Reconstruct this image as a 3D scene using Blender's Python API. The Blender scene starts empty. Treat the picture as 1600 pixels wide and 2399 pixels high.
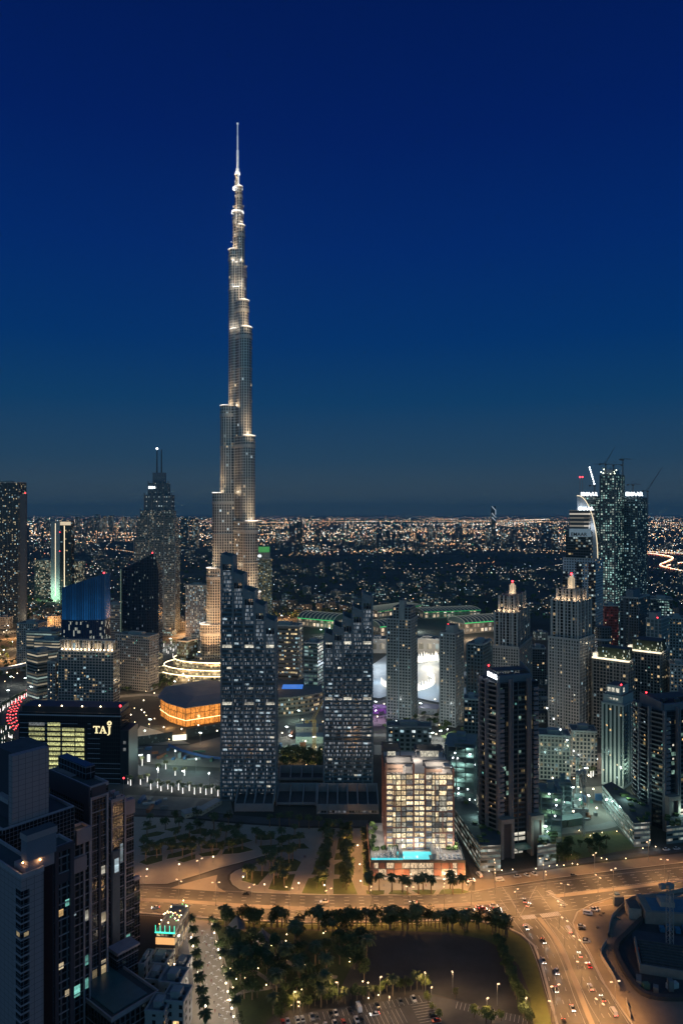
import bpy, math, random
from mathutils import Vector, Matrix
from mathutils.geometry import tessellate_polygon
RG = random.Random(11)
# ---------------------------------------------------------------- survey: camera 236 m above the ground, looking north (+Y)
F, HV, CH = 1700.0, 1203.0, 236.0
def gp(u, v, z=0.0):
    Y = (CH - z) * F / (v - HV); return ((u - 800) * Y / F, Y, z)
def dep(v, z=0.0): return (CH - z) * F / (v - HV)
def zat(v, Y): return CH - (v - HV) * Y / F
def xat(u, Y): return (u - 800) * Y / F
S = bpy.context.scene; COL = S.collection
cam = bpy.data.cameras.new("camera"); co = bpy.data.objects.new("camera", cam); COL.objects.link(co)
co.location = (0, 0, CH); co.rotation_euler = (math.radians(90), 0, 0)
cam.sensor_fit = 'VERTICAL'; cam.sensor_height = 36.0; cam.lens = F / 2399 * 36; cam.shift_y = 3.5 / 2399
cam.clip_start = 1; cam.clip_end = 120000; S.camera = co
S.view_settings.view_transform = 'Standard'; S.view_settings.look = 'None'; S.view_settings.exposure = 0.0
S.cycles.use_denoising = True
try: S.cycles.use_light_tree = True
except Exception: pass
S.cycles.max_bounces = 5; S.cycles.diffuse_bounces = 2; S.cycles.glossy_bounces = 3; S.cycles.volume_bounces = 0
S.cycles.transmission_bounces = 3; S.cycles.transparent_max_bounces = 8
S.cycles.sample_clamp_indirect = 3.0; S.cycles.sample_clamp_direct = 12.0
# ---------------------------------------------------------------- dusk sky
W = bpy.data.worlds.new("World"); S.world = W; W.use_nodes = True
nt = W.node_tree; nt.nodes.clear()
tc = nt.nodes.new('ShaderNodeTexCoord'); sep = nt.nodes.new('ShaderNodeSeparateXYZ'); nt.links.new(tc.outputs['Generated'], sep.inputs[0])
rmp = nt.nodes.new('ShaderNodeValToRGB'); nt.links.new(sep.outputs['Z'], rmp.inputs[0])
cr = rmp.color_ramp
stops = [(0.0, (.050,.078,.105)), (.03, (.040,.070,.102)), (.075, (.018,.058,.116)), (.15, (.004,.045,.134)),
         (.23, (.0004,.031,.146)), (.34, (.0002,.0205,.142)), (.46, (.0002,.0125,.116)), (.57, (.0002,.0098,.094)), (1.0, (.0002,.006,.06))]
cr.elements[0].position = 0; cr.elements[0].color = (*stops[0][1], 1); cr.elements[1].position = 1; cr.elements[1].color = (*stops[-1][1], 1)
for p, c in stops[1:-1]:
    e = cr.elements.new(p); e.color = (*c, 1)
# teal glow added to the unseen sky behind the camera to light walls
mr = nt.nodes.new('ShaderNodeMapRange'); mr.inputs[1].default_value = 0.25; mr.inputs[2].default_value = -0.9; nt.links.new(sep.outputs['Y'], mr.inputs[0])
glow = nt.nodes.new('ShaderNodeMixRGB'); glow.blend_type = 'ADD'; glow.inputs[2].default_value = (.075, .20, .255, 1)
nt.links.new(mr.outputs[0], glow.inputs[0]); nt.links.new(rmp.outputs[0], glow.inputs[1])
bg = nt.nodes.new('ShaderNodeBackground'); bg.inputs[1].default_value = 1.0; nt.links.new(glow.outputs[0], bg.inputs[0])
ow = nt.nodes.new('ShaderNodeOutputWorld'); nt.links.new(bg.outputs[0], ow.inputs[0])
# ---------------------------------------------------------------- helpers
def tag(o, label=None, cat=None, group=None, kind=None):
    if label: o['label'] = label
    if cat: o['category'] = cat
    if group: o['group'] = group
    if kind: o['kind'] = kind
    return o
def empty(name, loc, rz=0.0, label=None, cat=None, group=None):
    o = bpy.data.objects.new(name, None); COL.objects.link(o); o.empty_display_size = 1
    o.location = loc; o.rotation_euler = (0, 0, rz); return tag(o, label, cat, group)
def copy_tree(o, parent=None):
    c = o.copy(); COL.objects.link(c); c.parent = parent
    for ch in o.children: copy_tree(ch, c)
    return c
def place(o, loc, rz=0.0, label=None, sc=None):
    o.location = loc; o.rotation_euler = (0, 0, rz)
    if label: o['label'] = label
    if sc: o.scale = (sc, sc, sc) if not isinstance(sc, tuple) else sc
    return o
class MB:
    def __init__(s): s.v = []; s.f = []; s.m = []; s.uv = []
    def face(s, pts, m=0, uv=None):
        i = len(s.v); s.v += [tuple(p) for p in pts]; s.f.append(tuple(range(i, i + len(pts)))); s.m.append(m)
        s.uv += uv if uv else [(p[0], p[1]) for p in pts]
    def prism(s, poly, z0, z1, m=0, mt=None, zb=None, u0=0.0, cap=True, bot=False):
        n = len(poly); zt = z1 if isinstance(z1, (list, tuple)) else [z1] * n
        u = u0
        for i in range(n):
            a, b = poly[i], poly[(i + 1) % n]; L = math.hypot(b[0] - a[0], b[1] - a[1]); ta, tb = zt[i], zt[(i + 1) % n]
            s.face([(a[0], a[1], z0), (b[0], b[1], z0), (b[0], b[1], tb), (a[0], a[1], ta)], m, [(u, z0), (u + L, z0), (u + L, tb), (u, ta)])
            u += L
        if cap: s.face([(p[0], p[1], zt[i]) for i, p in enumerate(poly)], m if mt is None else mt)
        if bot: s.face([(p[0], p[1], z0) for p in reversed(poly)], m if mt is None else mt)
        return s
    def box(s, x0, x1, y0, y1, z0, z1, m=0, mt=None, bot=True):
        return s.prism([(x0, y0), (x1, y0), (x1, y1), (x0, y1)], z0, z1, m, mt, bot=bot)
    def bar(s, p, q, w, m=0, w2=None, n=4):
        p, q = Vector(p), Vector(q); d = q - p
        if d.length < 1e-6: return s
        d.normalize(); a = d.orthogonal().normalized(); b = d.cross(a); w2 = w if w2 is None else w2
        ra, rb = [], []
        for k in range(n):
            t = 2 * math.pi * (k + .5) / n; e = a * math.cos(t) + b * math.sin(t); ra.append(p + e * w / 2); rb.append(q + e * w2 / 2)
        for k in range(n): s.face([ra[k], ra[(k + 1) % n], rb[(k + 1) % n], rb[k]], m)
        s.face(list(reversed(ra)), m); s.face(rb, m); return s
    def ball(s, c, r, m=0, n=8, k=5):
        for i in range(k):
            t0, t1 = math.pi * i / k, math.pi * (i + 1) / k
            for j in range(n):
                p0, p1 = 2 * math.pi * j / n, 2 * math.pi * (j + 1) / n
                q = [(c[0] + r * math.sin(t) * math.cos(p), c[1] + r * math.sin(t) * math.sin(p), c[2] + r * math.cos(t)) for t, p in ((t0, p0), (t1, p0), (t1, p1), (t0, p1))]
                if i == 0: q = [q[0], q[1], q[2]]
                elif i == k - 1: q = [q[0], q[1], q[3]]
                s.face(q, m)
        return s
    def build(s, name, mats, parent=None, loc=None, rz=None):
        me = bpy.data.meshes.new(name); me.from_pydata(s.v, [], s.f)
        if not isinstance(mats, (list, tuple)): mats = [mats]
        for m in mats: me.materials.append(m)
        me.polygons.foreach_set('material_index', s.m)
        ul = me.uv_layers.new(name='UVMap'); ul.data.foreach_set('uv', [c for t in s.uv for c in t])
        me.update(); o = bpy.data.objects.new(name, me); COL.objects.link(o)
        if parent: o.parent = parent
        if loc: o.location = loc
        if rz: o.rotation_euler = (0, 0, rz)
        return o
def apart(mb, name, m, root):
    """every loose piece of a mesh builder as a part of its own"""
    par = {}
    def find(x):
        while par.setdefault(x, x) != x: x = par[x]
        return x
    key = lambda i: tuple(round(c, 3) for c in mb.v[i])
    for f in mb.f:
        for i in f[1:]: par[find(key(f[0]))] = find(key(i))
    groups = {}; off = 0
    for k, f in enumerate(mb.f): groups.setdefault(find(key(f[0])), []).append((k, off)); off += len(f)
    for fs in groups.values():
        b = MB()
        for k, o_ in fs: b.face([mb.v[i] for i in mb.f[k]], mb.m[k], mb.uv[o_:o_ + len(mb.f[k])])
        b.build(name, m, root)
def circ(cx, cy, r, n=20, a0=0.0): return [(cx + r * math.cos(a0 + 2 * math.pi * k / n), cy + r * math.sin(a0 + 2 * math.pi * k / n)) for k in range(n)]
# ---------------------------------------------------------------- materials
class NT:
    def __init__(s, name):
        s.mat = bpy.data.materials.new(name); s.mat.use_nodes = True; s.t = s.mat.node_tree; s.t.nodes.clear()
        s.out = s.t.nodes.new('ShaderNodeOutputMaterial'); s.b = s.t.nodes.new('ShaderNodeBsdfPrincipled'); s.t.links.new(s.b.outputs[0], s.out.inputs[0])
    def put(s, sock, v):
        if v is None: return
        if hasattr(v, 'is_output'): s.t.links.new(v, sock)
        elif isinstance(v, (tuple, list)): sock.default_value = (*v, 1.0) if len(v) == 3 and len(sock.default_value) == 4 else v
        else: sock.default_value = v
    def math(s, op, a, b=None, c=None):
        n = s.t.nodes.new('ShaderNodeMath'); n.operation = op
        for i, x in enumerate((a, b, c)): s.put(n.inputs[i], x)
        return n.outputs[0]
    def mix(s, f, a, b, mode='MIX'):
        n = s.t.nodes.new('ShaderNodeMixRGB'); n.blend_type = mode; s.put(n.inputs[0], f); s.put(n.inputs[1], a); s.put(n.inputs[2], b); return n.outputs[0]
    def noise(s, scale, vec=None, det=3.0, rough=.6):
        n = s.t.nodes.new('ShaderNodeTexNoise'); n.inputs['Scale'].default_value = scale; n.inputs['Detail'].default_value = det; n.inputs['Roughness'].default_value = rough
        if vec: s.t.links.new(vec, n.inputs['Vector'])
        return n.outputs[0]
    def white(s, vec, w=None):
        n = s.t.nodes.new('ShaderNodeTexWhiteNoise'); n.noise_dimensions = '3D'; s.t.links.new(vec, n.inputs['Vector']); return n.outputs[0]
    def comb(s, x, y, z=0.0):
        n = s.t.nodes.new('ShaderNodeCombineXYZ'); s.put(n.inputs[0], x); s.put(n.inputs[1], y); s.put(n.inputs[2], z); return n.outputs[0]
    def uv(s):
        n = s.t.nodes.new('ShaderNodeTexCoord'); m = s.t.nodes.new('ShaderNodeSeparateXYZ'); s.t.links.new(n.outputs['UV'], m.inputs[0]); return m.outputs[0], m.outputs[1]
    def obj(s):
        return s.t.nodes.new('ShaderNodeTexCoord').outputs['Object']
    def done(s, samp=False):
        try: s.mat.cycles.emission_sampling = 'AUTO' if samp else 'NONE'
        except Exception: pass
        return s.mat
_MC = {}
def mat(name, col, rough=.7, metal=0.0, var=.25, scale=.3, em=None, es=0.0, samp=False, dirt=True):
    if name in _MC: return _MC[name]
    n = NT(name); c = col
    if var:
        f = n.noise(scale, n.obj(), 6.0, .65); f2 = n.noise(scale * 7.3, n.obj(), 2.0)
        k = n.math('MULTIPLY_ADD', f, 2 * var * 1.6, 1 - var * 1.6); k = n.math('MULTIPLY', k, n.math('MULTIPLY_ADD', f2, var, 1 - var / 2))
        c = n.mix(1.0, col, n.comb(k, k, k), 'MULTIPLY')
    n.put(n.b.inputs['Base Color'], c); n.b.inputs['Roughness'].default_value = rough; n.b.inputs['Metallic'].default_value = metal
    if em: n.put(n.b.inputs['Emission Color'], em); n.b.inputs['Emission Strength'].default_value = es
    _MC[name] = n.done(samp); return _MC[name]
def facade(name, wall=None, glass=None, bay=3.0, fl=3.6, fx=.2, fz=.3, lit=.2, ca=(1, .72, .38), cb=(.6, .9, 1.), mixab=.4, es=1.0, seed=0.0,
           gr=.12, wr=.75, grp=0.0, sub=3.0, zlit=None, wmetal=0.0):
    """window grid in metres on the wall uv: fx, fz = solid share of a bay and of a storey, lit = share of rooms with a light on"""
    if name in _MC: return _MC[name]
    n = NT(name); u, v = n.uv()
    ub = n.math('DIVIDE', u, bay); vb = n.math('DIVIDE', v, fl)
    iu = n.math('FLOOR', ub); iv = n.math('FLOOR', vb); fu = n.math('FRACT', ub); fv = n.math('FRACT', vb)
    m = n.math('MULTIPLY', n.math('GREATER_THAN', fu, fx), n.math('GREATER_THAN', fv, fz))
    r1 = n.white(n.comb(iu, iv, seed + .5)); r2 = n.white(n.comb(iu, iv, seed + 7.5)); r3 = n.white(n.comb(iu, iv, seed + 13.5))
    th = lit
    if grp:
        g = n.noise(grp, n.comb(n.math('MULTIPLY', u, .03), n.math('MULTIPLY', v, .05), seed), 2.0)
        th = n.math('MULTIPLY', n.math('MULTIPLY_ADD', g, 4.0, -1.1), lit)
    on = n.math('LESS_THAN', r1, th)
    su = n.math('FLOOR', n.math('MULTIPLY', ub, sub)); r4 = n.white(n.comb(su, n.math('FLOOR', n.math('MULTIPLY', vb, 2.0)), seed + 3.5))
    br = n.math('MULTIPLY', n.math('MULTIPLY_ADD', n.math('POWER', r2, 2.0), .85, .15), n.math('MULTIPLY_ADD', r4, 1.1, .3))
    e = n.math('MULTIPLY', n.math('MULTIPLY', on, m), n.math('MULTIPLY', br, es))
    ec = n.mix(n.math('LESS_THAN', r3, mixab), ca, cb)
    wn = n.noise(.08, n.obj(), 5.0); k = n.math('MULTIPLY_ADD', wn, .5, .75); wc = n.mix(1.0, wall, n.comb(k, k, k), 'MULTIPLY')
    n.put(n.b.inputs['Base Color'], n.mix(m, wc, glass)); n.put(n.b.inputs['Roughness'], n.math('MULTIPLY_ADD', m, gr - wr, wr))
    n.b.inputs['Metallic'].default_value = wmetal
    n.put(n.b.inputs['Emission Color'], ec); n.put(n.b.inputs['Emission Strength'], e)
    _MC[name] = n.done(); return _MC[name]
def glow_mat(name, col, es, samp=False): return mat(name, (.3, .3, .3), .5, 0, 0, em=col, es=es, samp=samp)
def lamp(loc, col, power, r=.4, parent=None, spot=None, tgt=None, name='lamp_light'):
    d = bpy.data.lights.new(name, 'SPOT' if spot else 'POINT'); d.energy = power; d.color = col; d.shadow_soft_size = r
    if spot: d.spot_size = math.radians(spot); d.spot_blend = .9
    o = bpy.data.objects.new(name, d); COL.objects.link(o); o.location = loc
    if tgt is not None: o.rotation_euler = (Vector(tgt) - Vector(loc)).to_track_quat('-Z', 'Y').to_euler()
    if parent: o.parent = parent
    return o
GLASS = (.012, .018, .025)
M_dark = mat('dark_metal', (.03, .032, .036), .5); M_steel = mat('steel', (.35, .36, .37), .4, .6)
M_conc = mat('pale_concrete', (.34, .33, .31), .85, var=.15); M_roof = mat('roof_gravel', (.16, .16, .16), .9, var=.3, scale=.15)
M_roofd = mat('dark_roof', (.06, .065, .075), .85, var=.3, scale=.2); M_white = mat('white_paint', (.72, .72, .72), .6, var=.1)
M_asph = mat('asphalt', (.072, .072, .074), .85, var=.5, scale=.035); M_line = mat('road_paint', (.7, .7, .68), .6, var=.2)
M_pave = mat('beige_paving', (.32, .28, .23), .85, var=.14, scale=.12); M_grass = mat('lawn', (.07, .085, .025), .95, var=.4, scale=.25)
M_soil = mat('sandy_soil', (.17, .145, .12), .95, var=.35, scale=.03); M_kerb = mat('kerb_stone', (.4, .38, .35), .85, var=.15)
M_frond = mat('palm_fronds', (.06, .075, .025), .7, var=.35, scale=.8); M_leaf = mat('tree_leaves', (.05, .075, .02), .75, var=.5, scale=.5)
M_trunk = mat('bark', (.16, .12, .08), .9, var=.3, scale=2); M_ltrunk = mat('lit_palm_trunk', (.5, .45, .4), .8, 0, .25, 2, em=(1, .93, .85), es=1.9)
E_warm = glow_mat('warm_lamp_glow', (1, .72, .4), 14); E_white = glow_mat('white_lamp_glow', (.85, .95, 1), 14)
E_red = glow_mat('red_beacon_glow', (1, .03, .04), 9); E_sod = glow_mat('sodium_lamp_glow', (1, .66, .36), 1.9)
E_sign = glow_mat('sign_white_glow', (.85, .95, 1), 5); E_gold = glow_mat('sign_gold_glow', (1, .82, .42), 1.2)
def room(nm, c, e, sd):
    if nm in _MC: return _MC[nm]
    n = NT(nm); o = n.obj(); a = n.noise(1.3, o, 2.0); b_ = n.white(n.comb(n.math('FLOOR', n.math('MULTIPLY', n.t.nodes.new('ShaderNodeTexCoord').outputs['Generated'], 1.0)), 0, sd))
    sx = n.t.nodes.new('ShaderNodeSeparateXYZ'); oi = n.t.nodes.new('ShaderNodeObjectInfo'); n.t.links.new(o, sx.inputs[0])
    q = n.comb(n.math('FLOOR', n.math('MULTIPLY', sx.outputs[0], 1.9)), n.math('FLOOR', n.math('MULTIPLY', sx.outputs[2], .9)), n.math('MULTIPLY_ADD', oi.outputs['Random'], 97.0, sd))
    k = n.math('MULTIPLY', n.math('MULTIPLY_ADD', n.white(q), .95, .25), n.math('MULTIPLY_ADD', a, 1.5, .25)); k = n.math('MULTIPLY', k, n.math('MULTIPLY_ADD', oi.outputs['Random'], .9, .55))
    n.put(n.b.inputs['Base Color'], (.12, .11, .1)); n.b.inputs['Roughness'].default_value = .12; n.put(n.b.inputs['Emission Color'], c); n.put(n.b.inputs['Emission Strength'], n.math('MULTIPLY', k, e)); _MC[nm] = n.done(); return _MC[nm]
WIN = [room('lit_room_%s' % k, c, e * 1.5, 20 + i) for i, (k, c, e) in enumerate((('amber', (1, .62, .25), .7), ('warm', (1, .8, .5), .6), ('pale', (1, .93, .75), .55), ('teal', (.35, 1, .85), .3), ('cool', (.7, .9, 1), .38), ('dim', (1, .75, .4), .22)))]
# ---------------------------------------------------------------- generic buildings
def frame(uL, uC, uR, Y, th):
    """ground frame of a block from its three visible vertical edges: near corner at depth Y, plan turned th degrees; gives x, left-face length, right-face length"""
    t = math.radians(th); c, s_ = math.cos(t), math.sin(t); xc = xat(uC, Y); k0 = (uL - 800) / F; k1 = (uR - 800) / F
    L = (xc - k0 * Y) / (c + k0 * s_); dn = s_ - k1 * c; Mm = (k1 * Y - xc) / dn if abs(dn) > .02 else None
    return xc, L, Mm, t
def block(name, label, cat, uL, uC, uR, vt, Y, th, fm, depth=None, group=None, slab=0, slabm=None, fins=0, finm=None, fl=3.6, plant=True,
          z0=0.0, wins=0, wbay=3.0, parapet=1.2, roofm=None, winm=None, seed=1, out=.35):
    xc, L, Mm, t = frame(uL, uC, uR, Y, th)
    if depth: Mm = depth
    z1 = zat(vt, Y); r = random.Random(seed * 77 + int(uL))
    root = empty(name, (xc, Y, z0), -t, label, cat, group); H = z1 - z0
    roofm = roofm or M_roof; slabm = slabm or M_conc
    MB().box(-L, 0, 0, Mm, 0, H, 0, 1, bot=False).build('facade', [fm, roofm], root)
    if parapet:
        p = MB(); w = .5; o_ = .18
        p.box(-L - o_, o_, -o_, w, H - .6, H + parapet); p.box(-L - o_, o_, Mm - w, Mm + o_, H - .6, H + parapet)
        p.box(-L - o_, -L + w, w + .004, Mm - w - .004, H - .6, H + parapet); p.box(-w, o_, w + .004, Mm - w - .004, H - .6, H + parapet); p.build('parapet', slabm, root)
    if slab:
        m = MB(); z = slab
        while z < H - 1.5:
            m.box(-L - out, out, -out, Mm + out, z, z + .38); z += slab
        m.build('floor_trim', slabm, root)
    if fins:
        m = MB(); n = max(1, round(L / fins)); o2 = out + .22
        for k in range(n + 1):
            x = -L + L * k / n; m.box(x - .3, x + .3, -o2, -.0, 0, H + .3)
        n = max(1, round(Mm / fins))
        for k in range(n + 1):
            y = Mm * k / n; m.box(0, o2 + .003, y - .3, y + .3, 0, H + .3); m.box(-L - o2 - .003, -L, y - .3, y + .3, 0, H + .3)
        apart(m, 'pilaster', finm or slabm, root)
    if plant and L > 8 and Mm > 8:
        m = MB(); m.box(-L * .7, -L * .3, Mm * .3, Mm * .7, H + .01, H + 4.0)
        m.build('plant_room', slabm, root)
        for k in range(5):
            x = -L * r.uniform(.08, .92); y = Mm * r.choice([r.uniform(.08, .22), r.uniform(.78, .92)]); s = r.uniform(.8, 1.6)
            MB().box(x - s, x + s, y - s * .7, y + s * .7, H + .02, H + r.uniform(1.2, 2.4)).build('roof_unit', M_steel, root)
    if wins: lit_windows(root, L, Mm, H, wins, wbay, fl, winm, seed)
    return root, L, Mm, H
_PANE = {}
def pane(w, h, axis, mi):
    k = (round(w, 2), round(h, 2), axis, mi)
    if k not in _PANE:
        m = MB()
        if axis == 'x': m.box(-w / 2, w / 2, -.06, 0, 0, h)
        else: m.box(-.0, .06, -w / 2, w / 2, 0, h)
        o = m.build('window', WIN[mi]); _PANE[k] = o.data; bpy.data.objects.remove(o)
    return _PANE[k]
def lit_windows(root, L, Mm, H, n, bay, fl, winm=None, seed=1, zmin=6, name='window'):
    """rooms with the light on, each its own pane standing just proud of the two faces one can see"""
    r = random.Random(seed * 31 + 5); used = set(); winm = winm or [0, 0, 1, 1, 2, 3, 4, 5]
    for k in range(n * 3):
        if len(used) >= n: break
        fx = r.random() < L / (L + Mm * .5); i = r.randrange(max(1, int((L if fx else Mm) / bay))); j = r.randrange(int(zmin / fl) + 1, max(int(zmin / fl) + 2, int(H / fl)))
        if (fx, i, j) in used: continue
        used.add((fx, i, j)); mi = r.choice(winm); o = bpy.data.objects.new(name, pane(bay * .45, fl * .4, 'x' if fx else 'y', mi)); COL.objects.link(o); o.parent = root
        if fx: o.location = (-L + bay * (i + .6), -.02, j * fl + fl * .35)
        else: o.location = (.02, bay * (i + .6), j * fl + fl * .35)
def beacon(root, loc, r=.7):
    return MB().ball((0, 0, 0), r).build('red_beacon', E_red, root, loc)
def text_obj(body, size, m, parent, loc, rx=90, rz=0, name='lettering', depth=.15, bold=True):
    c = bpy.data.curves.new('t', 'FONT'); c.body = body; c.size = size; c.extrude = depth; c.align_x = 'CENTER'; c.resolution_u = 2
    if bold: c.offset = size * .012
    t = bpy.data.objects.new('t', c); COL.objects.link(t); bpy.context.view_layer.update()
    me = bpy.data.meshes.new_from_object(t.evaluated_get(bpy.context.evaluated_depsgraph_get())); bpy.data.objects.remove(t)
    me.materials.clear(); me.materials.append(m); o = bpy.data.objects.new(name, me); COL.objects.link(o); o.parent = parent; o.location = loc
    o.rotation_euler = (math.radians(rx), 0, rz); return o

def each(items, name, m, root, cap=100):
    """items = lists of boxes: every item its own part, past the cap one part for the rest"""
    cache = {}
    for it in items[:cap]:
        x, y, z = it[0][0], it[0][2], it[0][4]; key = tuple(tuple(round(b[i] - (x, x, y, y, z, z)[i], 2) for i in range(6)) for b in it)
        if key in cache: o = bpy.data.objects.new(name, cache[key]); COL.objects.link(o); o.parent = root
        else:
            b_ = MB()
            for b in it: b_.box(b[0] - x, b[1] - x, b[2] - y, b[3] - y, b[4] - z, b[5] - z)
            o = b_.build(name, m, root); cache[key] = o.data
        o.location = (x, y, z)
    if len(items) > cap:
        b_ = MB()
        for it in items[cap:]:
            for b in it: b_.box(*b)
        tag(b_.build(name, m, root), kind='stuff')
# ================================================================ GROUND, ROADS
def gpoly(name, pts, z, m, kind='structure', label=None, cat=None, raw=False, h=0):
    P = [p if raw else gp(p[0], p[1])[:2] for p in pts]; tri = tessellate_polygon([[Vector((p[0], p[1], 0)) for p in P]])
    b = MB()
    for t in tri:
        q = [P[i] for i in t]
        if (q[1][0] - q[0][0]) * (q[2][1] - q[0][1]) - (q[1][1] - q[0][1]) * (q[2][0] - q[0][0]) < 0: q.reverse()
        b.face([(p[0], p[1], z) for p in q])
    if h:
        for i in range(len(P)):
            a, c = P[i], P[(i + 1) % len(P)]; b.face([(a[0], a[1], z - h), (c[0], c[1], z - h), (c[0], c[1], z), (a[0], a[1], z)])
    o = b.build(name, m); tag(o, label, cat, kind=kind); return o
def cat_line(pts, n=8):
    P = [Vector((*gp(*p)[:2], 0)) for p in pts]; P = [P[0] * 2 - P[1]] + P + [P[-1] * 2 - P[-2]]; out = []
    for i in range(1, len(P) - 2):
        for k in range(n):
            t = k / n; a, b, c, d = P[i - 1], P[i], P[i + 1], P[i + 2]
            out.append(.5 * ((2 * b) + (c - a) * t + (2 * a - 5 * b + 4 * c - d) * t * t + (3 * b - a - 3 * c + d) * t ** 3))
    out.append(P[-2]); return out
def ribbon(mb, line, off, w, z, dash=None, m=0, h=0.0):
    """a strip of width w along a line, off metres to its left; dash = (on, off) metres"""
    acc = 0.0; L = []
    for i, p in enumerate(line):
        d = (line[min(i + 1, len(line) - 1)] - line[max(i - 1, 0)]).normalized(); nrm = Vector((-d.y, d.x, 0)); L.append((p + nrm * off, nrm))
    for i in range(len(L) - 1):
        (a, na), (b, nb) = L[i], L[i + 1]; s = (b - a).length
        segs = [(0, 1)]
        if dash:
            segs = []; per = dash[0] + dash[1]; x = -(acc % per)
            while x < s:
                t0, t1 = max(0, x) / s, min(s, x + dash[0]) / s
                if t1 > t0: segs.append((t0, t1))
                x += per
        for t0, t1 in segs:
            p0, p1 = a.lerp(b, t0), a.lerp(b, t1); n0, n1 = na.lerp(nb, t0), na.lerp(nb, t1)
            q = [p0 - n0 * w / 2, p1 - n1 * w / 2, p1 + n1 * w / 2, p0 + n0 * w / 2]
            mb.face([(v.x, v.y, z) for v in q], m)
            if h:
                mb.face([(q[0].x, q[0].y, z - h), (q[1].x, q[1].y, z - h), (q[1].x, q[1].y, z), (q[0].x, q[0].y, z)], m)
                mb.face([(q[2].x, q[2].y, z - h), (q[3].x, q[3].y, z - h), (q[3].x, q[3].y, z), (q[2].x, q[2].y, z)], m)
        acc += s
n = NT('desert_city_ground'); f = n.noise(.004, n.obj(), 8.0, .6); f2 = n.noise(.05, n.obj(), 4.0)
kk = n.math('MULTIPLY_ADD', f, .16, -.035); kk = n.math('MAXIMUM', kk, .012); kk = n.math('MULTIPLY', kk, n.math('MULTIPLY_ADD', f2, 1.0, .5))
n.put(n.b.inputs['Base Color'], n.comb(n.math('MULTIPLY', kk, 1.1), kk, n.math('MULTIPLY', kk, .85))); n.b.inputs['Roughness'].default_value = .95; M_ground = n.done()
g = MB(); g.face([(-60000, -2000, 0), (60000, -2000, 0), (60000, 90000, 0), (-60000, 90000, 0)]); tag(g.build('ground', M_ground), kind='structure')
ROAD = [(230, 2076), (327, 2074), (394, 2073), (450, 2057), (509, 2038), (568, 2022), (619, 2006), (632, 2012), (575, 2029), (545, 2040), (534, 2050), (533, 2060), (540, 2073), (557, 2085), (595, 2093),
        (720, 2098), (860, 2100), (1000, 2099), (1100, 2093), (1180, 2079), (1300, 2060), (1450, 2041), (1640, 2018), (1640, 2084), (1500, 2094), (1430, 2102), (1385, 2115), (1350, 2135), (1338, 2160),
        (1352, 2198), (1375, 2231), (1405, 2294), (1478, 2399), (1530, 2470), (1330, 2470), (1305, 2399), (1285, 2320), (1270, 2262), (1252, 2215), (1222, 2188), (1180, 2168), (1130, 2158), (1080, 2154),
        (900, 2158), (700, 2160), (500, 2150), (400, 2143), (330, 2138), (230, 2130)]
gpoly('main_road', ROAD, .03, M_asph)
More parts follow.
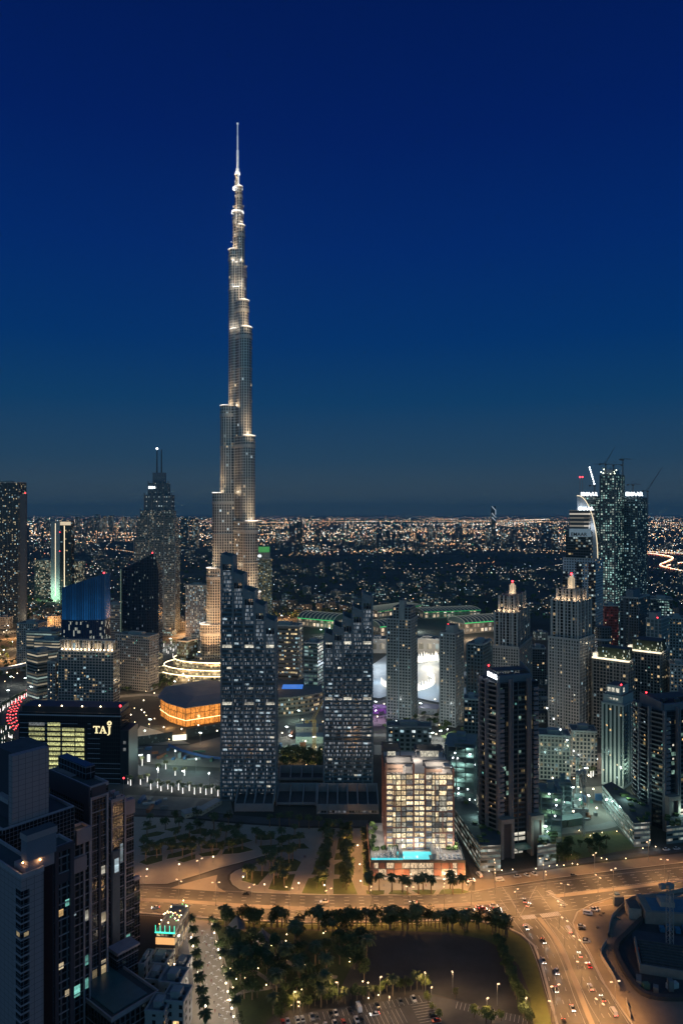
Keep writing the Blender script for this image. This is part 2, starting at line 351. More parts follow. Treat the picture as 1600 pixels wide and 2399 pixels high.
for nm, pts, m in (
    ('plaza_paving', [(255, 1912), (420, 1917), (550, 1930), (700, 1940), (862, 1941), (866, 2060), (1080, 2056), (1110, 2060), (1092, 2092), (1000, 2097), (860, 2098), (720, 2096), (600, 2091), (562, 2083), (546, 2072), (540, 2060), (541, 2050), (552, 2041), (580, 2030), (638, 2012), (622, 2003), (566, 2019), (507, 2035), (448, 2054), (392, 2070), (255, 2072)], M_pave),
    ('traffic_island', [(420, 2074), (470, 2060), (510, 2050), (506, 2066), (512, 2080), (530, 2090), (470, 2086), (400, 2081)], M_pave),
    ('sandy_verge', [(1112, 2060), (1240, 2044), (1400, 2022), (1640, 1994), (1640, 2016), (1450, 2038), (1300, 2057), (1180, 2076), (1112, 2089)], M_soil),
    ('vacant_lot', [(1345, 2140), (1390, 2117), (1430, 2105), (1500, 2097), (1640, 2087), (1660, 2480), (1535, 2470), (1480, 2399), (1408, 2294), (1378, 2231), (1355, 2198), (1342, 2165)], M_soil),
    ('green_verge', [(400, 2148), (500, 2154), (700, 2164), (900, 2162), (1080, 2158), (1130, 2163), (1178, 2174), (1216, 2193), (1242, 2217), (1258, 2262), (1272, 2320), (1292, 2399), (1310, 2470), (1262, 2470), (1250, 2399), (1238, 2320), (1215, 2262), (1180, 2225), (1130, 2200), (1050, 2185), (900, 2180), (700, 2176), (520, 2168), (400, 2156)], M_grass),
    ('park_lawn', [(505, 2170), (700, 2180), (850, 2183), (830, 2250), (790, 2330), (640, 2380), (560, 2460), (545, 2399), (520, 2280)], mat('park_turf', (.035, .05, .014), .95, var=.5, scale=.1)),
    ('vacant_field', [(870, 2185), (1050, 2190), (1130, 2206), (1180, 2232), (1212, 2266), (1232, 2320), (1246, 2375), (1150, 2362), (1060, 2340), (1000, 2325), (900, 2325), (850, 2290), (850, 2230)], mat('dark_field', (.042, .040, .040), .95, var=.55, scale=.025)),
    ('car_park', [(560, 2470), (640, 2395), (730, 2370), (900, 2345), (1000, 2330), (1060, 2342), (1150, 2366), (1246, 2384), (1262, 2470)], M_asph),
    ('promenade', [(420, 2150), (500, 2158), (522, 2230), (548, 2320), (580, 2470), (430, 2470), (428, 2330), (432, 2230)], M_pave),
    ('access_road', [(1092, 1940), (1160, 2060), (1108, 2060), (1060, 1940)], M_asph),
    ('back_street', [(255, 1906), (420, 1912), (550, 1925), (700, 1935), (862, 1936), (862, 1922), (700, 1920), (550, 1910), (420, 1900), (255, 1893)], M_asph),
    ('boulevard', [(255, 1855), (320, 1842), (540, 1846), (640, 1852), (640, 1810), (540, 1806), (430, 1805), (255, 1785)], M_asph),
    ('forecourt', [(1150, 2052), (1262, 2030), (1262, 1990), (1290, 1990), (1300, 2020), (1560, 1988), (1640, 1975), (1640, 1990), (1400, 2018), (1240, 2040), (1112, 2058)], M_asph),
):
    gpoly(nm, pts, {'plaza_paving': .16, 'traffic_island': .16, 'access_road': .05, 'car_park': .05, 'promenade': .07}.get(nm, .02), m, h=.13 if nm in ('plaza_paving', 'traffic_island') else 0)
# main road, centre line of each carriageway in survey points
far_c = cat_line([(230, 2095), (330, 2094), (450, 2100), (600, 2108), (760, 2113), (950, 2112), (1080, 2106), (1180, 2097), (1300, 2082), (1450, 2064), (1640, 2043)])
near_c = cat_line([(230, 2118), (330, 2124), (450, 2131), (600, 2142), (760, 2146), (950, 2144), (1080, 2137), (1200, 2127), (1300, 2116), (1450, 2096), (1640, 2070)])
med = cat_line([(230, 2105), (330, 2108), (450, 2114), (600, 2124), (760, 2130), (950, 2127), (1080, 2120), (1160, 2114)])
medr = cat_line([(1300, 2100), (1450, 2082), (1640, 2058)])
brL = cat_line([(1225, 2150), (1262, 2200), (1290, 2262), (1312, 2330), (1338, 2399), (1365, 2470)])
brR = cat_line([(1300, 2150), (1345, 2215), (1375, 2280), (1410, 2350), (1440, 2399), (1480, 2470)])
brM = cat_line([(1262, 2150), (1303, 2205), (1335, 2270), (1362, 2340), (1386, 2399), (1420, 2470)])
km = MB()
for ln, w in ((med, 4.0), (medr, 3.5), (brM, 2.6)): ribbon(km, ln, 0, w, .17, h=.14)
tag(km.build('median', M_pave), kind='structure')
mk = MB(); D = (3.0, 6.0)
for o_ in (-1.8, 1.8, 5.4, -5.4): ribbon(mk, far_c, o_, .22, .04, D); ribbon(mk, near_c, o_, .22, .04, D)
for o_ in (-9, 9): ribbon(mk, far_c, o_ * .93, .16, .04); ribbon(mk, near_c, o_, .16, .04)
for o_ in (-3.4, 0, 3.4): ribbon(mk, brL, o_, .22, .043, D); ribbon(mk, brR, o_, .22, .043, D)
for o_ in (-6.6, 6.3): ribbon(mk, brL, o_, .18, .043); ribbon(mk, brR, o_, .18, .043)
def zebra(a, b, n, ln):
    A, B = Vector((*gp(*a)[:2], 0)), Vector((*gp(*b)[:2], 0)); d = (B - A).normalized(); nn = Vector((-d.y, d.x, 0))
    for k in range(n):
        c = A.lerp(B, (k + .5) / n); q = [c - d * .35 - nn * ln / 2, c + d * .35 - nn * ln / 2, c + d * .35 + nn * ln / 2, c - d * .35 + nn * ln / 2]; mk.face([(p.x, p.y, .05) for p in q])
zebra((1221, 2150), (1254, 2147), 10, 4); zebra((1266, 2146), (1310, 2140), 12, 4); zebra((1283, 2086), (1325, 2122), 12, 3.4)
zebra((1184, 2158), (1200, 2150), 6, 3); zebra((1228, 2163), (1243, 2176), 5, 3)
for a, b in (((1176, 2078), (1220, 2146)), ((1256, 2076), (1216, 2150)), ((1262, 2156), (1306, 2150)), ((1287, 2162), (1330, 2202)), ((1305, 2162), (1345, 2202)), ((1190, 2094), (1215, 2138)),
             ((1222, 2092), (1258, 2086)), ((1258, 2086), (1290, 2130)), ((1170, 2105), (1190, 2132))):
    A, B = gp(*a), gp(*b); ribbon(mk, [Vector((A[0], A[1], 0)), Vector((B[0], B[1], 0))], 0, .16, .046)
tag(mk.build('road_markings', M_line), kind='structure')
kb = MB()
def kerbpts(pts, z=.2, w=.35): ribbon(kb, [Vector((*gp(*p)[:2], 0)) for p in pts], 0, w, z, h=.19)
kerbpts([(255, 2072), (392, 2070), (448, 2054), (507, 2035), (566, 2019), (622, 2003)]); kerbpts([(638, 2012), (580, 2030), (552, 2041), (541, 2050), (540, 2060), (546, 2072), (562, 2083), (600, 2091), (720, 2096), (860, 2098), (1000, 2097), (1092, 2092), (1112, 2089), (1180, 2076), (1300, 2057), (1450, 2038), (1640, 2016)])
kerbpts([(230, 2131), (330, 2139), (400, 2144), (500, 2151), (700, 2161), (900, 2159), (1080, 2155), (1130, 2159), (1180, 2169), (1221, 2189), (1251, 2216), (1269, 2263), (1284, 2320), (1304, 2399), (1322, 2450)], w=1.2)
kerbpts([(1640, 2086), (1500, 2096), (1430, 2104), (1388, 2117), (1352, 2137), (1341, 2162), (1354, 2198), (1377, 2231), (1407, 2294), (1480, 2399), (1520, 2450)], w=.8)
tag(kb.build('kerbs', M_kerb), kind='structure')
# car-park bays
cp = MB()
def bays(a, b, n, ln, sgn=1):
    A, B = Vector((*gp(*a)[:2], 0)), Vector((*gp(*b)[:2], 0)); d = (B - A).normalized(); nn = Vector((-d.y, d.x, 0)) * sgn
    for k in range(n + 1):
        c = A.lerp(B, k / n); q = [c - d * .07, c + d * .07, c + d * .07 + nn * ln, c - d * .07 + nn * ln]; cp.face([(p.x, p.y, .062) for p in q])
bays((655, 2389), (980, 2332), 30, 5.2, -1); bays((1072, 2347), (1236, 2384), 17, 5.2, -1); bays((720, 2424), (945, 2379), 22, 5.0, 1); bays((720, 2424), (945, 2379), 22, 5.0, -1)
bays((985, 2350), (1010, 2399), 8, 5, 1); bays((985, 2350), (1010, 2399), 8, 5, -1)
tag(cp.build('parking_lines', M_line), kind='structure')
# park paths and lit path ribbons
pp = MB()
for pts, w in (([(520, 2400), (560, 2330), (620, 2316), (700, 2300)], 3), ([(672, 2252), (700, 2268), (740, 2282), (790, 2290)], 2.6), ([(590, 2215), (640, 2205), (680, 2222), (660, 2240), (600, 2245)], 5),
               ([(555, 2240), (575, 2262), (620, 2290), (640, 2310)], 2.4), ([(560, 2172), (600, 2200), (560, 2235)], 2)):
    ribbon(pp, cat_line(pts), 0, w, .05)
tag(pp.build('park_paths', mat('park_path_stone', (.16, .14, .12), .9, var=.25, scale=.3)), kind='structure')
# lawns in the plaza (each a panel of grass with a pale edging)
PL = [[(325, 2021), (354, 2006), (382, 2004), (381, 2018), (345, 2028)], [(325, 2002), (380, 1986), (380, 2001), (352, 2006)], [(321, 1984), (372, 1970), (371, 1982), (340, 1990)],
      [(330, 1966), (334, 1956), (368, 1948), (390, 1950), (376, 1958)], [(327, 1944), (366, 1932), (368, 1940), (344, 1946)], [(390, 2014), (394, 2002), (440, 1990), (464, 1994), (430, 2006)],
      [(411, 2016), (458, 2001), (459, 2013), (430, 2022)], [(388, 1994), (400, 1978), (440, 1970), (462, 1975), (440, 1986)], [(378, 1974), (384, 1964), (430, 1956), (448, 1959), (420, 1967)],
      [(384, 1944), (426, 1935), (426, 1942), (402, 1949)], [(463, 2001), (518, 1990), (508, 2005), (475, 2008)], [(520, 2003), (527, 1990), (570, 1982), (596, 1992), (560, 2000)],
      [(465, 1985), (500, 1972), (528, 1972), (512, 1988), (480, 1990)], [(522, 1985), (532, 1972), (570, 1962), (594, 1970), (560, 1980)], [(440, 1950), (470, 1940), (488, 1942), (480, 1954), (452, 1956)],
      [(502, 1946), (540, 1932), (560, 1938), (530, 1950)], [(595, 1960), (640, 1954), (645, 1966), (620, 1970), (602, 1968)], [(604, 1982), (655, 1978), (640, 1988), (612, 1991)],
      [(660, 1980), (712, 1976), (726, 1989), (664, 1991)], [(642, 1968), (660, 1956), (712, 1956), (716, 1964), (660, 1970)], [(566, 2062), (585, 2040), (634, 2042), (604, 2075), (566, 2064)],
      [(628, 2084), (642, 2052), (693, 2048), (680, 2088), (655, 2088)], [(655, 2016), (690, 2012), (707, 2020), (695, 2042), (652, 2046), (640, 2030)],
      [(706, 2094), (722, 2058), (764, 2056), (765, 2096)], [(728, 2050), (745, 2020), (768, 2020), (764, 2052)], [(745, 2012), (760, 1984), (772, 1984), (768, 2012)], [(756, 1975), (770, 1942), (786, 1942), (778, 1965), (774, 1976)],
      [(780, 2096), (780, 2060), (822, 2056), (838, 2096)], [(782, 2050), (783, 2026), (800, 2018), (823, 2022), (823, 2052)], [(782, 2016), (786, 2000), (822, 1992), (823, 2014)], [(788, 1992), (792, 1966), (800, 1958), (824, 1962), (822, 1988)], [(798, 1946), (806, 1938), (828, 1940), (824, 1960)],
      [(850, 2074), (850, 2000), (858, 2000), (862, 2070), (866, 2078)],
      [(858, 2095), (857, 2086), (901, 2086), (900, 2096), (880, 2099)], [(908, 2096), (916, 2086), (948, 2086), (966, 2095), (955, 2098)], [(962, 2086), (990, 2084), (1022, 2086), (1015, 2097), (985, 2098)], [(1026, 2096), (1034, 2084), (1075, 2082), (1102, 2090), (1080, 2095)]]
for q in PL:
    o = gpoly('grass_panel', q, .22, M_grass, kind='structure')
    eb = MB(); ln = [Vector((*gp(*p)[:2], 0)) for p in q + [q[0]]]; ribbon(eb, ln, 0, .3, .26, h=.09); e = eb.build('grass_edging', M_kerb, o)
# ================================================================ FAR CITY
def tetra(b, p, r, m):
    x, y, z = p; a = RG.random() * 6.28; c, s_ = math.cos(a) * r, math.sin(a) * r
    t = (x, y, z + r); q = [(x + c, y + s_, z), (x - s_, y + c, z), (x - c, y - s_, z), (x + s_, y - c, z)]
    for i in range(4): b.face([q[i], q[(i + 1) % 4], t], m)
E_CITY = [glow_mat('city_light_%s' % k, c, e) for k, c, e in (('amber', (1, .5, .2), 7), ('peach', (1, .68, .4), 7), ('white', (1, .93, .8), 7), ('ice', (.7, .95, 1), 6), ('green', (.25, 1, .6), 3.5), ('red', (1, .12, .1), 3.5))]
b = MB()
def citylight(u, v, mi, big=1.0):
    x, y, _ = gp(u, v); r = min(13.0, max(.6, .00052 * y)) * big * RG.uniform(.55, 1.25); tetra(b, (x, y, 6 + r), r, mi)
def pick(w): return RG.choices(range(6), w)[0]
r = RG
for k in range(3500):                      # the plain to the horizon
    t = r.random(); v = 1209 + 62 * t ** 1.15; citylight(r.uniform(-60, 1660), v, pick((5, 4, 2.6, 1.8, .5, .25)))
for k in range(900):                       # glowing belt at the horizon
    citylight(r.uniform(-60, 1660), 1208.5 + r.random() ** 2 * 12, pick((6, 5, 1, .5, 0, 0)), .8)
for k in range(150):                       # districts as clusters
    cu, cv = r.uniform(-40, 1640), r.uniform(1225, 1300); w = pick((5, 4, 2, 2, .6, .2))
    for j in range(r.randint(8, 26)): citylight(cu + r.gauss(0, 26), cv + r.gauss(0, 2.4), w if r.random() < .6 else pick((3, 3, 2, 2, .4, .2)), .9)
for k in range(1900):                      # villas, 3 to 1 km
    v = r.uniform(1275, 1455); u = r.uniform(-40, 1640)
    if 1300 < v < 1328 and r.random() < .7: continue
    if math.sin(u * .013 + v * .06) + math.sin(u * .031 - v * .11) + .6 * math.sin(u * .05 + v * .03) < .15 and r.random() < .9: continue
    citylight(u, v, pick((1.6, 2.4, 3, 3.2, .7, .1)), .8)
for k in range(380):                       # mid districts on the left
    citylight(r.uniform(60, 330), r.uniform(1290, 1480), pick((4, 3, 2, 1, .4, .3)), .9)
def lightline(pts, step, w, big=1.0, jit=.3):
    P = cat_line(pts, 10); acc = 0
    for i in range(len(P) - 1):
        s = (P[i + 1] - P[i]).length; x = -(acc % step) + step
        while x < s:
            q = P[i].lerp(P[i + 1], x / s); rr = min(13, max(.6, .00045 * q.y)) * big; tetra(b, (q.x + r.uniform(-jit, jit), q.y, 9), rr, pick(w)); x += step
        acc += s
lightline([(1060, 1345), (1140, 1348), (1240, 1342), (1310, 1328), (1400, 1310)], 20, (0, 1, 2, 0, 0, 0), .8)
lightline([(880, 1335), (960, 1338), (1040, 1335)], 28, (0, 2, 1, 0, 0, 0), .8); lightline([(1050, 1330), (1100, 1326), (1160, 1322)], 28, (1, 2, 0, 0, 0, 0), .8)
for q in ([(900, 1285), (1100, 1288), (1318, 1301)], [(1180, 1290), (1260, 1293), (1420, 1300)], [(560, 1262), (760, 1258), (900, 1262)], [(100, 1300), (250, 1290), (330, 1300)], [(640, 1305), (800, 1303)],
          [(60, 1255), (250, 1262), (330, 1258)], [(420, 1252), (500, 1258), (700, 1250)], [(900, 1246), (1200, 1250), (1500, 1244)], [(600, 1225), (1000, 1222), (1600, 1226)], [(200, 1238), (500, 1232), (700, 1234)]):
    lightline(q, 45, (5, 3, 1, 0, 0, 0), 1.0)
for k in range(64):
    u, v = r.uniform(-40, 1500), 1212 + (80 * r.random() ** 1.5 if k < 34 else 110 + 110 * r.random()); w_ = r.uniform(60, 260); lightline([(u, v), (u + w_ / 2, v + r.uniform(-1, 1)), (u + w_, v + r.uniform(-2.5, 2.5))], r.uniform(50, 90), r.choice(((6, 3, 1, 0, 0, 0), (1, 3, 4, 1, 0, 0), (0, 1, 3, 5, .5, 0))), .9)
for q in ([(1510, 1299), (1545, 1303), (1575, 1310), (1560, 1320), (1545, 1328), (1570, 1336), (1620, 1348)], [(1512, 1296), (1560, 1298), (1640, 1302)], [(1560, 1330), (1600, 1322), (1640, 1330)]):
    lightline(q, 9, (2, 4, 3, 0, 0, 0), 1.3); lightline([(a, c + 2.5) for a, c in q], 11, (3, 0, 0, 0, 0, 3), 1.0)
b.build('distant_city_lights', E_CITY)
tag(bpy.data.objects['distant_city_lights'], 'thousands of amber and white lights spreading over the plain to the horizon', 'city lights', kind='stuff')
# roofs and walls of the far low-rise districts: past counting
M_far = facade('far_house_wall', (.13, .125, .12), (.02, .025, .03), 6, 4, .5, .5, .18, es=1.5, seed=3, ca=(1, .8, .5), cb=(.8, .95, 1))
b = MB()
for k in range(1700):
    v = 1232 + 215 * r.random() ** 1.3; u = r.uniform(-60, 1660)
    if 1300 < v < 1330 and u > 560: continue
    if math.sin(u * .013 + v * .06) + math.sin(u * .031 - v * .11) < -.3 and v > 1290: continue
    x, y, _ = gp(u, v); s = r.uniform(9, 24) * (1 + y / 6000); h = r.choice([7, 8, 9, 12, 16, 22]) * (1 + (y > 3000) * r.random()); a = r.choice([.2, .25, 1.2]); c, s_ = math.cos(a), math.sin(a)
    d = s * r.uniform(.6, 1.2); b.prism([(x + c * p * s - s_ * q * d, y + s_ * p * s + c * q * d) for p, q in ((-.5, -.5), (.5, -.5), (.5, .5), (-.5, .5))], 0, h, 0, 1)
tag(b.build('distant_low_rise', [M_far, M_roofd]), 'low dark blocks of far districts between the lights on the plain', 'houses', kind='stuff')
b = MB()
def leafclump(b, x, y, z, rr, n, s):
    for k in range(n):
        a, t = r.uniform(0, 6.28), r.uniform(-1, 1); q = rr * r.uniform(.5, 1); px, py, pz = x + q * math.cos(a) * math.sqrt(1 - t * t), y + q * math.sin(a) * math.sqrt(1 - t * t), z + q * t * .7
        e = Vector((r.gauss(0, 1), r.gauss(0, 1), r.gauss(0, 1))).normalized() * s; g_ = e.orthogonal().normalized() * s * r.uniform(.6, 1.1)
        P = Vector((px, py, pz)); b.face([P - e - g_ * .4, P + e * .3 - g_, P + e + g_ * .4, P - e * .3 + g_])
for k in range(900):
    v = 1300 + 150 * r.random() ** .9; u = r.uniform(-60, 1660); x, y, _ = gp(u, v); leafclump(b, x, y, 4, r.uniform(5, 11), 12, 3.5)
tag(b.build('distant_tree_cover', M_leaf), 'dark tree cover scattered between the far villas', 'trees', kind='stuff')
# ================================================================ THE TALLEST TOWER
YB = 1075.0; XB = xat(557, YB)
root = empty('skyscraper', (XB, YB, 0), 0, 'immensely tall stepped silver skyscraper tapering to a needle, floodlit terrace by terrace', 'skyscraper')
M_burj = facade('silver_curtain_wall', (.58, .52, .45), (.03, .045, .065), 3.6, 3.9, .42, .22, .03, es=1.0, seed=21, gr=.2, wr=.36, ca=(1, .72, .42), cb=(.8, .95, 1), wmetal=.55, sub=1)
M_burjb = mat('steel_band', (.42, .40, .37), .4, .3)
E_ter = glow_mat('terrace_strip_glow', (1, .96, .9), 1.2)
def zb(v): return zat(v, YB)
def stad(d, r, ang, n=9):
    a = math.radians(ang); c, s_ = math.cos(a), math.sin(a); P = []
    for k in range(n + 1):
        t = -math.pi / 2 + math.pi * k / n; x, y = d + r * math.cos(t), r * math.sin(t) * .98; P.append((x * c - y * s_, x * s_ + y * c))
    x, y = 0, r * .98; P.append((x * c - y * s_, x * s_ + y * c)); x, y = 0, -r * .98; P.append((x * c - y * s_, x * s_ + y * c)); return P
WL = [(62, 1531, 14), (53, 1459, 13), (44, 1330, 12.4), (36, 1156, 11.6), (25, 953, 10.6), (13.2, 588, 8.4), (7.2, 498, 5.4), (4, 411, 3.4)]
WR = [(46, 1470, 14), (37, 1383, 13), (33, 1221, 12.4), (28, 1025, 11.6), (23, 774, 10.4), (18, 710, 9), (11.4, 533, 6.6), (7.2, 440, 4.6)]
WBk = [(60, 1500, 14), (50, 1300, 13), (40, 1090, 12), (30, 860, 11), (20, 619, 9.5), (12, 480, 7)]
wing_lights = []
for ang, tiers in ((195, WL), (-45, WR), (75, WBk)):
    for i, (ext, v, rr) in enumerate(tiers):
        d = max(.5, (ext - rr) / abs(math.cos(math.radians(ang)))) if ang != 75 else max(.5, ext - rr); z = zb(v)
        MB().prism(stad(d, rr, ang), 0, z, 0, 1).build('tower_tier', [M_burj, M_roof], root)
        m = MB(); P = stad(d + .1, rr + .6, ang)
        for zz, hh in ((z - .9, 1.1), (z - 9, 1.0), (z - 16.5, 4.5), (z - 60, 1.0)):
            if zz > 8: m.prism(P, zz, zz + hh, 0, bot=True)
        apart(m, 'mechanical_band', M_burjb, root)
        if ang != 75 and i > 0 or ang == 75 and i > 3:
            m = MB(); P1 = stad(d + .1, rr + .35, ang)
            for j in range(1, 9):
                a, c = P1[j], P1[j + 1]; m.bar((a[0], a[1], z + .9), (c[0], c[1], z + .9), .9)
            m.build('terrace_light', E_ter, root)
            nd = tiers[i + 1] if i + 1 < len(tiers) else (2, 300, 2); d2 = max(0, (nd[0] - nd[2]) / abs(math.cos(math.radians(ang)))) if ang != 75 else nd[0] - nd[2]
            a = math.radians(ang); q = (d2 + nd[2] + d + rr) / 2 + 1.5
            k = min(1.0, .35 + rr / 14)
            for off in (-.5, .6):
                px, py = q * math.cos(a + off * .16), q * math.sin(a + off * .16) - 3.5
                lamp((px, py - 1.5, z + 3.0), (1, .76, .48), 8500 * k, .8, root, name='terrace_floodlight')
            lamp((q * math.cos(a) * 1.15, q * math.sin(a) * 1.15 - 16, z + 6), (1, .74, .45), 55000 * k * k, 1.5, root, spot=75, tgt=(0, 0, z + 62), name='terrace_floodlight')
for rr, v, dy in ((12.5, 774, -1.5), (10.4, 677, -1.0), (9.2, 619, 0)):
    MB().prism(circ(1.0, dy, rr, 22), 0, zb(v), 0, 1).build('tower_tier', [M_burj, M_roof], root)
    MB().prism(circ(1.0, dy, rr + .4, 22), zb(v) - .4, zb(v) + .8).build('terrace_light', E_ter, root)
    for a in (-2.4, -.9): lamp((1 + rr * .95 * math.cos(a), dy - 5 + rr * .9 * math.sin(a), zb(v) + 3), (1, .86, .65), 9000, .6, root, name='terrace_floodlight')
# floodlights on the gardens round the foot, aimed up the wings
for x, y, z, tx, tz, pw in ((-70, -70, 6, -30, 150, 1.3e6), (-30, -85, 6, 0, 210, 1.9e6), (25, -90, 6, 20, 200, 1.8e6), (70, -70, 6, 30, 160, 1.4e6)):
    lamp((x, y, z), (1, .58, .28), pw * .38, 2.0, root, spot=95, tgt=(tx, 0, tz * .75), name='garden_floodlight')
M_spire = mat('painted_glow_spire', (.6, .62, .64), .35, .4, em=(.8, .9, 1), es=.32)  # faint emission paints the floodlighting onto the spire
m = MB(); m.prism(circ(0, 0, 2.6, 10), 0, zb(395)); m.prism(circ(0, 0, 1.7, 10), 0, zb(352)); m.build('spire', M_spire, root)
m = MB(); m.prism(circ(0, 0, 1.0, 8), zb(353), zb(318)); m.prism(circ(0, 0, .75, 8), zb(319), zb(291)); m.box(-1.4, 1.4, -1.2, 1.2, zb(291), zb(288)); m.build('needle', M_spire, root)
m = MB()
for v in (405, 409, 441, 444, 500, 497): m.prism(circ(0, 0, {405: 3.6, 409: 4, 441: 7.5, 444: 7.6, 500: 9.4, 497: 9}[v], 12), zb(v), zb(v) + .7)
m.build('terrace_light', E_ter, root)
m = MB()
for k in range(36):                     # small marker lights on the upper tiers
    v = RG.uniform(412, 600); a = RG.uniform(-2.9, -.2); R_ = 3 + (v - 400) / 24; m.box(R_ * math.cos(a) * .95 - .45, R_ * math.cos(a) * .95 + .45, R_ * math.sin(a) * 1.25 - 1, R_ * math.sin(a) * 1.25 - .2, zb(v), zb(v) + 1.1)
m.build('marker_lights', glow_mat('marker_glow', (.9, .96, 1), .8), root)
# podium: curved glass terraces
M_pod = facade('lit_podium_glass', (.4, .36, .28), (.1, .09, .07), 3, 4.2, .2, .35, .75, ca=(1, .72, .35), cb=(1, .85, .5), es=1.5, seed=9)
m = MB(); zz = 0
for rx, ry, h in ((92, 60, 9), (84, 54, 16), (70, 46, 25)):
    m.prism([(-22 + rx * math.cos(t * math.pi / 18), -8 + ry * math.sin(t * math.pi / 18)) for t in range(36)], zz, h, 0, 1); zz = h
m.build('podium', [M_pod, M_roof], root)
m = MB()
for rx, ry, h in ((92, 60, 9), (84, 54, 16), (70, 46, 25)):
    P = [(-22 + rx * math.cos(t * math.pi / 18), -8 + ry * math.sin(t * math.pi / 18), h + .5) for t in range(37)]
    for i in range(36): m.bar(P[i], P[i + 1], 1.0)
m.build('podium_strip_light', glow_mat('gold_strip_glow', (1, .78, .42), 5), root)

# ================================================================ STEPPED TWIN RESIDENTIAL TOWERS
def vista(label, YF, edges, tops, base_v, uside, seed, x_side_right=True):
    """front face divided into strips by tall fins, each strip with its own height, rooms lit pale blue"""
    x0 = xat(edges[0], YF); xs = [xat(u, YF) - x0 for u in edges]; Wd = xs[-1]; root = empty('stepped_tower', (x0, YF, 0), 0, label, 'tower', 'twin stepped towers')
    fm = facade('stepped_tower_wall_%d' % seed, (.13, .185, .22), (.02, .036, .045), 1.0, 3.35, .34, .36, .50, ca=(.75, .86, 1), cb=(.95, .97, 1), mixab=.3, es=.42, seed=seed, sub=1, grp=.5)
    fm2 = facade('stepped_tower_top_%d' % seed, (.18, .25, .29), (.04, .07, .09), 1.0, 3.35, .25, .35, .85, ca=(.75, .87, 1), cb=(.9, .95, 1), mixab=.3, es=.4, seed=seed + 2, sub=2)
    fr = mat('slate_frame', (.13, .18, .21), .7, var=.12); DP = 26
    balc = []
    for i in range(len(tops)):
        H = zat(tops[i], YF); a, b_ = xs[i] + .002 * i, xs[i + 1]; sk = 30
        dp = DP * (.55 + .45 * (1 - abs(i - 1.5) / 6))
        MB().box(a, b_, 0, dp, 0, H - sk, 0, 1, bot=False).build('facade', [fm, M_roofd], root)
        MB().box(a + .4, b_ - .4, .4, dp - .4, H - sk, H - 14, 0, 1, bot=False).build('glazed_top', [fm2, M_roofd], root)
        m = MB(); m.box(a, a + 1.2, -.9, dp + .3, H - sk - 6, H); m.box(b_ - 1.2, b_, -.9, dp + .3, H - sk - 6, H - 2.5)
        m.prism([(a, -.903), (b_, -.903), (b_, .2), (a, .2)], H - 9, [H - .0, H - 3.5, H - 3.5, H], bot=True); m.prism([(a, dp - .5), (b_, dp - .5), (b_, dp + .303), (a, dp + .303)], H - 9, [H, H - 2.5, H - 2.5, H], bot=True)
        for q in (.33, .66): m.box(a + (b_ - a) * q - .25, a + (b_ - a) * q + .25, -.5, 0, H - 14, H - 8.9)
        m.build('crown_frame', fr, root)
        z = 6.7
        while z < H - sk: balc.append([(a + .62, b_ - .62, -1.1, -.02, z, z + .3), (a + .62, b_ - .62, -1.12, -1.06, z + .9, z + 1.0)]); z += 3.35
    m = MB()
    for i, x in enumerate(xs):
        H = zat(max(min(tops[max(0, i - 1)], 9999), 0), YF) if i == len(xs) - 1 else zat(tops[i], YF)
        if i and i < len(xs) - 1: H = max(H, zat(tops[i - 1], YF))
        m.box(x - .6, x + .6, -1.6, .3, 0, H - 3)
    apart(m, 'crown_fin', fr, root)
    m = MB(); s = 1 if x_side_right else -1; H = zat(tops[-1] if x_side_right else tops[0], YF); xx = Wd if x_side_right else 0
    for q in (.25, .5, .75): m.box(min(xx, xx + s * .8), max(xx, xx + s * .8), 14 * q - .5, 14 * q + .5, 0, H - 4)
    apart(m, 'crown_fin', fr, root)
    z = 6.7
    while z < H - 12: balc.append([(min(xx, xx + s * 1.2), max(xx, xx + s * 1.2), 1, 15, z, z + .3)]); z += 3.35
    RG.shuffle(balc); each(balc, 'balcony', fr, root)
    rr = random.Random(seed)
    for k in range(26):                    # brighter rooms as separate panes, set in under the balconies
        i = rr.randrange(len(tops)); H = zat(tops[i], YF); j = rr.randrange(3, int((H - 34) / 3.35)); w = (xs[i + 1] - xs[i]); o = bpy.data.objects.new('window', pane(w * .36, 1.5, 'x', 4 if rr.random() < .75 else 2)); COL.objects.link(o); o.parent = root
        o.location = (xs[i] + w * rr.choice((.32, .66)), -.04, j * 3.35 + 1.2 + .0)
    for k in (11, 25):
        for i in range(0, len(tops), 2):
            w = xs[i + 1] - xs[i]; o = bpy.data.objects.new('window', pane(w * .8, 2.3, 'x', 2)); COL.objects.link(o); o.parent = root; o.location = (xs[i] + w / 2, -.05, k * 3.35 + 42)
    return root, Wd
vista('tall slate-blue tower whose crown steps down to the right, in front of the silver skyscraper', 596.0, [519, 546, 571, 597, 621, 646], [1296, 1339, 1378, 1411, 1446], 1890, 655, 41)
vista('slate-blue tower whose thin crown fins climb to the right, beside the lake', 612.0, [760, 781, 803, 826, 849, 872], [1480, 1462, 1441, 1420, 1388], 1850, 757, 57, False)
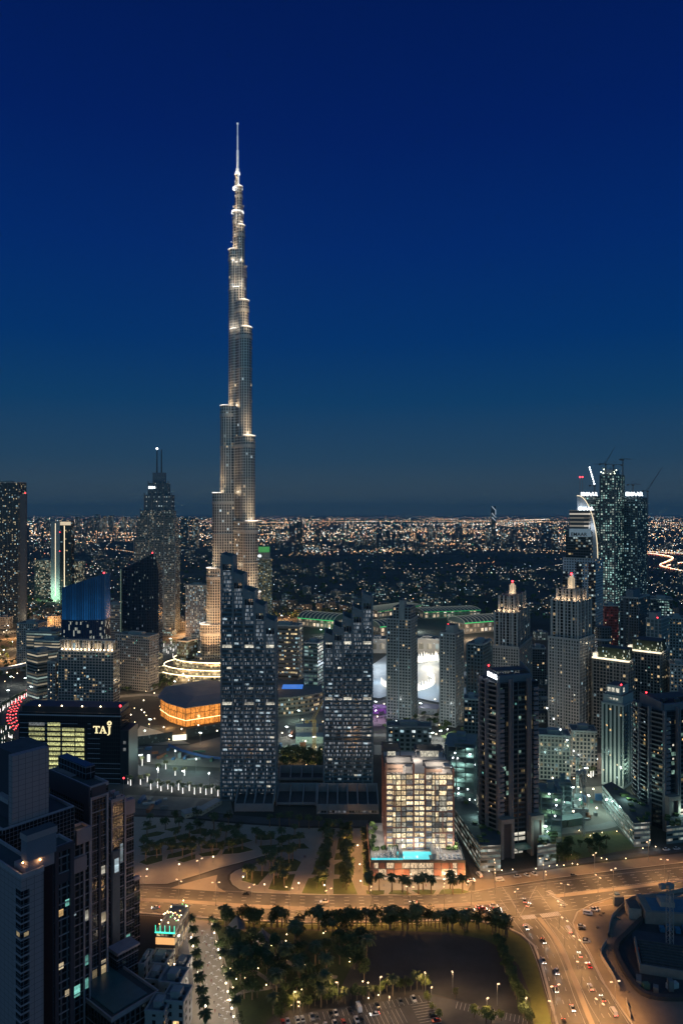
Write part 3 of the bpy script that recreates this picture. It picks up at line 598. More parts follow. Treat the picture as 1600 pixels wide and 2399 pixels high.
# their shared podium: frames and tall glass halls
M_hall = facade('podium_hall_glass', (.2, .2, .2), (.03, .035, .045), 2.2, 3.2, .2, .2, .4, ca=(.85, .88, .95), cb=(1, .85, .65), es=.16, seed=5, sub=2)
M_pfr = mat('podium_stone', (.24, .24, .25), .8, var=.12)
def podium(label, u0, u1, Y, D, vt, n, z0=0):
    x0, x1 = xat(u0, Y), xat(u1, Y); H = zat(vt, Y); W_ = x1 - x0; rt = empty('podium_hall', (x0, Y, 0), 0, label, 'podium', 'halls at the foot of the twin towers')
    MB().box(.5, W_ - .5, .5, D, 0, H, 0, 1, bot=False).build('facade', [M_hall, M_roofd], rt)
    m = MB(); m.box(0, W_, -.2, .49, H - 5, H); m.box(0, W_, -.2, .49, 0, .8)
    for k in range(n + 1):
        x = W_ * k / n; m.box(x - .45, x + .45, -.6, .9, 0, H + 1); m.prism([(x - .45, .9), (x + .45, .9), (x + .45, D), (x - .45, D)], H + .01, [H + 1, H + 1, H + 7, H + 7])
    m.box(0, W_, D - .6, D, H + .02, H + 7); m.build('stone_frame', M_pfr, rt); return rt
podium('glass hall of four bays, left of the three at the tower feet', 551, 640, 575, 22, 1883, 4)
podium('narrow set-back middle hall between the two tower feet', 648, 740, 586, 24, 1880, 3)
podium('wide stone-framed hall of six bays at the foot of the right stepped tower', 743, 886, 570, 26, 1884, 6)
podium('long low block with roof fins behind the middle hall, between the twin towers', 655, 757, 640, 12, 1822, 4)
# ================================================================ MID AND FAR TOWERS
TAN = (.30, .285, .26)
def FM(nm, *a, **k): return facade(nm, *a, **k)
fm_t1 = FM('tan_flat_wall', (.27, .28, .27), GLASS, 3.4, 3.4, .42, .38, .05, es=.8, seed=61)
fm_dk = FM('dark_flat_wall', (.10, .115, .125), GLASS, 3.2, 3.4, .3, .35, .07, es=.8, seed=63)
fm_off = FM('office_strip_wall', (.1, .11, .12), (.02, .03, .035), 2.4, 3.9, .12, .38, .4, es=.8, seed=65, ca=(1, .8, .5), cb=(.7, .95, .95), grp=.8)
def crowned(name, label, uL, uC, uR, v0, v1, v2, v3, Y, th, seed, group):
    """tan art-deco tower: wide base, set-back shaft, taller crown block and glowing lantern"""
    fm = FM('deco_wall', (.34, .33, .31), GLASS, 3.0, 3.4, .46, .34, .035, es=.8, seed=67); rt, L, M_, H = block(name, label, 'tower', uL, uC, uR, v0, Y, th, fm, fins=9, finm=mat('deco_pier', (.36, .35, .33), .8), group=group, slabm=M_conc, wins=14, seed=seed, plant=False)
    pier = mat('deco_pier', (.36, .35, .33), .8)
    fm2 = FM('deco_shaft', (.3, .29, .28), (.01, .013, .018), 4.2, 3.4, .4, .2, .04, es=.9, seed=68)
    H1, H2, H3 = zat(v1, Y + 4), zat(v2, Y + 8), zat(v3, Y + 14)
    MB().box(-L + 2.5, -2.5, 2.5, M_ - 2.5, H, H1, 0, 1).build('shaft', [fm2, M_roofd], rt)
    m = MB()
    for q in (0, .22, .5, .78, 1): x = -L + 2.5 + (L - 5) * q; m.box(x - .9, x + .9, 1.7, 2.49, H, H1 + 1.2); y = 2.5 + (M_ - 5) * q; m.box(-2.49, -1.7, y - .9, y + .9, H, H1 + 1.2); m.box(-L + 1.7, -L + 2.49, y - .9, y + .9, H, H1 + 1.2)
    apart(m, 'pier', pier, rt)
    MB().box(-L + 7, -7, 7, M_ - 7, H1, H2, 0, 1).build('crown_block', [fm2, M_roofd], rt); m = MB()
    for q in (0, .32, .68, 1): x = -L + 7 + (L - 14) * q; m.box(x - 1, x + 1, 5.8, 6.99, H1, H2 + .8); y = 7 + (M_ - 14) * q; m.box(-6.99, -5.8, y - 1, y + 1, H1, H2 + .8); m.box(-L + 5.8, -L + 6.99, y - 1, y + 1, H1, H2 + .8)
    apart(m, 'crown_pier', pier, rt)
    cx, cy = -L / 2, M_ / 2; m = MB(); m.prism(circ(cx, cy, 3.6, 8), H2, H3 - 2); m.prism(circ(cx, cy, 4.2, 8), H2, H2 + 1.5); m.prism(circ(cx, cy, 2.2, 8), H3 - 2, H3); m.build('lantern', mat('lit_lantern_glass', (.5, .42, .32), .4, 0, .5, .8, em=(1, .74, .45), es=.5), rt)
    m = MB()
    for p in circ(cx, cy, 4.1, 8): m.bar((p[0], p[1], H2), (p[0], p[1], H3 - 2), .5)
    m.build('lantern_ribs', pier, rt); beacon(rt, (cx, cy, H3 + 2.4), 1.3)
    for q in (.03, .35, .65, .97): lamp((-L + 7 + (L - 14) * q, 4.4, H1 + 1.5), (1, .68, .4), 1600, .5, rt)
    for yy in (.2, .8): lamp((-4.4, 7 + (M_ - 14) * yy, H1 + 1.5), (1, .68, .4), 1600, .5, rt); lamp((-L + 4.4, 7 + (M_ - 14) * yy, H1 + 1.5), (1, .68, .4), 1200, .5, rt)
    lamp((cx, cy - 6.5, H2 + 2), (1, .75, .5), 1400, .4, rt); return rt
crowned('deco_tower', 'tan art-deco tower with glowing lantern and red beacon, rising behind the dark signed tower', 1152, 1215, 1245, 1518, 1436, 1398, 1372, 840, 25, 3, 'pair of tan lantern-topped towers')
crowned('deco_tower', 'tallest tan art-deco tower with glowing lantern, right of its twin, above the villa terrace', 1284, 1356, 1391, 1500, 1410, 1382, 1352, 760, 40, 4, 'pair of tan lantern-topped towers')
rt, L, M_, H = block('flat_tower', 'grey-green apartment tower with stepped top and bright left face, in front of the lake', 'tower', 906, 962, 977, 1453, 815, 20, fm_t1, slab=3.4, out=.25, fins=7, finm=mat('grey_green_trim', (.22, .25, .25), .8), wins=16, seed=6, plant=False, group='towers standing at the lake')
fmx = FM('grey_green_top', (.24, .26, .26), GLASS, 3.4, 3.4, .4, .3, .03, es=1, seed=70)
MB().box(-L * .78, -L * .05, 2, M_ - 2, H, H + 14, 0, 1).build('upper_storeys', [fmx, M_roofd], rt); MB().box(-L * .48, -L * .26, -.6, 10, H, H + 22, 0, 1).build('lift_tower', [mat('grey_green_trim', (.22, .25, .25), .8), M_roofd], rt)
MB().box(-L * .52, -L * .50, -.9, -.1, 0, H).build('light_fin', mat('pale_fin', (.35, .42, .45), .6), rt)
rt, L, M_, H = block('flat_tower', 'narrower grey-green tower with a flat top at the right end of the lake', 'tower', 1030, 1066, 1085, 1486, 800, 28, fm_t1, fins=6, finm=mat('grey_green_trim', (.22, .25, .25), .8), wins=14, seed=7, plant=False, group='towers standing at the lake')
MB().box(-L * .62, -L * .1, 1, M_ * .6, H, H + 9.5, 0, 1).build('lift_tower', [mat('grey_green_trim', (.22, .25, .25), .8), M_roofd], rt); beacon(rt, (-L * .5, 2, H + 10.5), .5)
block('flat_tower', 'low dark apartment tower directly left of the dark signed tower', 'tower', 1093, 1130, 1152, 1512, 700, 28, FM('dim_teal_wall', (.12, .15, .16), GLASS, 3.2, 3.4, .4, .35, .08, es=.7, seed=71), fins=7, finm=mat('dim_teal_trim', (.1, .13, .14), .8), wins=12, seed=8)
# tower with the quarter-circle sail and two masts
rt, L, M_, H = block('hotel_tower', 'tall white-gridded hotel tower with quarter-circle sail roof and twin masts', 'tower', 1318, 1394, 1412, 1310, 985, 34, FM('white_grid_wall', (.42, .44, .46), GLASS, 3.6, 3.7, .5, .45, .06, es=1.5, seed=73), plant=False, wins=12, seed=9)
fmd = FM('hotel_dark_strip', (.05, .06, .07), GLASS, 3.4, 3.7, .15, .4, .2, es=.7, seed=74, cb=(.8, 1, 1), mixab=.7)
m = MB()
for q0, q1 in ((0, .16), (.42, .6), (.8, 1.0)): m.box(-L + L * q0, -L + L * q1, -1.2, -.01, 0, H * (.97 if q0 else .9), 0)
apart(m, 'cladding', fmd, rt)
Hm, Hs, Ht = zat(1245, 990), zat(1195, 990), zat(1160, 990); kx = 990 / F
MB().box(-L * .93, -L * .16, 2, M_ * .85, H, Hm, 0, 1).build('upper_block', [fmd, M_roofd], rt); MB().box(-L * .82, -L * .22, 3, M_ * .75, Hm, Hs, 0, 1).build('top_storeys', [FM('hotel_lit_strips', (.1, .1, .1), (.02, .02, .02), 60, 5.5, .0, .6, 1, ca=(1, .9, .75), cb=(1, .9, .75), es=.9, seed=2), M_roofd], rt)
P = [(-L * .64, H)] + [(-L * .64, Ht)]; cx0 = -L * .62; rx, rz = L * .62, Ht - H
for k in range(1, 15): t = math.pi / 2 * (1 - k / 14); P.append((cx0 + rx * math.cos(t), H + rz * math.sin(t)))
m = MB(); y0, y1 = M_ * .3, M_ * .3 + 2.2; n_ = len(P)
m.face([(p[0], y0, p[1]) for p in reversed(P)]); m.face([(p[0], y1, p[1]) for p in P])
for i in range(n_): a, c = P[i], P[(i + 1) % n_]; m.face([(a[0], y0, a[1]), (c[0], y0, c[1]), (c[0], y1, c[1]), (a[0], y1, a[1])])
m.build('sail_wall', mat('sail_panel', (.34, .38, .42), .6), rt); m = MB()
for i in range(1, n_ - 1): m.bar((P[i][0], y0 - .3, P[i][1]), (P[i + 1][0], y0 - .3, P[i + 1][1]), 1.0)
m.build('sail_edge_light', glow_mat('sail_edge_glow', (1, .8, .5), 1.3), rt)
for x in (-L * .55, -L * .47): MB().bar((x, y0, H), (x, y0, zat(1118, 990)), 1.3, w2=.8, n=6).build('mast', M_conc, rt); beacon(rt, (x, y0, zat(1116, 990)), 1.0)
text_obj('EMAAR', 6.2, E_sign, rt, (-L * .36, y0 - .8, zat(1196, 990) + .6)); text_obj('EMAAR', 6.8, mat('dark_letters', (.02, .02, .02), .5, var=0), rt, (-L * .5, -.6, zat(1256, 990)), name='lettering')
MB().box(-L * .8, -L * .14, -.4, 1.9, zat(1258, 990), zat(1239, 990)).build('sign_panel', mat('sign_backing', (.4, .45, .48), .6, em=(.6, .8, .9), es=.12), rt)
lamp((-L * .5, y0 - 8, Hs + 3), (.9, .95, 1), 3500, 1, rt); lamp((-L * .15, y0 - 8, Hm + 6), (.9, .95, 1), 3500, 1, rt)
# two towers going up behind it, with cranes
fmc = FM('site_lit_frame', (.09, .12, .13), (.02, .04, .045), 3.9, 4.0, .42, .42, .62, ca=(.55, 1, .9), cb=(.85, 1, .85), mixab=.3, es=1.0, seed=75, grp=1.1, sub=1)
fmc2 = FM('site_dim_frame', (.07, .10, .12), (.015, .03, .04), 3.6, 4.0, .35, .5, .28, ca=(.5, .9, 1), cb=(.7, 1, .9), es=.6, seed=77, sub=1)
rt, L, M_, H = block('unfinished_tower', 'taller unfinished tower with greenish work lights on every floor and a crane on its roof', 'tower', 1405, 1440, 1461, 1112, 1240, 40, fmc, slab=8, slabm=mat('raw_slab', (.14, .16, .17), .9), fins=12, plant=False, out=.8, group='unfinished towers')
m = MB(); m.box(-L * .8, -L * .2, 2, M_ * .8, H, H + 9); 
for k in range(7): m.bar((-L * RG.random(), M_ * RG.random(), H), (-L * RG.random(), M_ * RG.random(), H + 14), .8)
m.build('scaffold', M_steel, rt); m = MB()
for k in range(10): m.ball((-L * RG.random(), RG.random() * 8 - .5, H + 1 + 9 * RG.random()), .9)
m.build('work_lights', glow_mat('work_light_glow', (.9, 1, .7), 6), rt)
block('unfinished_tower', 'darker unfinished tower with a blank blue top and roof sign, right of the lit one', 'tower', 1461, 1492, 1514, 1166, 1250, 40, fmc2, slab=8, slabm=mat('raw_slab', (.14, .16, .17), .9), fins=12, plant=False, out=.8, group='unfinished towers')
rt, L, M_, H = block('unfinished_tower', 'unfinished tower mostly hidden behind the sail-roofed hotel, its roof sign showing', 'tower', 1362, 1394, 1408, 1164, 1290, 40, fmc, slab=8, slabm=mat('raw_slab', (.14, .16, .17), .9), plant=False, group='unfinished towers')
for u, Yq, lab in ((1378, 1288, 'white glowing roof sign behind the hotel sail'), (1483, 1250, 'white glowing roof sign on the darker unfinished tower')):
    z = zat(1163, Yq); s_ = empty('roof_sign', (xat(u, Yq), Yq - 3, z), 0, lab, 'sign', 'glowing roof signs'); text_obj('EMAAR', 9.2, E_sign, s_, (0, 0, 1), depth=.4)
    m = MB()
    for k in range(5): m.box(-11 + 5.5 * k - .2, -11 + 5.5 * k + .2, .5, 1, -3, 7)
    m.box(-12, 12, .5, .9, .2, .7); m.build('sign_frame', M_dark, s_)
def crane(label, u, vbase, vtop, Y, jib, cj, ang, rz, luff=0, lights=0, col=None, z0=None, w=1.5):
    z0 = zat(vbase, Y) if z0 is None else z0; zt = zat(vtop, Y); cm = col or mat('crane_steel', (.12, .12, .12), .6)
    c = empty('tower_crane', (xat(u, Y), Y, z0), rz, label, 'crane', 'tower cranes'); H = zt - z0; m = MB()
    for p, q in ((-1, -1), (1, -1), (1, 1), (-1, 1)): m.bar((p * w / 2, q * w / 2, 0), (p * w / 2, q * w / 2, H), .35 * w / 1.5)
    k = 0
    while k < H - 2:
        m.bar((-w / 2, -w / 2, k), (w / 2, -w / 2, k + 2.5), .22); m.bar((w / 2, w / 2, k), (-w / 2, w / 2, k + 2.5), .22); m.bar((-w / 2, w / 2, k), (-w / 2, -w / 2, k + 2.5), .22); m.bar((w / 2, -w / 2, k), (w / 2, w / 2, k + 2.5), .22); k += 2.5
    m.build('mast', cm, c); m = MB(); m.box(-1.6, 1.6, -1.5, 1.5, H, H + 2.4); m.build('cab', cm, c)
    a = math.radians(luff); d = Vector((math.cos(a), 0, math.sin(a))); o_ = Vector((0, 0, H + 2.4)); m = MB(); e = o_ + d * jib; up = Vector((-d.z, 0, d.x)) * 1.4
    m.bar(o_, e, .4); m.bar(o_ + up, e, .35); t = 0
    while t < jib - 3: m.bar(o_ + d * t + up * (1 - t / jib), o_ + d * (t + 3), .2); m.bar(o_ + d * (t + 3), o_ + d * (t + 3) + up * (1 - (t + 3) / jib), .2); t += 3
    m.build('jib', cm, c); m = MB(); m.bar(o_, o_ + Vector((-cj, 0, .4)), .8); m.bar(o_ + Vector((-cj * .4, 0, 0)), o_ + Vector((0, 0, 6)), .4); m.bar(o_ + Vector((0, 0, 6)), o_ + d * jib * .6, .2); m.box(-cj - 1.5, -cj + 1.5, -1, 1, H + .4, H + 3); m.build('counter_jib', cm, c)
    if lights:
        m = MB()
        for k in range(lights): q = o_ + d * (jib * (k + .6) / lights); m.ball((q.x, q.y - 1, q.z), 1.1 if Y > 800 else .55)
        m.build('jib_lights', glow_mat('crane_light_glow', (.92, .98, 1), 9), c)
    return c
crane('flat-jib crane atop the taller unfinished tower', 1436, 1112, 1092, 1240, 34, 14, 0, math.pi, 2)
crane('luffing crane raising its jib above the taller unfinished tower', 1418, 1110, 1090, 1238, 34, 10, 0, 0, 62)
crane('tall free-standing crane beside the right edge of the taller unfinished tower', 1458, 1170, 1079, 1236, 16, 4, 0, 0, 0)
crane('flat-jib crane above the darker unfinished tower', 1482, 1157, 1138, 1262, 14, 9, 0, 0, 0)
crane('luffing crane on a tall mast right of the darker unfinished tower', 1516, 1480, 1153, 1245, 48, 8, 0, 0, 58)
crane('crane jib strung with white lights left of the unfinished towers', 1392, 1180, 1140, 1270, 34, 8, 0, 0, 106, 8)
# right-hand cluster
rt, L, M_, H = block('flat_tower', 'blue-grey shouldered apartment tower in front of the darker unfinished tower', 'tower', 1452, 1495, 1521, 1402, 900, 38, fm_dk, fins=6, finm=mat('bluegrey_trim', (.13, .16, .19), .8), wins=12, seed=12, plant=False)
MB().box(-L * .7, -L * .3, 0.5, M_ * .6, H, H + 10, 0, 1).build('lift_tower', [mat('bluegrey_trim', (.13, .16, .19), .8), M_roofd], rt)
rt, L, M_, H = block('flat_tower', 'small pale tower with a tall glazed bay and red roof light at the right', 'tower', 1512, 1548, 1568, 1452, 860, 40, FM('pale_bay_wall', (.33, .33, .31), (.12, .15, .15), 4.5, 4.2, .3, .18, .1, es=.6, seed=79), wins=14, seed=13, plant=False)
MB().box(-L * .78, -L * .3, -.4, M_ * .5, H, H + 8, 0, 1).build('lift_tower', [M_conc, M_roofd], rt); beacon(rt, (-L * .25, 1, H + 2), .7)
for nm, uL, uC, uR, vt, Y, lab in (('boulevard_tower', 1388, 1470, 1486, 1552, 745, 'dark tower with white-lit glass crown, left of its pair'), ('boulevard_tower', 1470, 1545, 1566, 1532, 790, 'dark tower with white-lit glass crown, right and taller of its pair')):
    rt, L, M_, H = block(nm, lab, 'tower', uL, uC, uR, vt, Y, 40, FM('boulevard_wall', (.19, .19, .18), GLASS, 3.4, 3.5, .28, .28, .05, es=1, seed=80), slab=0, fins=7, finm=mat('boulevard_frame', (.24, .23, .21), .8), wins=20, seed=int(uL), plant=False, group='pair of white-crowned towers')
    MB().box(-L * .86, -1, .8, M_ * .8, H, H + 13, 0, 1).build('glass_crown', [FM('crown_glass', (.03, .045, .035), (.035, .05, .035), 1.2, 2.2, .1, .1, .06, es=1.4, seed=81, ca=(.9, 1, .8), grp=1.3), M_roofd], rt)
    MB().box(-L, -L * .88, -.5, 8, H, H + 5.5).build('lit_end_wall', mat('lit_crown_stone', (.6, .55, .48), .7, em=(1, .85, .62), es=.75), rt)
    m = MB(); m.box(-L - .5, 1.5, -1.6, .6, H + .2, H + 1.6); m.build('crown_ledge_light', glow_mat('crown_ledge_glow', (1, .84, .58), 1.5), rt)
    for q in (.15, .4, .65, .9): lamp((-L * q, -2.2, H + 3.2), (1, .85, .6), 800, .5, rt)
    lamp((3.0, M_ * .3, H + 2), (1, .85, .6), 900, .5, rt)
rt, L, M_, H = block('stone_tower', 'pale stone tower with square glowing top windows, left of the right-hand dark tower', 'tower', 1408, 1460, 1487, 1655, 620, 42, FM('stone_strip_wall', (.36, .37, .34), (.02, .04, .045), 3.6, 80, .52, .03, .0, es=.5, seed=82), plant=False, wins=12, seed=15)
MB().box(-L + 1.2, -1.2, 1.2, M_ - 1.2, H, H + 8, 0, 1).build('upper_storeys', [mat('pale_stone', (.36, .37, .34), .8), M_roofd], rt); MB().box(-L * .82, -3.5, 3.5, M_ * .75, H + 8, H + 16, 0, 1).build('roof_pavilion', [mat('pale_stone', (.36, .37, .34), .8), M_roofd], rt)
for k in range(4):
    if k < 3: o = MB().box(-1.3, 1.3, -.25, 0, 0, 3.6).build('window', WIN[2], rt, (-L * (.72 - .19 * k), 3.45, H + 10.2))
    else: o = MB().box(0, .25, -1.3, 1.3, 0, 3.6).build('window', WIN[2], rt, (-3.45, M_ * .35, H + 10.2))
for k in range(3): MB().box(-.8, .8, -.2, 0, 0, 1.6).build('window', WIN[2], rt, (-L * (.6 - .14 * k), 1.18, H + 4))
beacon(rt, (-4, 5, H + 17), .7); each([[(.01, 1.3, M_ * .1, M_ * .28, 8 + 3.5 * k, 9.2 + 3.5 * k)] for k in range(int((H - 11) / 3.5))], 'balcony', mat('balcony_dark_metal', (.07, .09, .09), .6), rt); lamp((6, 4, 20), (.7, 1, .8), 6000, 1, rt); lamp((-L * .4, -12, 14), (.8, 1, .8), 9000, 1, rt)  # balconies in dark metal
# ---- the dark pair with ribbon balconies and paired stone fins
def dark_pair(label, uL, uC, uR, vt, Y, seed, sign):
    th = 74; rt, L, M_, H = None, 0, 0, 0; xc, L, M_, t = frame(uL, uC, uR, Y, th); L = min(L, 46); H = zat(vt, Y)
    rt = empty('ribbon_tower', (xc, Y, 0), -t, label, 'tower', 'dark towers with ribbon balconies'); st = mat('mauve_stone', (.15, .145, .16), .75, var=.15); gl = FM('night_glass', (.035, .04, .045), GLASS, 2.9, 3.4, .06, .16, .08, ca=(1, .75, .35), cb=(.6, 1, .8), mixab=.45, es=.5, seed=83, sub=4)
    # curved left facade: in this frame it runs along -x at y=0 and bulges towards -y
    n_ = 10; C = [(-L * k / n_, -4.5 * math.sin(math.pi * k / n_)) for k in range(n_ + 1)]
    poly = [(0, 0), (0, M_), (-L, M_)] + list(reversed(C))[0:-1]; poly = list(poly)
    MB().prism(poly, 0, H, 0, 1).build('facade', [gl, M_roofd], rt); z = 18
    while z < H - 1:
        m = MB()
        for i in range(n_):
            (a, b_), (c, d) = C[i], C[i + 1]
            if i in (3, 6): continue
            m.prism([(a, b_ - .02), (c, d - .02), (c, d - 1.7), (a, b_ - 1.7)][::-1], z, z + .35, bot=True); m.prism([(a, b_ - 1.6), (c, d - 1.6), (c, d - 1.7), (a, b_ - 1.7)][::-1], z + .36, z + 1.1)
        m.build('ribbon_balcony', mat('balcony_rail_metal', (.13, .14, .15), .5, .2), rt); z += 3.4
    m = MB()
    for i in (3, 6): a, b_ = C[i]; m.box(a - .8, a + .8, b_ - 2.2, b_ + .2, 0, H + 2)
    m.box(-1.0, 1.5, -1.2, .5, 0, H + 1); apart(m, 'facade_pier', st, rt)
    # right face (towards +x): stone blocks, paired fins, glazed middle with balconies
    sb = []
    for y0, nm in ((1.0, 'a'), (M_ - 7.0, 'b')):
        z = 27.5 if nm == 'a' else 27.6
        while z < H - 3: sb.append([(.02, 1.9, y0 - .6 if nm == 'a' else y0 + 2.6, y0 + 2.6 if nm == 'a' else y0 + 6.4, z, z + 2.3)]); z += 3.4
    each(sb, 'stone_balcony', st, rt)
    for y0 in (M_ * .25, M_ * .70): MB().box(.02, 2.6, y0 - .1, y0 + .9, 15, H + 3).build('stone_fin', st, rt); MB().box(.02, 2.6, y0 + 1.6, y0 + 2.6, 15, H + 3).build('stone_fin', st, rt)
    MB().box(.02, .9, M_ * .475, M_ * .475 + .35, 0, H).build('facade_mullion', mat('balcony_rail_metal', (.13, .14, .15), .5, .2), rt)
    each([[(.02, 1.0, M_ * .25 + 4, M_ * .70 - 1.5, z, z + .3), (.95, 1.05, M_ * .25 + 4, M_ * .70 - 1.5, z + .9, z + 1.05)] for z in [18 + 3.4 * k for k in range(int((H - 20) / 3.4))]], 'balcony', mat('balcony_rail_metal', (.13, .14, .15), .5, .2), rt)
    # portal boxes at the foot
    for y0 in (-1.0, M_ - 9):
        m = MB(); m.box(.03, 6, y0, y0 + 2, 0, 27); m.box(.03, 6, y0 + 8, y0 + 10, 0, 27); m.box(.03, 6, y0 + 2.001, y0 + 7.999, 24, 27); m.build('portal_frame', mat('warm_portal_stone', (.26, .2, .17), .8), rt); MB().box(.04, 4.2, y0 + 2.01, y0 + 7.99, 0, 23.9).build('portal_panel', mat('portal_bronze', (.07, .05, .05), .6), rt)
    MB().box(.1, 9, M_ * .33, M_ * .68, 6.2, 7).build('entrance_canopy', mat('canopy_glass', (.15, .24, .2), .3), rt); MB().box(.05, .3, M_ * .4, M_ * .6, .3, 5).build('entrance_window', WIN[2], rt)
    for j in range(2): MB().box(.05, .3, M_ * .36, M_ * .66, 9 + 3.4 * j, 11.2 + 3.4 * j).build('window', WIN[2], rt)
    # roof: folded plane, plant screen and sign
    m = MB(); m.prism([(-6, 2), (-3, 2), (-3, M_ - 3), (-6, M_ - 3)], H, H + 4.5); m.prism([(-L * .8, .5), (-L * .8, 1.5), (-4, 1.5), (-4, .5)][::-1], H, [H + 8, H + 8, H + 6, H + 6][::-1]); m.prism([(-L * .8, M_ - 2), (-L * .3, M_ - 2), (-L * .3, M_ - 1), (-L * .8, M_ - 1)], H, [H + 10, H + 5, H + 5, H + 10]); apart(m, 'roof_screen', st, rt)
    MB().box(-L * .75, -L * .35, 4, M_ - 4, H + 6.2, H + 6.7).build('roof_canopy', M_roofd, rt); m = MB()
    for k in range(8): a, b_ = -RG.uniform(.1, .9) * L, RG.uniform(.2, .8) * M_; m.box(a - 1, a + 1, b_ - 1, b_ + 1, H + .02, H + 2.5)
    m.build('roof_units', M_steel, rt); beacon(rt, (-L * .62, 1.5, H + 9.2), .6)
    if sign: text_obj('EMAAR', 4.4, E_sign, rt, (-L * .35, .3, H + 2.2))
    lit_windows(rt, L, M_, H, 30, 2.9, 3.4, seed=seed, zmin=22)
    for o in [o for o in rt.children if o.name.startswith('window') and o.location.y < 0.2 and o.location.x < -.5]: o.location.y = -4.5 * math.sin(math.pi * -o.location.x / L) - .06
    return rt, L, M_, H
dark_pair('dark ribbon-balcony tower with stone fins and a lit roof sign, before the tan towers', 1124, 1167, 1260, 1602, 500, 21, True)
dark_pair('dark ribbon-balcony tower with paired stone fins cut by the right edge of the view', 1482, 1556, 1656, 1668, 540, 22, False)
def strip_podium(label, pts, H, seed):
    P = [gp(*p)[:2] for p in pts]; c = Vector((sum(p[0] for p in P) / len(P), sum(p[1] for p in P) / len(P))); rt = empty('car_park_podium', (c.x, c.y, 0), 0, label, 'podium', 'striped podiums of the dark towers')
    fm = FM('striped_podium_wall', (.16, .18, .17), (.03, .04, .04), 5, 3.6, .06, .55, .85, ca=(.8, 1, .88), cb=(1, .95, .8), mixab=.4, es=.42, seed=seed)
    MB().prism([(p[0] - c.x, p[1] - c.y) for p in P], 0, H, 0, 1).build('facade', [fm, M_roofd], rt); m = MB()
    for k in range(14): a = RG.random(); b_ = RG.random(); q = Vector(P[0]) * (1 - a) * (1 - b_) + Vector(P[1]) * a * (1 - b_) + Vector(P[2]) * a * b_ + Vector(P[3]) * (1 - a) * b_ - c; m.box(q.x - 1.5, q.x + 1.5, q.y - 1.5, q.y + 1.5, H + .01, H + RG.uniform(.8, 2))
    apart(m, 'roof_planter', M_leaf, rt); lamp((0, 5, H + 4), (.6, 1, .85), 2500, .5, rt)
strip_podium('long striped car-park podium left of the left-hand dark tower', [(1124, 2042), (1172, 2040), (1170, 1985), (1082, 1915), (1050, 1925)], 17, 91)
strip_podium('short striped podium block right of the left-hand dark tower', [(1258, 2030), (1302, 2022), (1300, 2000), (1262, 2005)], 14, 92)
strip_podium('long striped car-park podium left of the right-hand dark tower', [(1484, 1985), (1522, 1982), (1520, 1940), (1432, 1880), (1410, 1888)], 17, 93)
strip_podium('short striped podium with lit floors at the right edge of the view', [(1560, 1978), (1660, 1966), (1660, 1945), (1560, 1952)], 13, 94)
# ================================================================ THE BROWN-FRAMED APARTMENT TOWER (middle of the view)
PY = 461.7; X0, X1 = xat(868, PY), xat(1089, PY); WP = X1 - X0; PH = 14.7
rt = empty('apartment_tower', (X0, PY, 0), 0, 'brightly lit mid-rise with brown grid frame, open roof cubes and turquoise pools on its podium', 'apartment tower')
BR = mat('brown_frame', (.22, .10, .075), .6, var=.12); DKF = mat('charcoal_frame', (.055, .055, .06), .5, var=.1); RED = mat('red_brown_screen', (.20, .085, .065), .7, var=.25, scale=.6)
DECK = mat('pale_deck', (.50, .46, .42), .8, var=.12, scale=.3); GRAIL = mat('glass_rail', (.28, .3, .36), .15, var=.05)
ROOMS = [room('room_bright', (1, .80, .48), 1.5, 1), room('room_warm', (1, .74, .42), .85, 2), room('room_pale', (.95, .88, .68), .55, 3), room('room_dim', (.6, .62, .6), .22, 4)]
# podium
PODI = room('podium_interior', (1, .72, .44), 1.35, 12)
MB().box(.6, WP - .6, .6, 58, 5.1, PH - .3, 0, 1).build('podium', [PODI, DECK], rt)
m = MB(); m.box(-.2, WP + .2, -.3, .59, PH - .9, PH + .9); m.box(-.2, WP + .2, -.3, .59, 4.6, 5.4); m.box(-.2, .5, .591, 60, 4.6, PH + .9); m.box(WP - .5, WP + .2, .591, 60, 4.6, PH + .9); m.box(0, WP, .3, .59, 9.6, 10.0)
for k in range(13): x = WP * k / 12; m.box(x - .18, x + .18, -.2, .58, 5.41, PH - .91)
m.build('podium_frame', DKF, rt)
pr = random.Random(4)
for k in range(12):
    for j in range(2):
        if (k, j) in ((0, 0), (0, 1), (1, 1), (2, 0), (3, 1), (3, 0), (4, 0), (8, 1), (8, 0), (9, 1), (10, 1), (11, 0), (11, 1)): MB().box(WP * k / 12 + .2, WP * (k + (.5 if (k, j) in ((0, 1), (10, 1)) else 1)) / 12 - .2, .1, .3, 5.45 + 4.55 * j, 9.55 + 4.3 * j).build('screen_panel', RED, rt)
for x in (3, 14, 22, 30, 38, 47, 57): MB().bar((x, 2, 0), (x, 2, 5.1), .7, n=8).build('column', DKF, rt)
MB().box(3, WP - 3, 6, 50, .1, 4.8).build('shopfront', mat('shopfront_glow', (.4, .35, .3), .5, em=(1, .78, .55), es=.35), rt)
m = MB()
for k in range(24): a = -1.35; y = 3 + 2.3 * k; m.box(-.45, -.21, y, y + 1.6, 5.2, PH - .4)
m.build('side_screen', RED, rt)
POOL = mat('pool_water', (.1, .6, .68), .08, var=.08, em=(.12, .85, .9), es=.75)
MB().box(WP * .355, WP * .63, 1.0, 9.4, PH - .28, PH + .25).build('swimming_pool', POOL, rt); MB().box(WP * .295, WP * .69, 9.401, 12.8, PH - .28, PH + .25).build('swimming_pool', POOL, rt); MB().box(.55, WP * .345, -.0, 2.6, PH - .28, PH + .92).build('infinity_pool', POOL, rt)
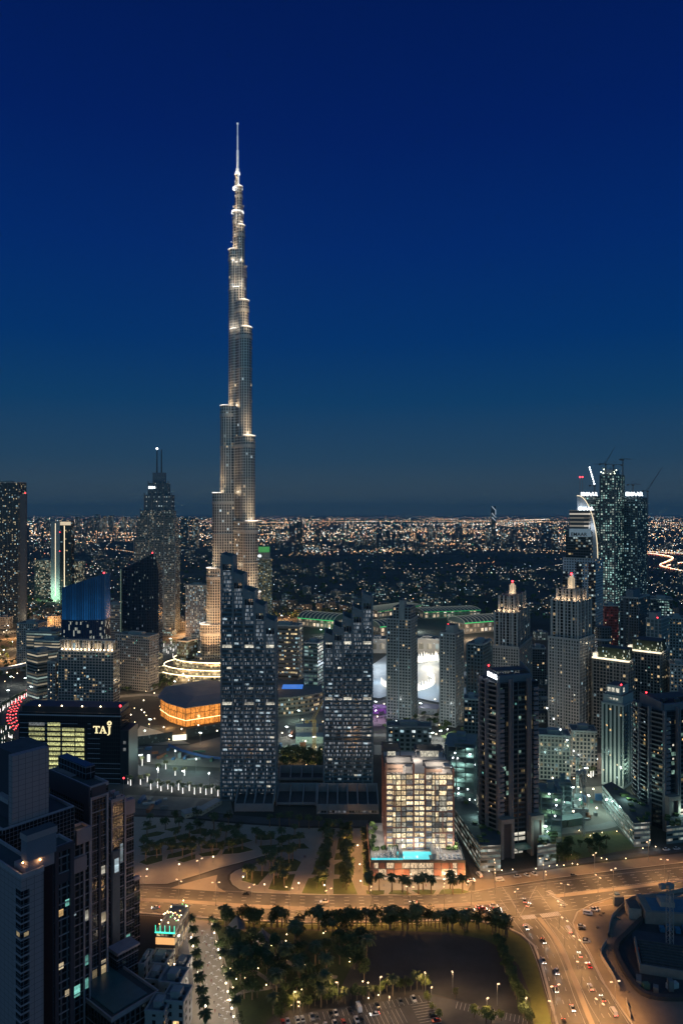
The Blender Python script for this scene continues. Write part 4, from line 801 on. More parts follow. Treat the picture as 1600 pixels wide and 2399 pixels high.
for q0, q1 in ((.31, .345), (.66, .70)): MB().box(WP * q0, WP * q1, 2.7, 17, PH + .01, PH + 3.4).build('pool_pavilion', DECK, rt)
for k in range(9): x = WP * (.24 + .006 * k); MB().box(WP * .19 + k * 1.1, WP * .19 + k * 1.1 + .5, 6, 14, PH + 2.8, PH + 3.0).build('pergola_slat', M_white, rt) if k < 6 else MB().box(WP * .715 + (k - 6) * 1.4, WP * .715 + (k - 6) * 1.4 + .6, 6, 14, PH + 2.8, PH + 3.0).build('pergola_slat', M_white, rt)
for k in range(18):
    x = 3 + (k % 9) * 1.9; y = 5.5 + 3 * (k // 9); MB().box(x, x + .8, y, y + 1.9, PH, PH + .45).build('sun_lounger', M_white, rt)
for k in range(10): x = WP * .74 + (k % 5) * 2.9; y = 4 + 3.4 * (k // 5); MB().box(x, x + 1.4, y, y + 1.4, PH, PH + .7).build('terrace_sofa', M_white, rt)
pl = MB(); 
for x, y, s in ((2.5, 14, 1.8), (5, 15, 1.5), (9, 15, 2), (14, 14.5, 2.2), (17, 15.5, 2), (2, 24, 2.2), (3.5, 31, 2), (2.2, 38, 2.4), (5, 45, 2), (3, 51, 2.4), (WP - 4, 15, 2), (WP - 8, 15.5, 1.8), (WP - 3, 20, 2), (1.8, 19, 1.6)): leafclump(pl, x, y, PH + s * .9, s, 110, .5)
pl.build('terrace_foliage', mat('podium_planting', (.10, .16, .05), .8, var=.4, scale=1), rt)
for x, y in ((4, 10), (10, 22), (14, 10), (22, 13), (31, 14), (44, 13), (52, 9), (57, 14), (4, 34), (4, 48), (47, 4)): lamp((x, y, PH + 4.2), (1, .88, .74), 1300, .4, rt)
for k in range(8): lamp((4 + 7.3 * k, -3.5, 4.2), (1, .78, .52), 650, .4, rt)
# tower
TX0, TX1 = xat(904, 478.6) - X0, xat(1061.5, 478.6) - X0; TY = 478.6 - PY; FL = 3.5; NF = 14; HB = PH
blocks = ((TX0, TX0 + 18.2, TY, 71.4, (0, .24, .36, .55, .73, 1)), (TX0 + 18.2, TX0 + 25.8, TY + 1.6, 64.9, (0, .5, 1)), (TX0 + 25.8, TX1, TY, 68.4, (0, .24, .36, .49, .77, 1)))
panes = []; balc = []
for bi, (a, b_, y, top, cuts) in enumerate(blocks):
    Wb = b_ - a; MB().box(a + .01, b_ - .01, y + .5, TY + 44, HB + .01, 64.3, 0, 1, bot=False).build('core_wall', [mat('inner_wall', (.12, .11, .1), .8), M_roofd], rt)
    m = MB()
    for j in range(NF + 1): z = HB + FL * j; m.box(a, b_, y - (.35 if bi != 1 else .1), y + .49, z, z + .42)
    for c in cuts: x = a + Wb * c; w = .55 if c in (0, 1) else .14; m.box(x - w, x + w, y - (.45 if c in (0, 1) else .3), y + .48, HB, HB + FL * NF + (.6 if bi == 1 else 2))
    m.build('facade_frame', DKF if bi != 1 else BR, rt)
    for j in range(NF):
        for i in range(len(cuts) - 1):
            x0, x1 = a + Wb * cuts[i] + .3, a + Wb * cuts[i + 1] - .3; z = HB + FL * j + .45; q = pr.random(); mi = (0 if q < .34 else 1 if q < .66 else 2 if q < .86 else 3) if bi != 1 else (0 if pr.random() < .7 else 1)
            panes.append((x0, x1, y + .3, y + .45, z, z + 2.95, mi))
            if bi == 1 and i == 0: balc.append([(a + .8, b_ - .8, y - 1.9, y + .2, z - .4, z - .1), (a + .8, b_ - .8, y - 1.95, y - 1.85, z - .1, z + .75)])
            if bi != 1 and i in (0, 4) and j < 13: balc.append([(x0, x1, y - .5, y - .4, z, z + 1.05)])
    # red-brown overlay lines, as a broken grid
    if bi != 1:
        m = MB()
        for j0, c0, c1 in ((12, 0, 1), (8, 0, 1), (4, 0, .8), (2, .2, 1)) if bi == 0 else ((12, .5, 1), (7, 0, 1), (3, .3, 1), (11, 0, .3)): z = HB + FL * j0; m.box(a + Wb * c0, a + Wb * c1, y - .62, y - .46, z - .1, z + .62)
        for c, j0, j1 in ((.3, 8, 12), (.55, 4, 8), (.3, 0, 2)) if bi == 0 else ((.36, 7, 11.9), (.62, 3, 7), (.74, 0, 3)): x = a + Wb * c; m.box(x - .45, x + .45, y - .61, y - .45, HB + FL * j0, HB + FL * j1)
        for c in (0, 1): x = a + Wb * c; m.box(x - .6, x + .6, y - .66, y - .46, HB, top)
        m.build('brown_trim', BR, rt)
pr.shuffle(panes); cache = {}
for k, (x0, x1, y0, y1, z0, z1, mi) in enumerate(panes[:100]): MB().box(0, x1 - x0, 0, y1 - y0, 0, z1 - z0).build('window', ROOMS[mi], rt, (x0, y0, z0))
rest = MB()
for x0, x1, y0, y1, z0, z1, mi in panes[100:]: rest.box(x0, x1, y0, y1, z0, z1, mi)
tag(rest.build('window', ROOMS, rt), kind='stuff'); each(balc, 'balcony', GRAIL, rt)
# roof cubes: open frames over a warm roof terrace
for a, b_, y0, y1, top in ((TX0, TX0 + 18.2, TY, TY + 15, 71.4), (TX0 + 25.8, TX1, TY, TY + 15, 68.4), (TX0 - .6, TX0 + 12, TY + 30, TY + 44.5, 71.4), (TX0 + 22.5, TX1 - 2, TY + 31, TY + 43, 70.2)):
    m = MB(); w = .7; zb_ = 63.9
    for z in (top - .9,): m.box(a, b_, y0 - .1, y0 + w, z, top); m.box(a, b_, y1 - w, y1, z, top); m.box(a, a + w, y0 + w + .01, y1 - w - .01, z, top); m.box(b_ - w, b_, y0 + w + .01, y1 - w - .01, z, top)
    for x in (a, b_ - w): m.box(x + .003, x + w - .003, y0 - .09, y0 + w - .01, zb_, top - .91); m.box(x + .003, x + w - .003, y1 - w + .01, y1 - .01, zb_, top - .91)
    m.build('roof_cube_frame', DKF, rt); m = MB(); m.box(a + .8, b_ - .8, y1 - 1.0, y1 - .72, zb_ + .5, top - 1); m.build('roof_cube_wall', DECK if y0 < TY + 20 else DKF, rt)
    if y0 < TY + 20:
        MB().box(a + .75, a + (b_ - a) * .62, y0 + 1.6, y0 + 1.9, 64.35, top - 1.5).build('timber_screen', mat('timber_cladding', (.36, .24, .18), .7, var=.3, scale=2), rt); MB().box(b_ - 5, b_ - 1, y0 + 6, y1 - 2, 64.4, 67).build('roof_room', DECK, rt); lamp(((a + b_) / 2, y0 + 7, 67), (1, .90, .78), 2600, .4, rt); lamp(((a + b_) / 2, y0 - 3.5, 67.8), (1, .87, .72), 3200, .4, rt)
    else: MB().box(a + 3.5, b_ - 3.5, y0 + .8, y0 + 1, 65, 69).build('window', ROOMS[2], rt)
MB().box(TX0 + .8, TX1 - .8, TY + .55, TY + 43.8, 64.31, 64.6).build('roof_terrace', DECK, rt)
text_obj('ELLINGTON', 1.7, mat('dark_letters', (.02, .02, .02), .5, var=0), rt, (TX0 + 6.2, TY + 1.45, 66.4), depth=.08)
lamp(((TX0 + TX1) / 2, TY + 25, 68), (1, .9, .78), 2600, .5, rt)
# rear side facade strips on the left flank
m = MB()
for k in range(9): y = TY + 1 + 4.9 * k; m.box(TX0 - .5, TX0 - .012, y, y + .8, HB, 64.2)
for j in range(NF + 1): m.box(TX0 - .42, TX0 - .01, TY, TY + 43.5, HB + FL * j, HB + FL * j + .5)
m.build('facade_frame', BR, rt)
# ================================================================ HOTEL WITH THE GOLD SIGN
Y = 640.0; TX = xat(45, Y); TW = xat(289, Y) - TX; TH = zat(1668, Y)
rt = empty('signed_hotel', (TX, Y, 0), math.radians(-4), 'black hotel slab with yellow-green lit windows and a golden sign with a rosette', 'hotel')
BLK = mat('black_cladding', (.022, .022, .03), .45, var=.2); LT = mat('pale_ledge', (.32, .34, .4), .6)
MB().box(0, TW, 0, 24, 0, TH, 0, 1, bot=False).build('facade', [FM('black_panel_wall', (.02, .02, .028), (.014, .016, .022), 1.9, 3.6, .08, .1, 0, seed=3), M_roofd], rt); MB().box(2, TW - 1, 2, 22, TH, TH + 5).build('roof_storey', BLK, rt)
MB().box(TW, TW + 7.5, -.5, 22, 0, TH - 14).build('side_block', BLK, rt)
m = MB(); k = 0; z = TH - 2.5; m.box(0, TW + .2, -.5, 0, z, z + .9)
for j in range(1, 17):
    z = TH - 5 - 4.3 * j; m.box(TW * .01, TW * (.58 if j < 9 else .62), -.35, 0, z - .2, z + .15); m.box(TW * .68, TW * (.80 if 3 < j < 9 else 1.0) if j > 3 else TW * .71, -.36, 0, z, z + .3)
m.build('ledge_trim', LT, rt); YG = room('room_yellow_green', (.92, .92, .38), .75, 8)
for j in range(14):
    for i, (q0, q1) in enumerate(((.10, .255), (.285, .41), (.43, .55), (.56, .645))):
        if (i == 0 and j > 3) or (j == 0 and i != 1 and pr.random() < .6): continue
        z = TH - 11.5 - 4.3 * j; MB().box(0, TW * (q1 - q0), -.14, 0, 0, 2.7).build('window', YG if j or i == 1 else ROOMS[3], rt, (TW * q0, 0, z))
for dz in (22, 28): MB().box(0, 2.4, -.2, 0, 0, 2.6).build('window', ROOMS[3], rt, (TW + 2.6, -.51, TH - 14 - dz + 10))
def poly_part(name, polys, m_, parent, loc, d=.4):
    b = MB()
    for P in polys:
        tri = tessellate_polygon([[Vector((p[0], p[1], 0)) for p in P]])
        for t in tri: b.face([(P[i][0], 0, P[i][1]) for i in t])
        for i in range(len(P)): a, c = P[i], P[(i + 1) % len(P)]; b.face([(a[0], 0, a[1]), (c[0], 0, c[1]), (c[0], d, c[1]), (a[0], d, a[1])])
    return b.build(name, m_, parent, loc)
sx, sz = TW * .735, TH - 17.2; s = 1.0
Tt = [[(0, 5.6), (0, 4.2), (.5, 4.2), (.9, 5.0), (2.0, 5.0), (2.0, .6), (1.3, .5), (1.3, 0), (3.9, 0), (3.9, .5), (3.2, .6), (3.2, 5.0), (4.3, 5.0), (4.7, 4.2), (5.2, 4.2), (5.2, 5.6)]]
At = [[(4.9, 0), (4.9, .5), (5.5, .6), (7.4, 5.7), (8.2, 5.7), (10.2, .6), (10.8, .5), (10.8, 0), (8.5, 0), (8.5, .5), (9.0, .6), (8.55, 1.7), (6.65, 1.7), (6.3, .6), (6.9, .5), (6.9, 0)], ]
Ahole = [[(6.95, 2.3), (8.3, 2.3), (7.65, 4.1)]]
Jt = [[(11.6, 5.6), (11.6, 5.1), (12.3, 5.0), (12.3, .2), (11.9, -.7), (11.2, -.9), (11.2, -1.4), (12.4, -1.3), (13.3, -.5), (13.5, .4), (13.5, 5.0), (14.2, 5.1), (14.2, 5.6)]]
ring = []
for k in range(16):
    t0, t1 = 2 * math.pi * k / 16, 2 * math.pi * (k + 1) / 16; ring.append([(12.9 + r_ * math.cos(t), 8.0 + r_ * math.sin(t)) for r_, t in ((.75, t0), (1.9 if k % 2 else 1.7, t0), (1.7 if k % 2 else 1.9, t1), (.75, t1))])
sg = empty('hotel_sign', (sx, -.55, sz)); sg.parent = rt; sg.scale = (1.12,) * 3
MBs = Tt + At + Jt; poly_part('sign_letters', MBs, E_gold, sg, (0, 0, 0)); poly_part('letter_gap', Ahole, BLK, sg, (0, -.05, 0), .1); poly_part('rosette', ring, E_gold, sg, (0, 0, 0))
MB().bar((TW - 1, 2, TH), (TW - 1, 2, TH + 6), .3).build('mast', M_steel, rt); beacon(rt, (TW - 1, 2, TH + 6.5), .9)
for q in (.2, .42, .62, .8): o = MB().ball((0, 0, 0), .55).build('roof_lamp', E_warm, rt, (TW * q, 1.2, TH + 5.8)); lamp((TW * q, .4, TH + 7), (1, .75, .45), 350, .3, rt)
# ---- pale gridded hotel behind it, blue glass tower, dark curved tower
rt, L, M_, H = block('gridded_hotel', 'broad pale hotel with gridded windows and lamplit roof colonnade, behind the black hotel', 'hotel', 137, 266, 277, 1528, 880, 8, FM('grid_hotel_wall', (.30, .29, .28), (.02, .045, .055), 4.0, 3.5, .22, .26, .12, es=.75, seed=96, mixab=.35), depth=18, plant=False, wins=20, seed=31, slab=0)
MB().box(-L * .93, -2, 2, M_ - 2, H, H + 13, 0, 1).build('colonnade', [FM('colonnade_wall', (.34, .3, .26), (.05, .05, .05), 5.5, 11, .4, .1, .5, es=.45, seed=97), M_roof], rt); m = MB()
for k in range(15):
    x = -L * .95 + (L * .93) * k / 14; m.box(x - .45, x + .45, .2, 1.2, H, H + 14)
m.box(-L * .96, -1.2, .1, 1.3, H + 13.2, H + 14.2); m.build('colonnade_ribs', M_conc, rt)
for k in range(14): o = MB().ball((0, 0, 0), .8).build('colonnade_lamp', E_warm, rt, (-L * .92 + L * .9 * k / 13, -.2, H + 2.4))
for k in range(5): lamp((-L * .85 + L * .8 * k / 4, -2, H + 5), (1, .82, .6), 2200, .5, rt)
block('flat_tower', 'narrow tan annex tower on the left of the pale gridded hotel', 'tower', 112, 130, 141, 1552, 890, 12, FM('annex_wall', (.30, .26, .24), GLASS, 3.4, 3.4, .45, .35, .12, es=1.2, seed=98), depth=16, plant=False, wins=10, seed=32)
Yq = 985.0; x0, x1 = xat(146, Yq), xat(245, Yq); rt = empty('blue_glass_tower', (x0, Yq, 0), 0, 'glass tower with slanted top washed in blue light, behind the pale gridded hotel', 'tower'); Wd = x1 - x0; zl, zr = zat(1377, Yq), zat(1345, Yq)
n = NT('painted_blue_wash_glass'); u, v = n.uv(); st_ = n.math('GREATER_THAN', n.math('FRACT', n.math('DIVIDE', u, 2.1)), .35); md = n.math('MULTIPLY_ADD', st_, .85, .15); tp = n.math('GREATER_THAN', v, 92.0); nz = n.noise(.06, n.obj(), 3.0)
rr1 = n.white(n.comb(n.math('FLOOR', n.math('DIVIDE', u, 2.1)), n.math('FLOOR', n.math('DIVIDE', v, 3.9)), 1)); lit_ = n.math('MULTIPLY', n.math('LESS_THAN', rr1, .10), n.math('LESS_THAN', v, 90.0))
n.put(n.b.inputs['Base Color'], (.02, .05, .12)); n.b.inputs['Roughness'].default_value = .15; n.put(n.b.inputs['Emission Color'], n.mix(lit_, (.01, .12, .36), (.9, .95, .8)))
n.put(n.b.inputs['Emission Strength'], n.math('ADD', n.math('MULTIPLY', n.math('MULTIPLY', tp, md), n.math('MULTIPLY', n.math('MULTIPLY_ADD', nz, .5, .12), n.math('MAXIMUM', n.math('MULTIPLY_ADD', n.math('SUBTRACT', 140.0, v), .022, .25), .3))), n.math('MULTIPLY', lit_, .4))); BLU = n.done()  # blue uplight wash painted as emission on the upper part, brighter downward
cp_ = [(Wd * t / 8, -5 * math.sin(math.pi * t / 8)) for t in range(9)] + [(Wd, 26), (0, 26)]; zz = [zl + (zr - zl) * min(1, (p[0] / Wd)) for p in cp_]
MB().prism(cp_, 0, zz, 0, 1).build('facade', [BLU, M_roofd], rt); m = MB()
for t in range(25): x = Wd * t / 24; y = -5 * math.sin(math.pi * x / Wd); m.box(x - .25, x + .25, y - .7, y, 0, zl + (zr - zl) * x / Wd + .6)
apart(m, 'mullion', mat('blue_rib', (.03, .06, .12), .4, .3), rt); beacon(rt, (Wd - 1, 2, zr + 1.4), 1.2)
Yq = 1010.0; x0, x1 = xat(300, Yq), xat(372, Yq); Wd = x1 - x0; rt = empty('curved_glass_tower', (x0, Yq, 0), 0, 'dark glass tower with a curved slanting top, in front of the stepped twin-mast tower', 'tower')
zt_ = lambda q: zat(1330 - 33 * min(q / .82, 1) + (40 * ((q - .82) / .18) ** 2 if q > .82 else 0), Yq)
cp_ = [(Wd * t / 12, -6 * math.sin(math.pi * t / 12)) for t in range(13)] + [(Wd, 24), (-9, 30), (-13, 12)]; zz = [zt_(p[0] / Wd) for p in cp_[:13]] + [zt_(1), zt_(0) - 3, zt_(0) - 3]
MB().prism(cp_, 0, zz, 0, 1).build('facade', [FM('dark_blue_curtain', (.015, .03, .06), (.01, .018, .035), 1.8, 3.9, .3, .3, .07, ca=(.8, 1, .9), cb=(.6, .8, 1), es=.35, seed=99, grp=1.2), M_roofd], rt); m = MB()
for t in range(21): x = Wd * t / 20; y = -6 * math.sin(math.pi * x / Wd); m.box(x - .22, x + .22, y - .6, y, 0, zt_(x / Wd) + .5)
apart(m, 'mullion', mat('dark_rib', (.03, .05, .08), .5, .2), rt); beacon(rt, (Wd * .8, 0, zt_(.8) + 1.6), .9)
MB().bar((-13, 11, 0), (-13, 11, zt_(0) - 3), 1.2).build('edge_light', mat('pale_green_edge', (.3, .36, .28), .6, em=(.7, 1, .7), es=.12), rt)
# ---- stepped tower with twin masts
Ym = 1430.0; rt = empty('stepped_tower', (xat(365, Ym), Ym, 0), 0, 'tall stepped hotel tower topped by two thin masts, left of the silver skyscraper', 'tower')
fm = FM('masted_tower_wall', (.15, .17, .18), (.02, .03, .035), 2.7, 3.8, .34, .34, .34, es=.45, seed=101, ca=(1, .84, .58), cb=(.8, 1, .95), grp=1.0); fmt = FM('masted_tower_top', (.07, .12, .16), (.03, .05, .07), 5, 9, .7, .75, .4, es=.9, seed=102, ca=(.8, 1, 1), cb=(1, .95, .8))
k = Ym / F
for i, (a, b_, v, f_, d) in enumerate(((-50, 46, 1262, fm, 0), (-44, 44, 1212, fm, 3), (-37, 38, 1196, fm, 6), (-29, 35, 1159, fmt, 9), (-21, 26, 1131, fmt, 13), (-12, 17, 1106, mat('blue_grey_crown', (.09, .14, .19), .6), 17))):
    MB().box(a * k, b_ * k, d, 44 - d, 0, zat(v, Ym), 0, 1, bot=False).build('tower_tier', [f_, M_roofd], rt)
m = MB()
for i, (a, b_, v, d) in enumerate(((-50, 46, 1262, 0), (-44, 44, 1212, 3), (-37, 38, 1196, 6), (-29, 35, 1159, 9), (-21, 26, 1131, 13))):
    for q in (0, .28, .5, .72, 1): x = (a + (b_ - a) * q) * k; m.box(x - .8, x + .8, d - 1.2, d, 0, zat(v, Ym) + 4)
apart(m, 'pilaster', mat('bluegrey_trim', (.13, .16, .19), .8), rt)
for u in (-2.5, 8): MB().bar((u * k, 20, zat(1106, Ym)), (u * k, 20, zat(1051, Ym)), 2.6, w2=1.8, n=6).build('mast', M_dark, rt)
MB().ball((0, 0, 0), 1.9).build('mast_light', E_white, rt, (-2.5 * k, 20, zat(1049, Ym))); MB().box(-6.5, 6.5, -.4, 0, 0, 4.2).build('lit_sign', E_sign, rt, (-13 * k, 12.6, zat(1144, Ym)))
# ---- the other towers and blocks of the left and middle distance
rt, L, M_, H = block('office_tower', 'broad dark tower with scattered warm windows cut by the left edge of the view', 'tower', -30, 44, 60, 1130, 1560, 8, FM('left_office_wall', (.05, .07, .09), (.012, .02, .03), 3.2, 3.9, .3, .35, .20, es=.9, seed=103, ca=(1, .78, .45), grp=1.0), depth=30, fins=12, finm=mat('bluegrey_trim', (.13, .16, .19), .8), slab=0)
MB().box(.1, 15, 3, 9, 0, zat(1157, 1560)).build('side_wing', mat('warm_grey_wall', (.10, .12, .14), .8), rt); beacon(rt, (14, 3, zat(1155, 1560)), 1.2); lamp((18, -6, 14), (1, .7, .4), 9000, 2, rt)
Yq = 1980.0; rt = empty('slab_tower', (xat(120, Yq), Yq, 0), 0, 'slim slab tower, pale half washed green at its foot, dark half with lit cap', 'tower'); k = Yq / F; H = zat(1221, Yq)
MB().box(0, 21 * k, 0, 20, 0, H).build('pale_half', mat('pale_slab_wall', (.33, .36, .36), .8, var=.1), rt); MB().box(21 * k + .01, 47 * k, 1, 26, 0, H, 0, 1).build('dark_half', [FM('slab_dark_wall', (.03, .04, .05), (.012, .018, .025), 3.4, 3.9, .2, .3, .06, es=1, seed=104), M_roofd], rt)
GL = glow_mat('warm_strip_glow', (1, .8, .5), 2.2); MB().box(10.3 * k, 11.2 * k, -.3, 0, 12, H - 6).build('light_strip', GL, rt); MB().box(30.8 * k, 32 * k, .6, 1, 6, H - 12).build('light_strip', GL, rt); MB().box(21.5 * k, 46.5 * k, .5, 1, H - 11, H - 1.5).build('lit_cap', mat('cap_glow', (.4, .35, .3), .6, em=(1, .78, .5), es=.7), rt)
lamp((10 * k, -18, 6), (.55, 1, .6), 110000, 2, rt); lamp((6 * k, -25, 40), (.7, 1, .8), 30000, 2, rt); beacon(rt, (21 * k, 0, H * .86), 1.0); beacon(rt, (21 * k, 0, H * .62), 1.0)
def lowb(label, uL, uC, uR, vt, Yv, th, fm, depth, seed, name='office_block', cat='building', wins=6, **kw):
    return block(name, label, cat, uL, uC, uR, vt, Yv, th, fm, depth=depth, seed=seed, wins=wins, **kw)
fm_w = FM('warm_office_wall', (.2, .19, .17), (.03, .035, .03), 3.4, 3.8, .22, .34, .5, es=.9, seed=105, ca=(1, .84, .52), cb=(.8, 1, .8), mixab=.3, grp=.9); fm_s = FM('strip_office_wall', (.17, .17, .16), (.02, .03, .03), 40, 4.0, .02, .52, .75, es=.5, seed=106, ca=(1, .85, .6), cb=(.75, 1, .9))
fm_p = FM('pale_block_wall', (.32, .3, .28), GLASS, 3.4, 3.6, .46, .42, .12, es=.7, seed=107)
lowb('wide lit office block behind and left of the slim slab tower', 82, 118, 120, 1313, 2060, 5, fm_w, 40, 1); lowb('lit office block with a bright roof line right of the slim slab tower', 160, 184, 190, 1315, 2040, 5, fm_w, 40, 2)
lowb('pale hotel with a lit sawtooth crown, beside the skyscraper foot', 435, 479, 486, 1372, 1380, 12, FM('sawtooth_hotel', (.25, .23, .22), (.03, .03, .03), 3.0, 3.8, .5, .3, .45, es=.9, seed=108, ca=(1, .88, .65)), 24, 3, name='hotel_block', wins=18)
rt, L, M_, H = lowb('round-fronted residential tower with a green-lit top, right of the skyscraper', 600, 626, 633, 1310, 1290, 20, FM('green_top_wall', (.14, .16, .13), (.03, .035, .02), 3.0, 3.6, .3, .5, .5, es=.7, seed=109, ca=(1, .85, .4)), 20, 4, name='green_topped_tower', cat='tower', plant=False, wins=22)
MB().prism(circ(-L * .5, 10, 11, 20), H, H + 12, 0, 1).build('drum_top', [mat('green_drum', (.2, .22, .2), .7), M_roofd], rt); MB().prism(circ(-L * .5, 10, 10, 20), H + 12, H + 22, 0, 1).build('green_lantern', [mat('green_lantern_glass', (.1, .2, .1), .5, em=(.08, .5, .12), es=.45), M_roofd], rt); MB().box(-4, 4, -.4, 0, 0, 3).build('lit_sign', E_sign, rt, (-L * .7, -1.2, H + 4))
for i, q in enumerate((('low domed hotel with violet lights and a round window, left of the blue glass tower', 40, 90, 98, 1462, 1120, 6, fm_p, 30), ('stepped dark office block with lit strips left of the gridded hotel', 62, 132, 145, 1482, 1010, 12, fm_s, 30), ('second stepped office block, lower, with one bright roof ledge', 80, 138, 150, 1502, 960, 12, fm_s, 24),
    ('white wedge-shaped car park left of the gridded hotel annex', 64, 88, 122, 1530, 900, 40, fm_s, 26), ('long white parking block below the dark curved tower', 270, 350, 372, 1492, 960, 20, fm_p, 22), ('pink-lit hotel wing between the blue tower and the curved tower', 246, 282, 286, 1418, 1180, 6, fm_p, 24),
    ('dark glass cube office left of the skyscraper podium', 415, 436, 478, 1504, 1040, 30, FM('cube_office', (.05, .06, .06), (.03, .035, .03), 3.5, 4, .15, .3, .3, es=.5, seed=110, ca=(.8, 1, .7)), 26), ('curving residential slab behind the left stepped tower, floors dotted with warm lights', 628, 700, 712, 1467, 930, 10, FM('curving_slab', (.13, .12, .11), (.03, .03, .025), 3, 5.5, .1, .62, .45, es=1.1, seed=111, ca=(1, .75, .4), sub=5), 22),
    ('teal-lit office block between the curving slab and the right stepped tower', 712, 744, 757, 1508, 900, 18, FM('teal_office', (.1, .14, .14), (.03, .05, .05), 6, 4.4, .1, .4, .5, es=.55, seed=112, ca=(.6, 1, .85), cb=(.7, 1, 1)), 24), ('low stone villa terrace at the foot of the tallest lantern tower, left half', 1262, 1336, 1342, 1727, 640, 10, FM('villa_terrace', (.36, .31, .26), GLASS, 3.2, 3.6, .4, .34, .2, es=.9, seed=113), 20),
    ('low stone villa terrace at the foot of the tallest lantern tower, right half', 1338, 1398, 1410, 1716, 655, 10, FM('villa_terrace', (.36, .31, .26)), 20), ('low townhouse row with lit ground floor in front of the lakeside towers', 905, 1010, 1022, 1705, 690, 5, FM('townhouse_wall', (.2, .22, .22), (.03, .04, .04), 5.5, 4.2, .4, .42, .35, es=.9, seed=114, ca=(.9, 1, 1)), 16),
    ('dark low flats in the gap left of the tallest lantern tower', 1246, 1278, 1284, 1520, 1000, 8, fm_dk, 26), ('brick-red lit podium behind the striped round tower', 1415, 1448, 1456, 1420, 1120, 10, FM('red_lit_wall', (.2, .06, .06), (.1, .02, .02), 3, 4, .2, .3, .4, es=.11, seed=115, ca=(1, .15, .15), cb=(1, .3, .3)), 26),
    ('dark office slab dotted with teal windows at the far right', 1522, 1575, 1600, 1405, 1150, 20, FM('teal_dot_office', (.05, .07, .08), (.01, .02, .03), 4, 4.2, .3, .45, .5, es=1.0, seed=116, ca=(.6, 1, .9), cb=(.8, 1, 1), grp=1), 40), ('tan flats at the right edge behind the white-crowned pair', 1566, 1600, 1640, 1450, 900, 25, fm_p, 24),
    ('low tan block at the right edge beside the glittering car park', 1568, 1610, 1650, 1560, 780, 20, fm_p, 24), ('pale low block by the lit square right of the lakeside towers', 1086, 1120, 1126, 1640, 640, 12, fm_dk, 16))):
    lab, *a = q; lowb(lab, *a, seed=200 + i)
rt, L, M_, H = 0, 0, 0, 0
Yq = 900.0; rt = empty('round_tower', (xat(1412, Yq), Yq, 0), 0, 'squat round tower with white rings at the foot of the sail-roofed hotel', 'tower'); MB().prism(circ(0, 0, 10, 24), 0, zat(1468, Yq), 0, 1).build('facade', [fm_dk, M_roofd], rt); m = MB()
for j in range(9): m.prism(circ(0, 0, 10.7, 24), 8 + 9 * j, 9.6 + 9 * j, bot=True)
m.build('ring_trim', mat('white_ring', (.45, .48, .5), .6), rt)
# ---- distant landmarks beyond the dark park
for i, (u, w, v, Yv, lab) in enumerate(((1156, 9, 1186, 5200, 'lone dark blue tower with slanted light lines standing far out on the plain'), (1142, 8, 1240, 5000, None), (888, 12, 1238, 4600, 'tallest of a far pale block group with gold V-shaped lights'), (908, 10, 1243, 4620, None), (876, 8, 1248, 4560, None), (922, 9, 1246, 4640, None), (936, 8, 1250, 4660, None), (838, 9, 1250, 4300, 'small far block with a blue lit face'), (685, 16, 1228, 4000, 'wide dark far block with green floodlights beside it'), (702, 14, 1222, 4100, None), (1300, 14, 1232, 4500, 'far tower with pink and magenta lit faces left of the sail-roofed hotel'), (1280, 24, 1240, 4500, None), (432, 18, 1212, 5200, 'far pair of dark slabs with white roof lights, left half'), (456, 16, 1214, 5200, None),
        (66, 5, 1236, 3300, 'thin unfinished far tower with a green crane light'), (100, 5, 1238, 3300, None), (1010, 10, 1230, 6000, None), (1075, 14, 1228, 6500, None), (980, 9, 1252, 4200, None), (1180, 10, 1245, 4700, None), (1205, 13, 1236, 5600, None), (745, 11, 1238, 5000, None), (590 + 60, 10, 1240, 4700, None), (505, 8, 1225, 7000, None), (260, 10, 1208, 9000, None), (240, 12, 1214, 9000, None), (228, 8, 1205, 9200, None), (215, 10, 1212, 9100, None), (290, 9, 1211, 9300, None), (200, 9, 1216, 8800, None), (182, 8, 1211, 9000, None), (310, 12, 1215, 8800, None), (90, 7, 1213, 9000, None), (112, 8, 1217, 8900, None), (150 + 96, 6, 1209, 9400, None))):
    s_ = w * Yv / F; o = MB().box(-s_ / 2, s_ / 2, 0, s_, 0, max(20, zat(v, Yv)), 0, 1, bot=False).build('distant_tower', [FM('distant_wall_%d' % (i % 3), ((.08, .1, .12), (.1, .09, .09), (.04, .07, .12))[i % 3], (.02, .03, .04), 8, 7, .3, .4, (.12, .3, .08)[i % 3], es=1.6, seed=120 + i % 3), M_roofd], None, (xat(u, Yv), Yv, 0))
    tag(o, lab or 'dim distant tower rising a little above the lights of the plain', 'tower', 'distant towers on the plain')
Yv = 5200; z0, kk = zat(1186, Yv), Yv / F; o = bpy.data.objects['distant_tower']; m = MB()
for z1, z2 in ((1186, 1196), (1202, 1212), (1212, 1220)): m.bar((-4.5 * kk, -1, zat(z1, Yv)), (4.5 * kk, -1, zat(z2, Yv)), 4.5)
m.bar((4.5 * kk, -1, zat(1196, Yv)), (4.5 * kk, -1, zat(1206, Yv)), 4.5); m.build('light_lines', glow_mat('far_line_glow', (.7, .85, 1), .6), o)
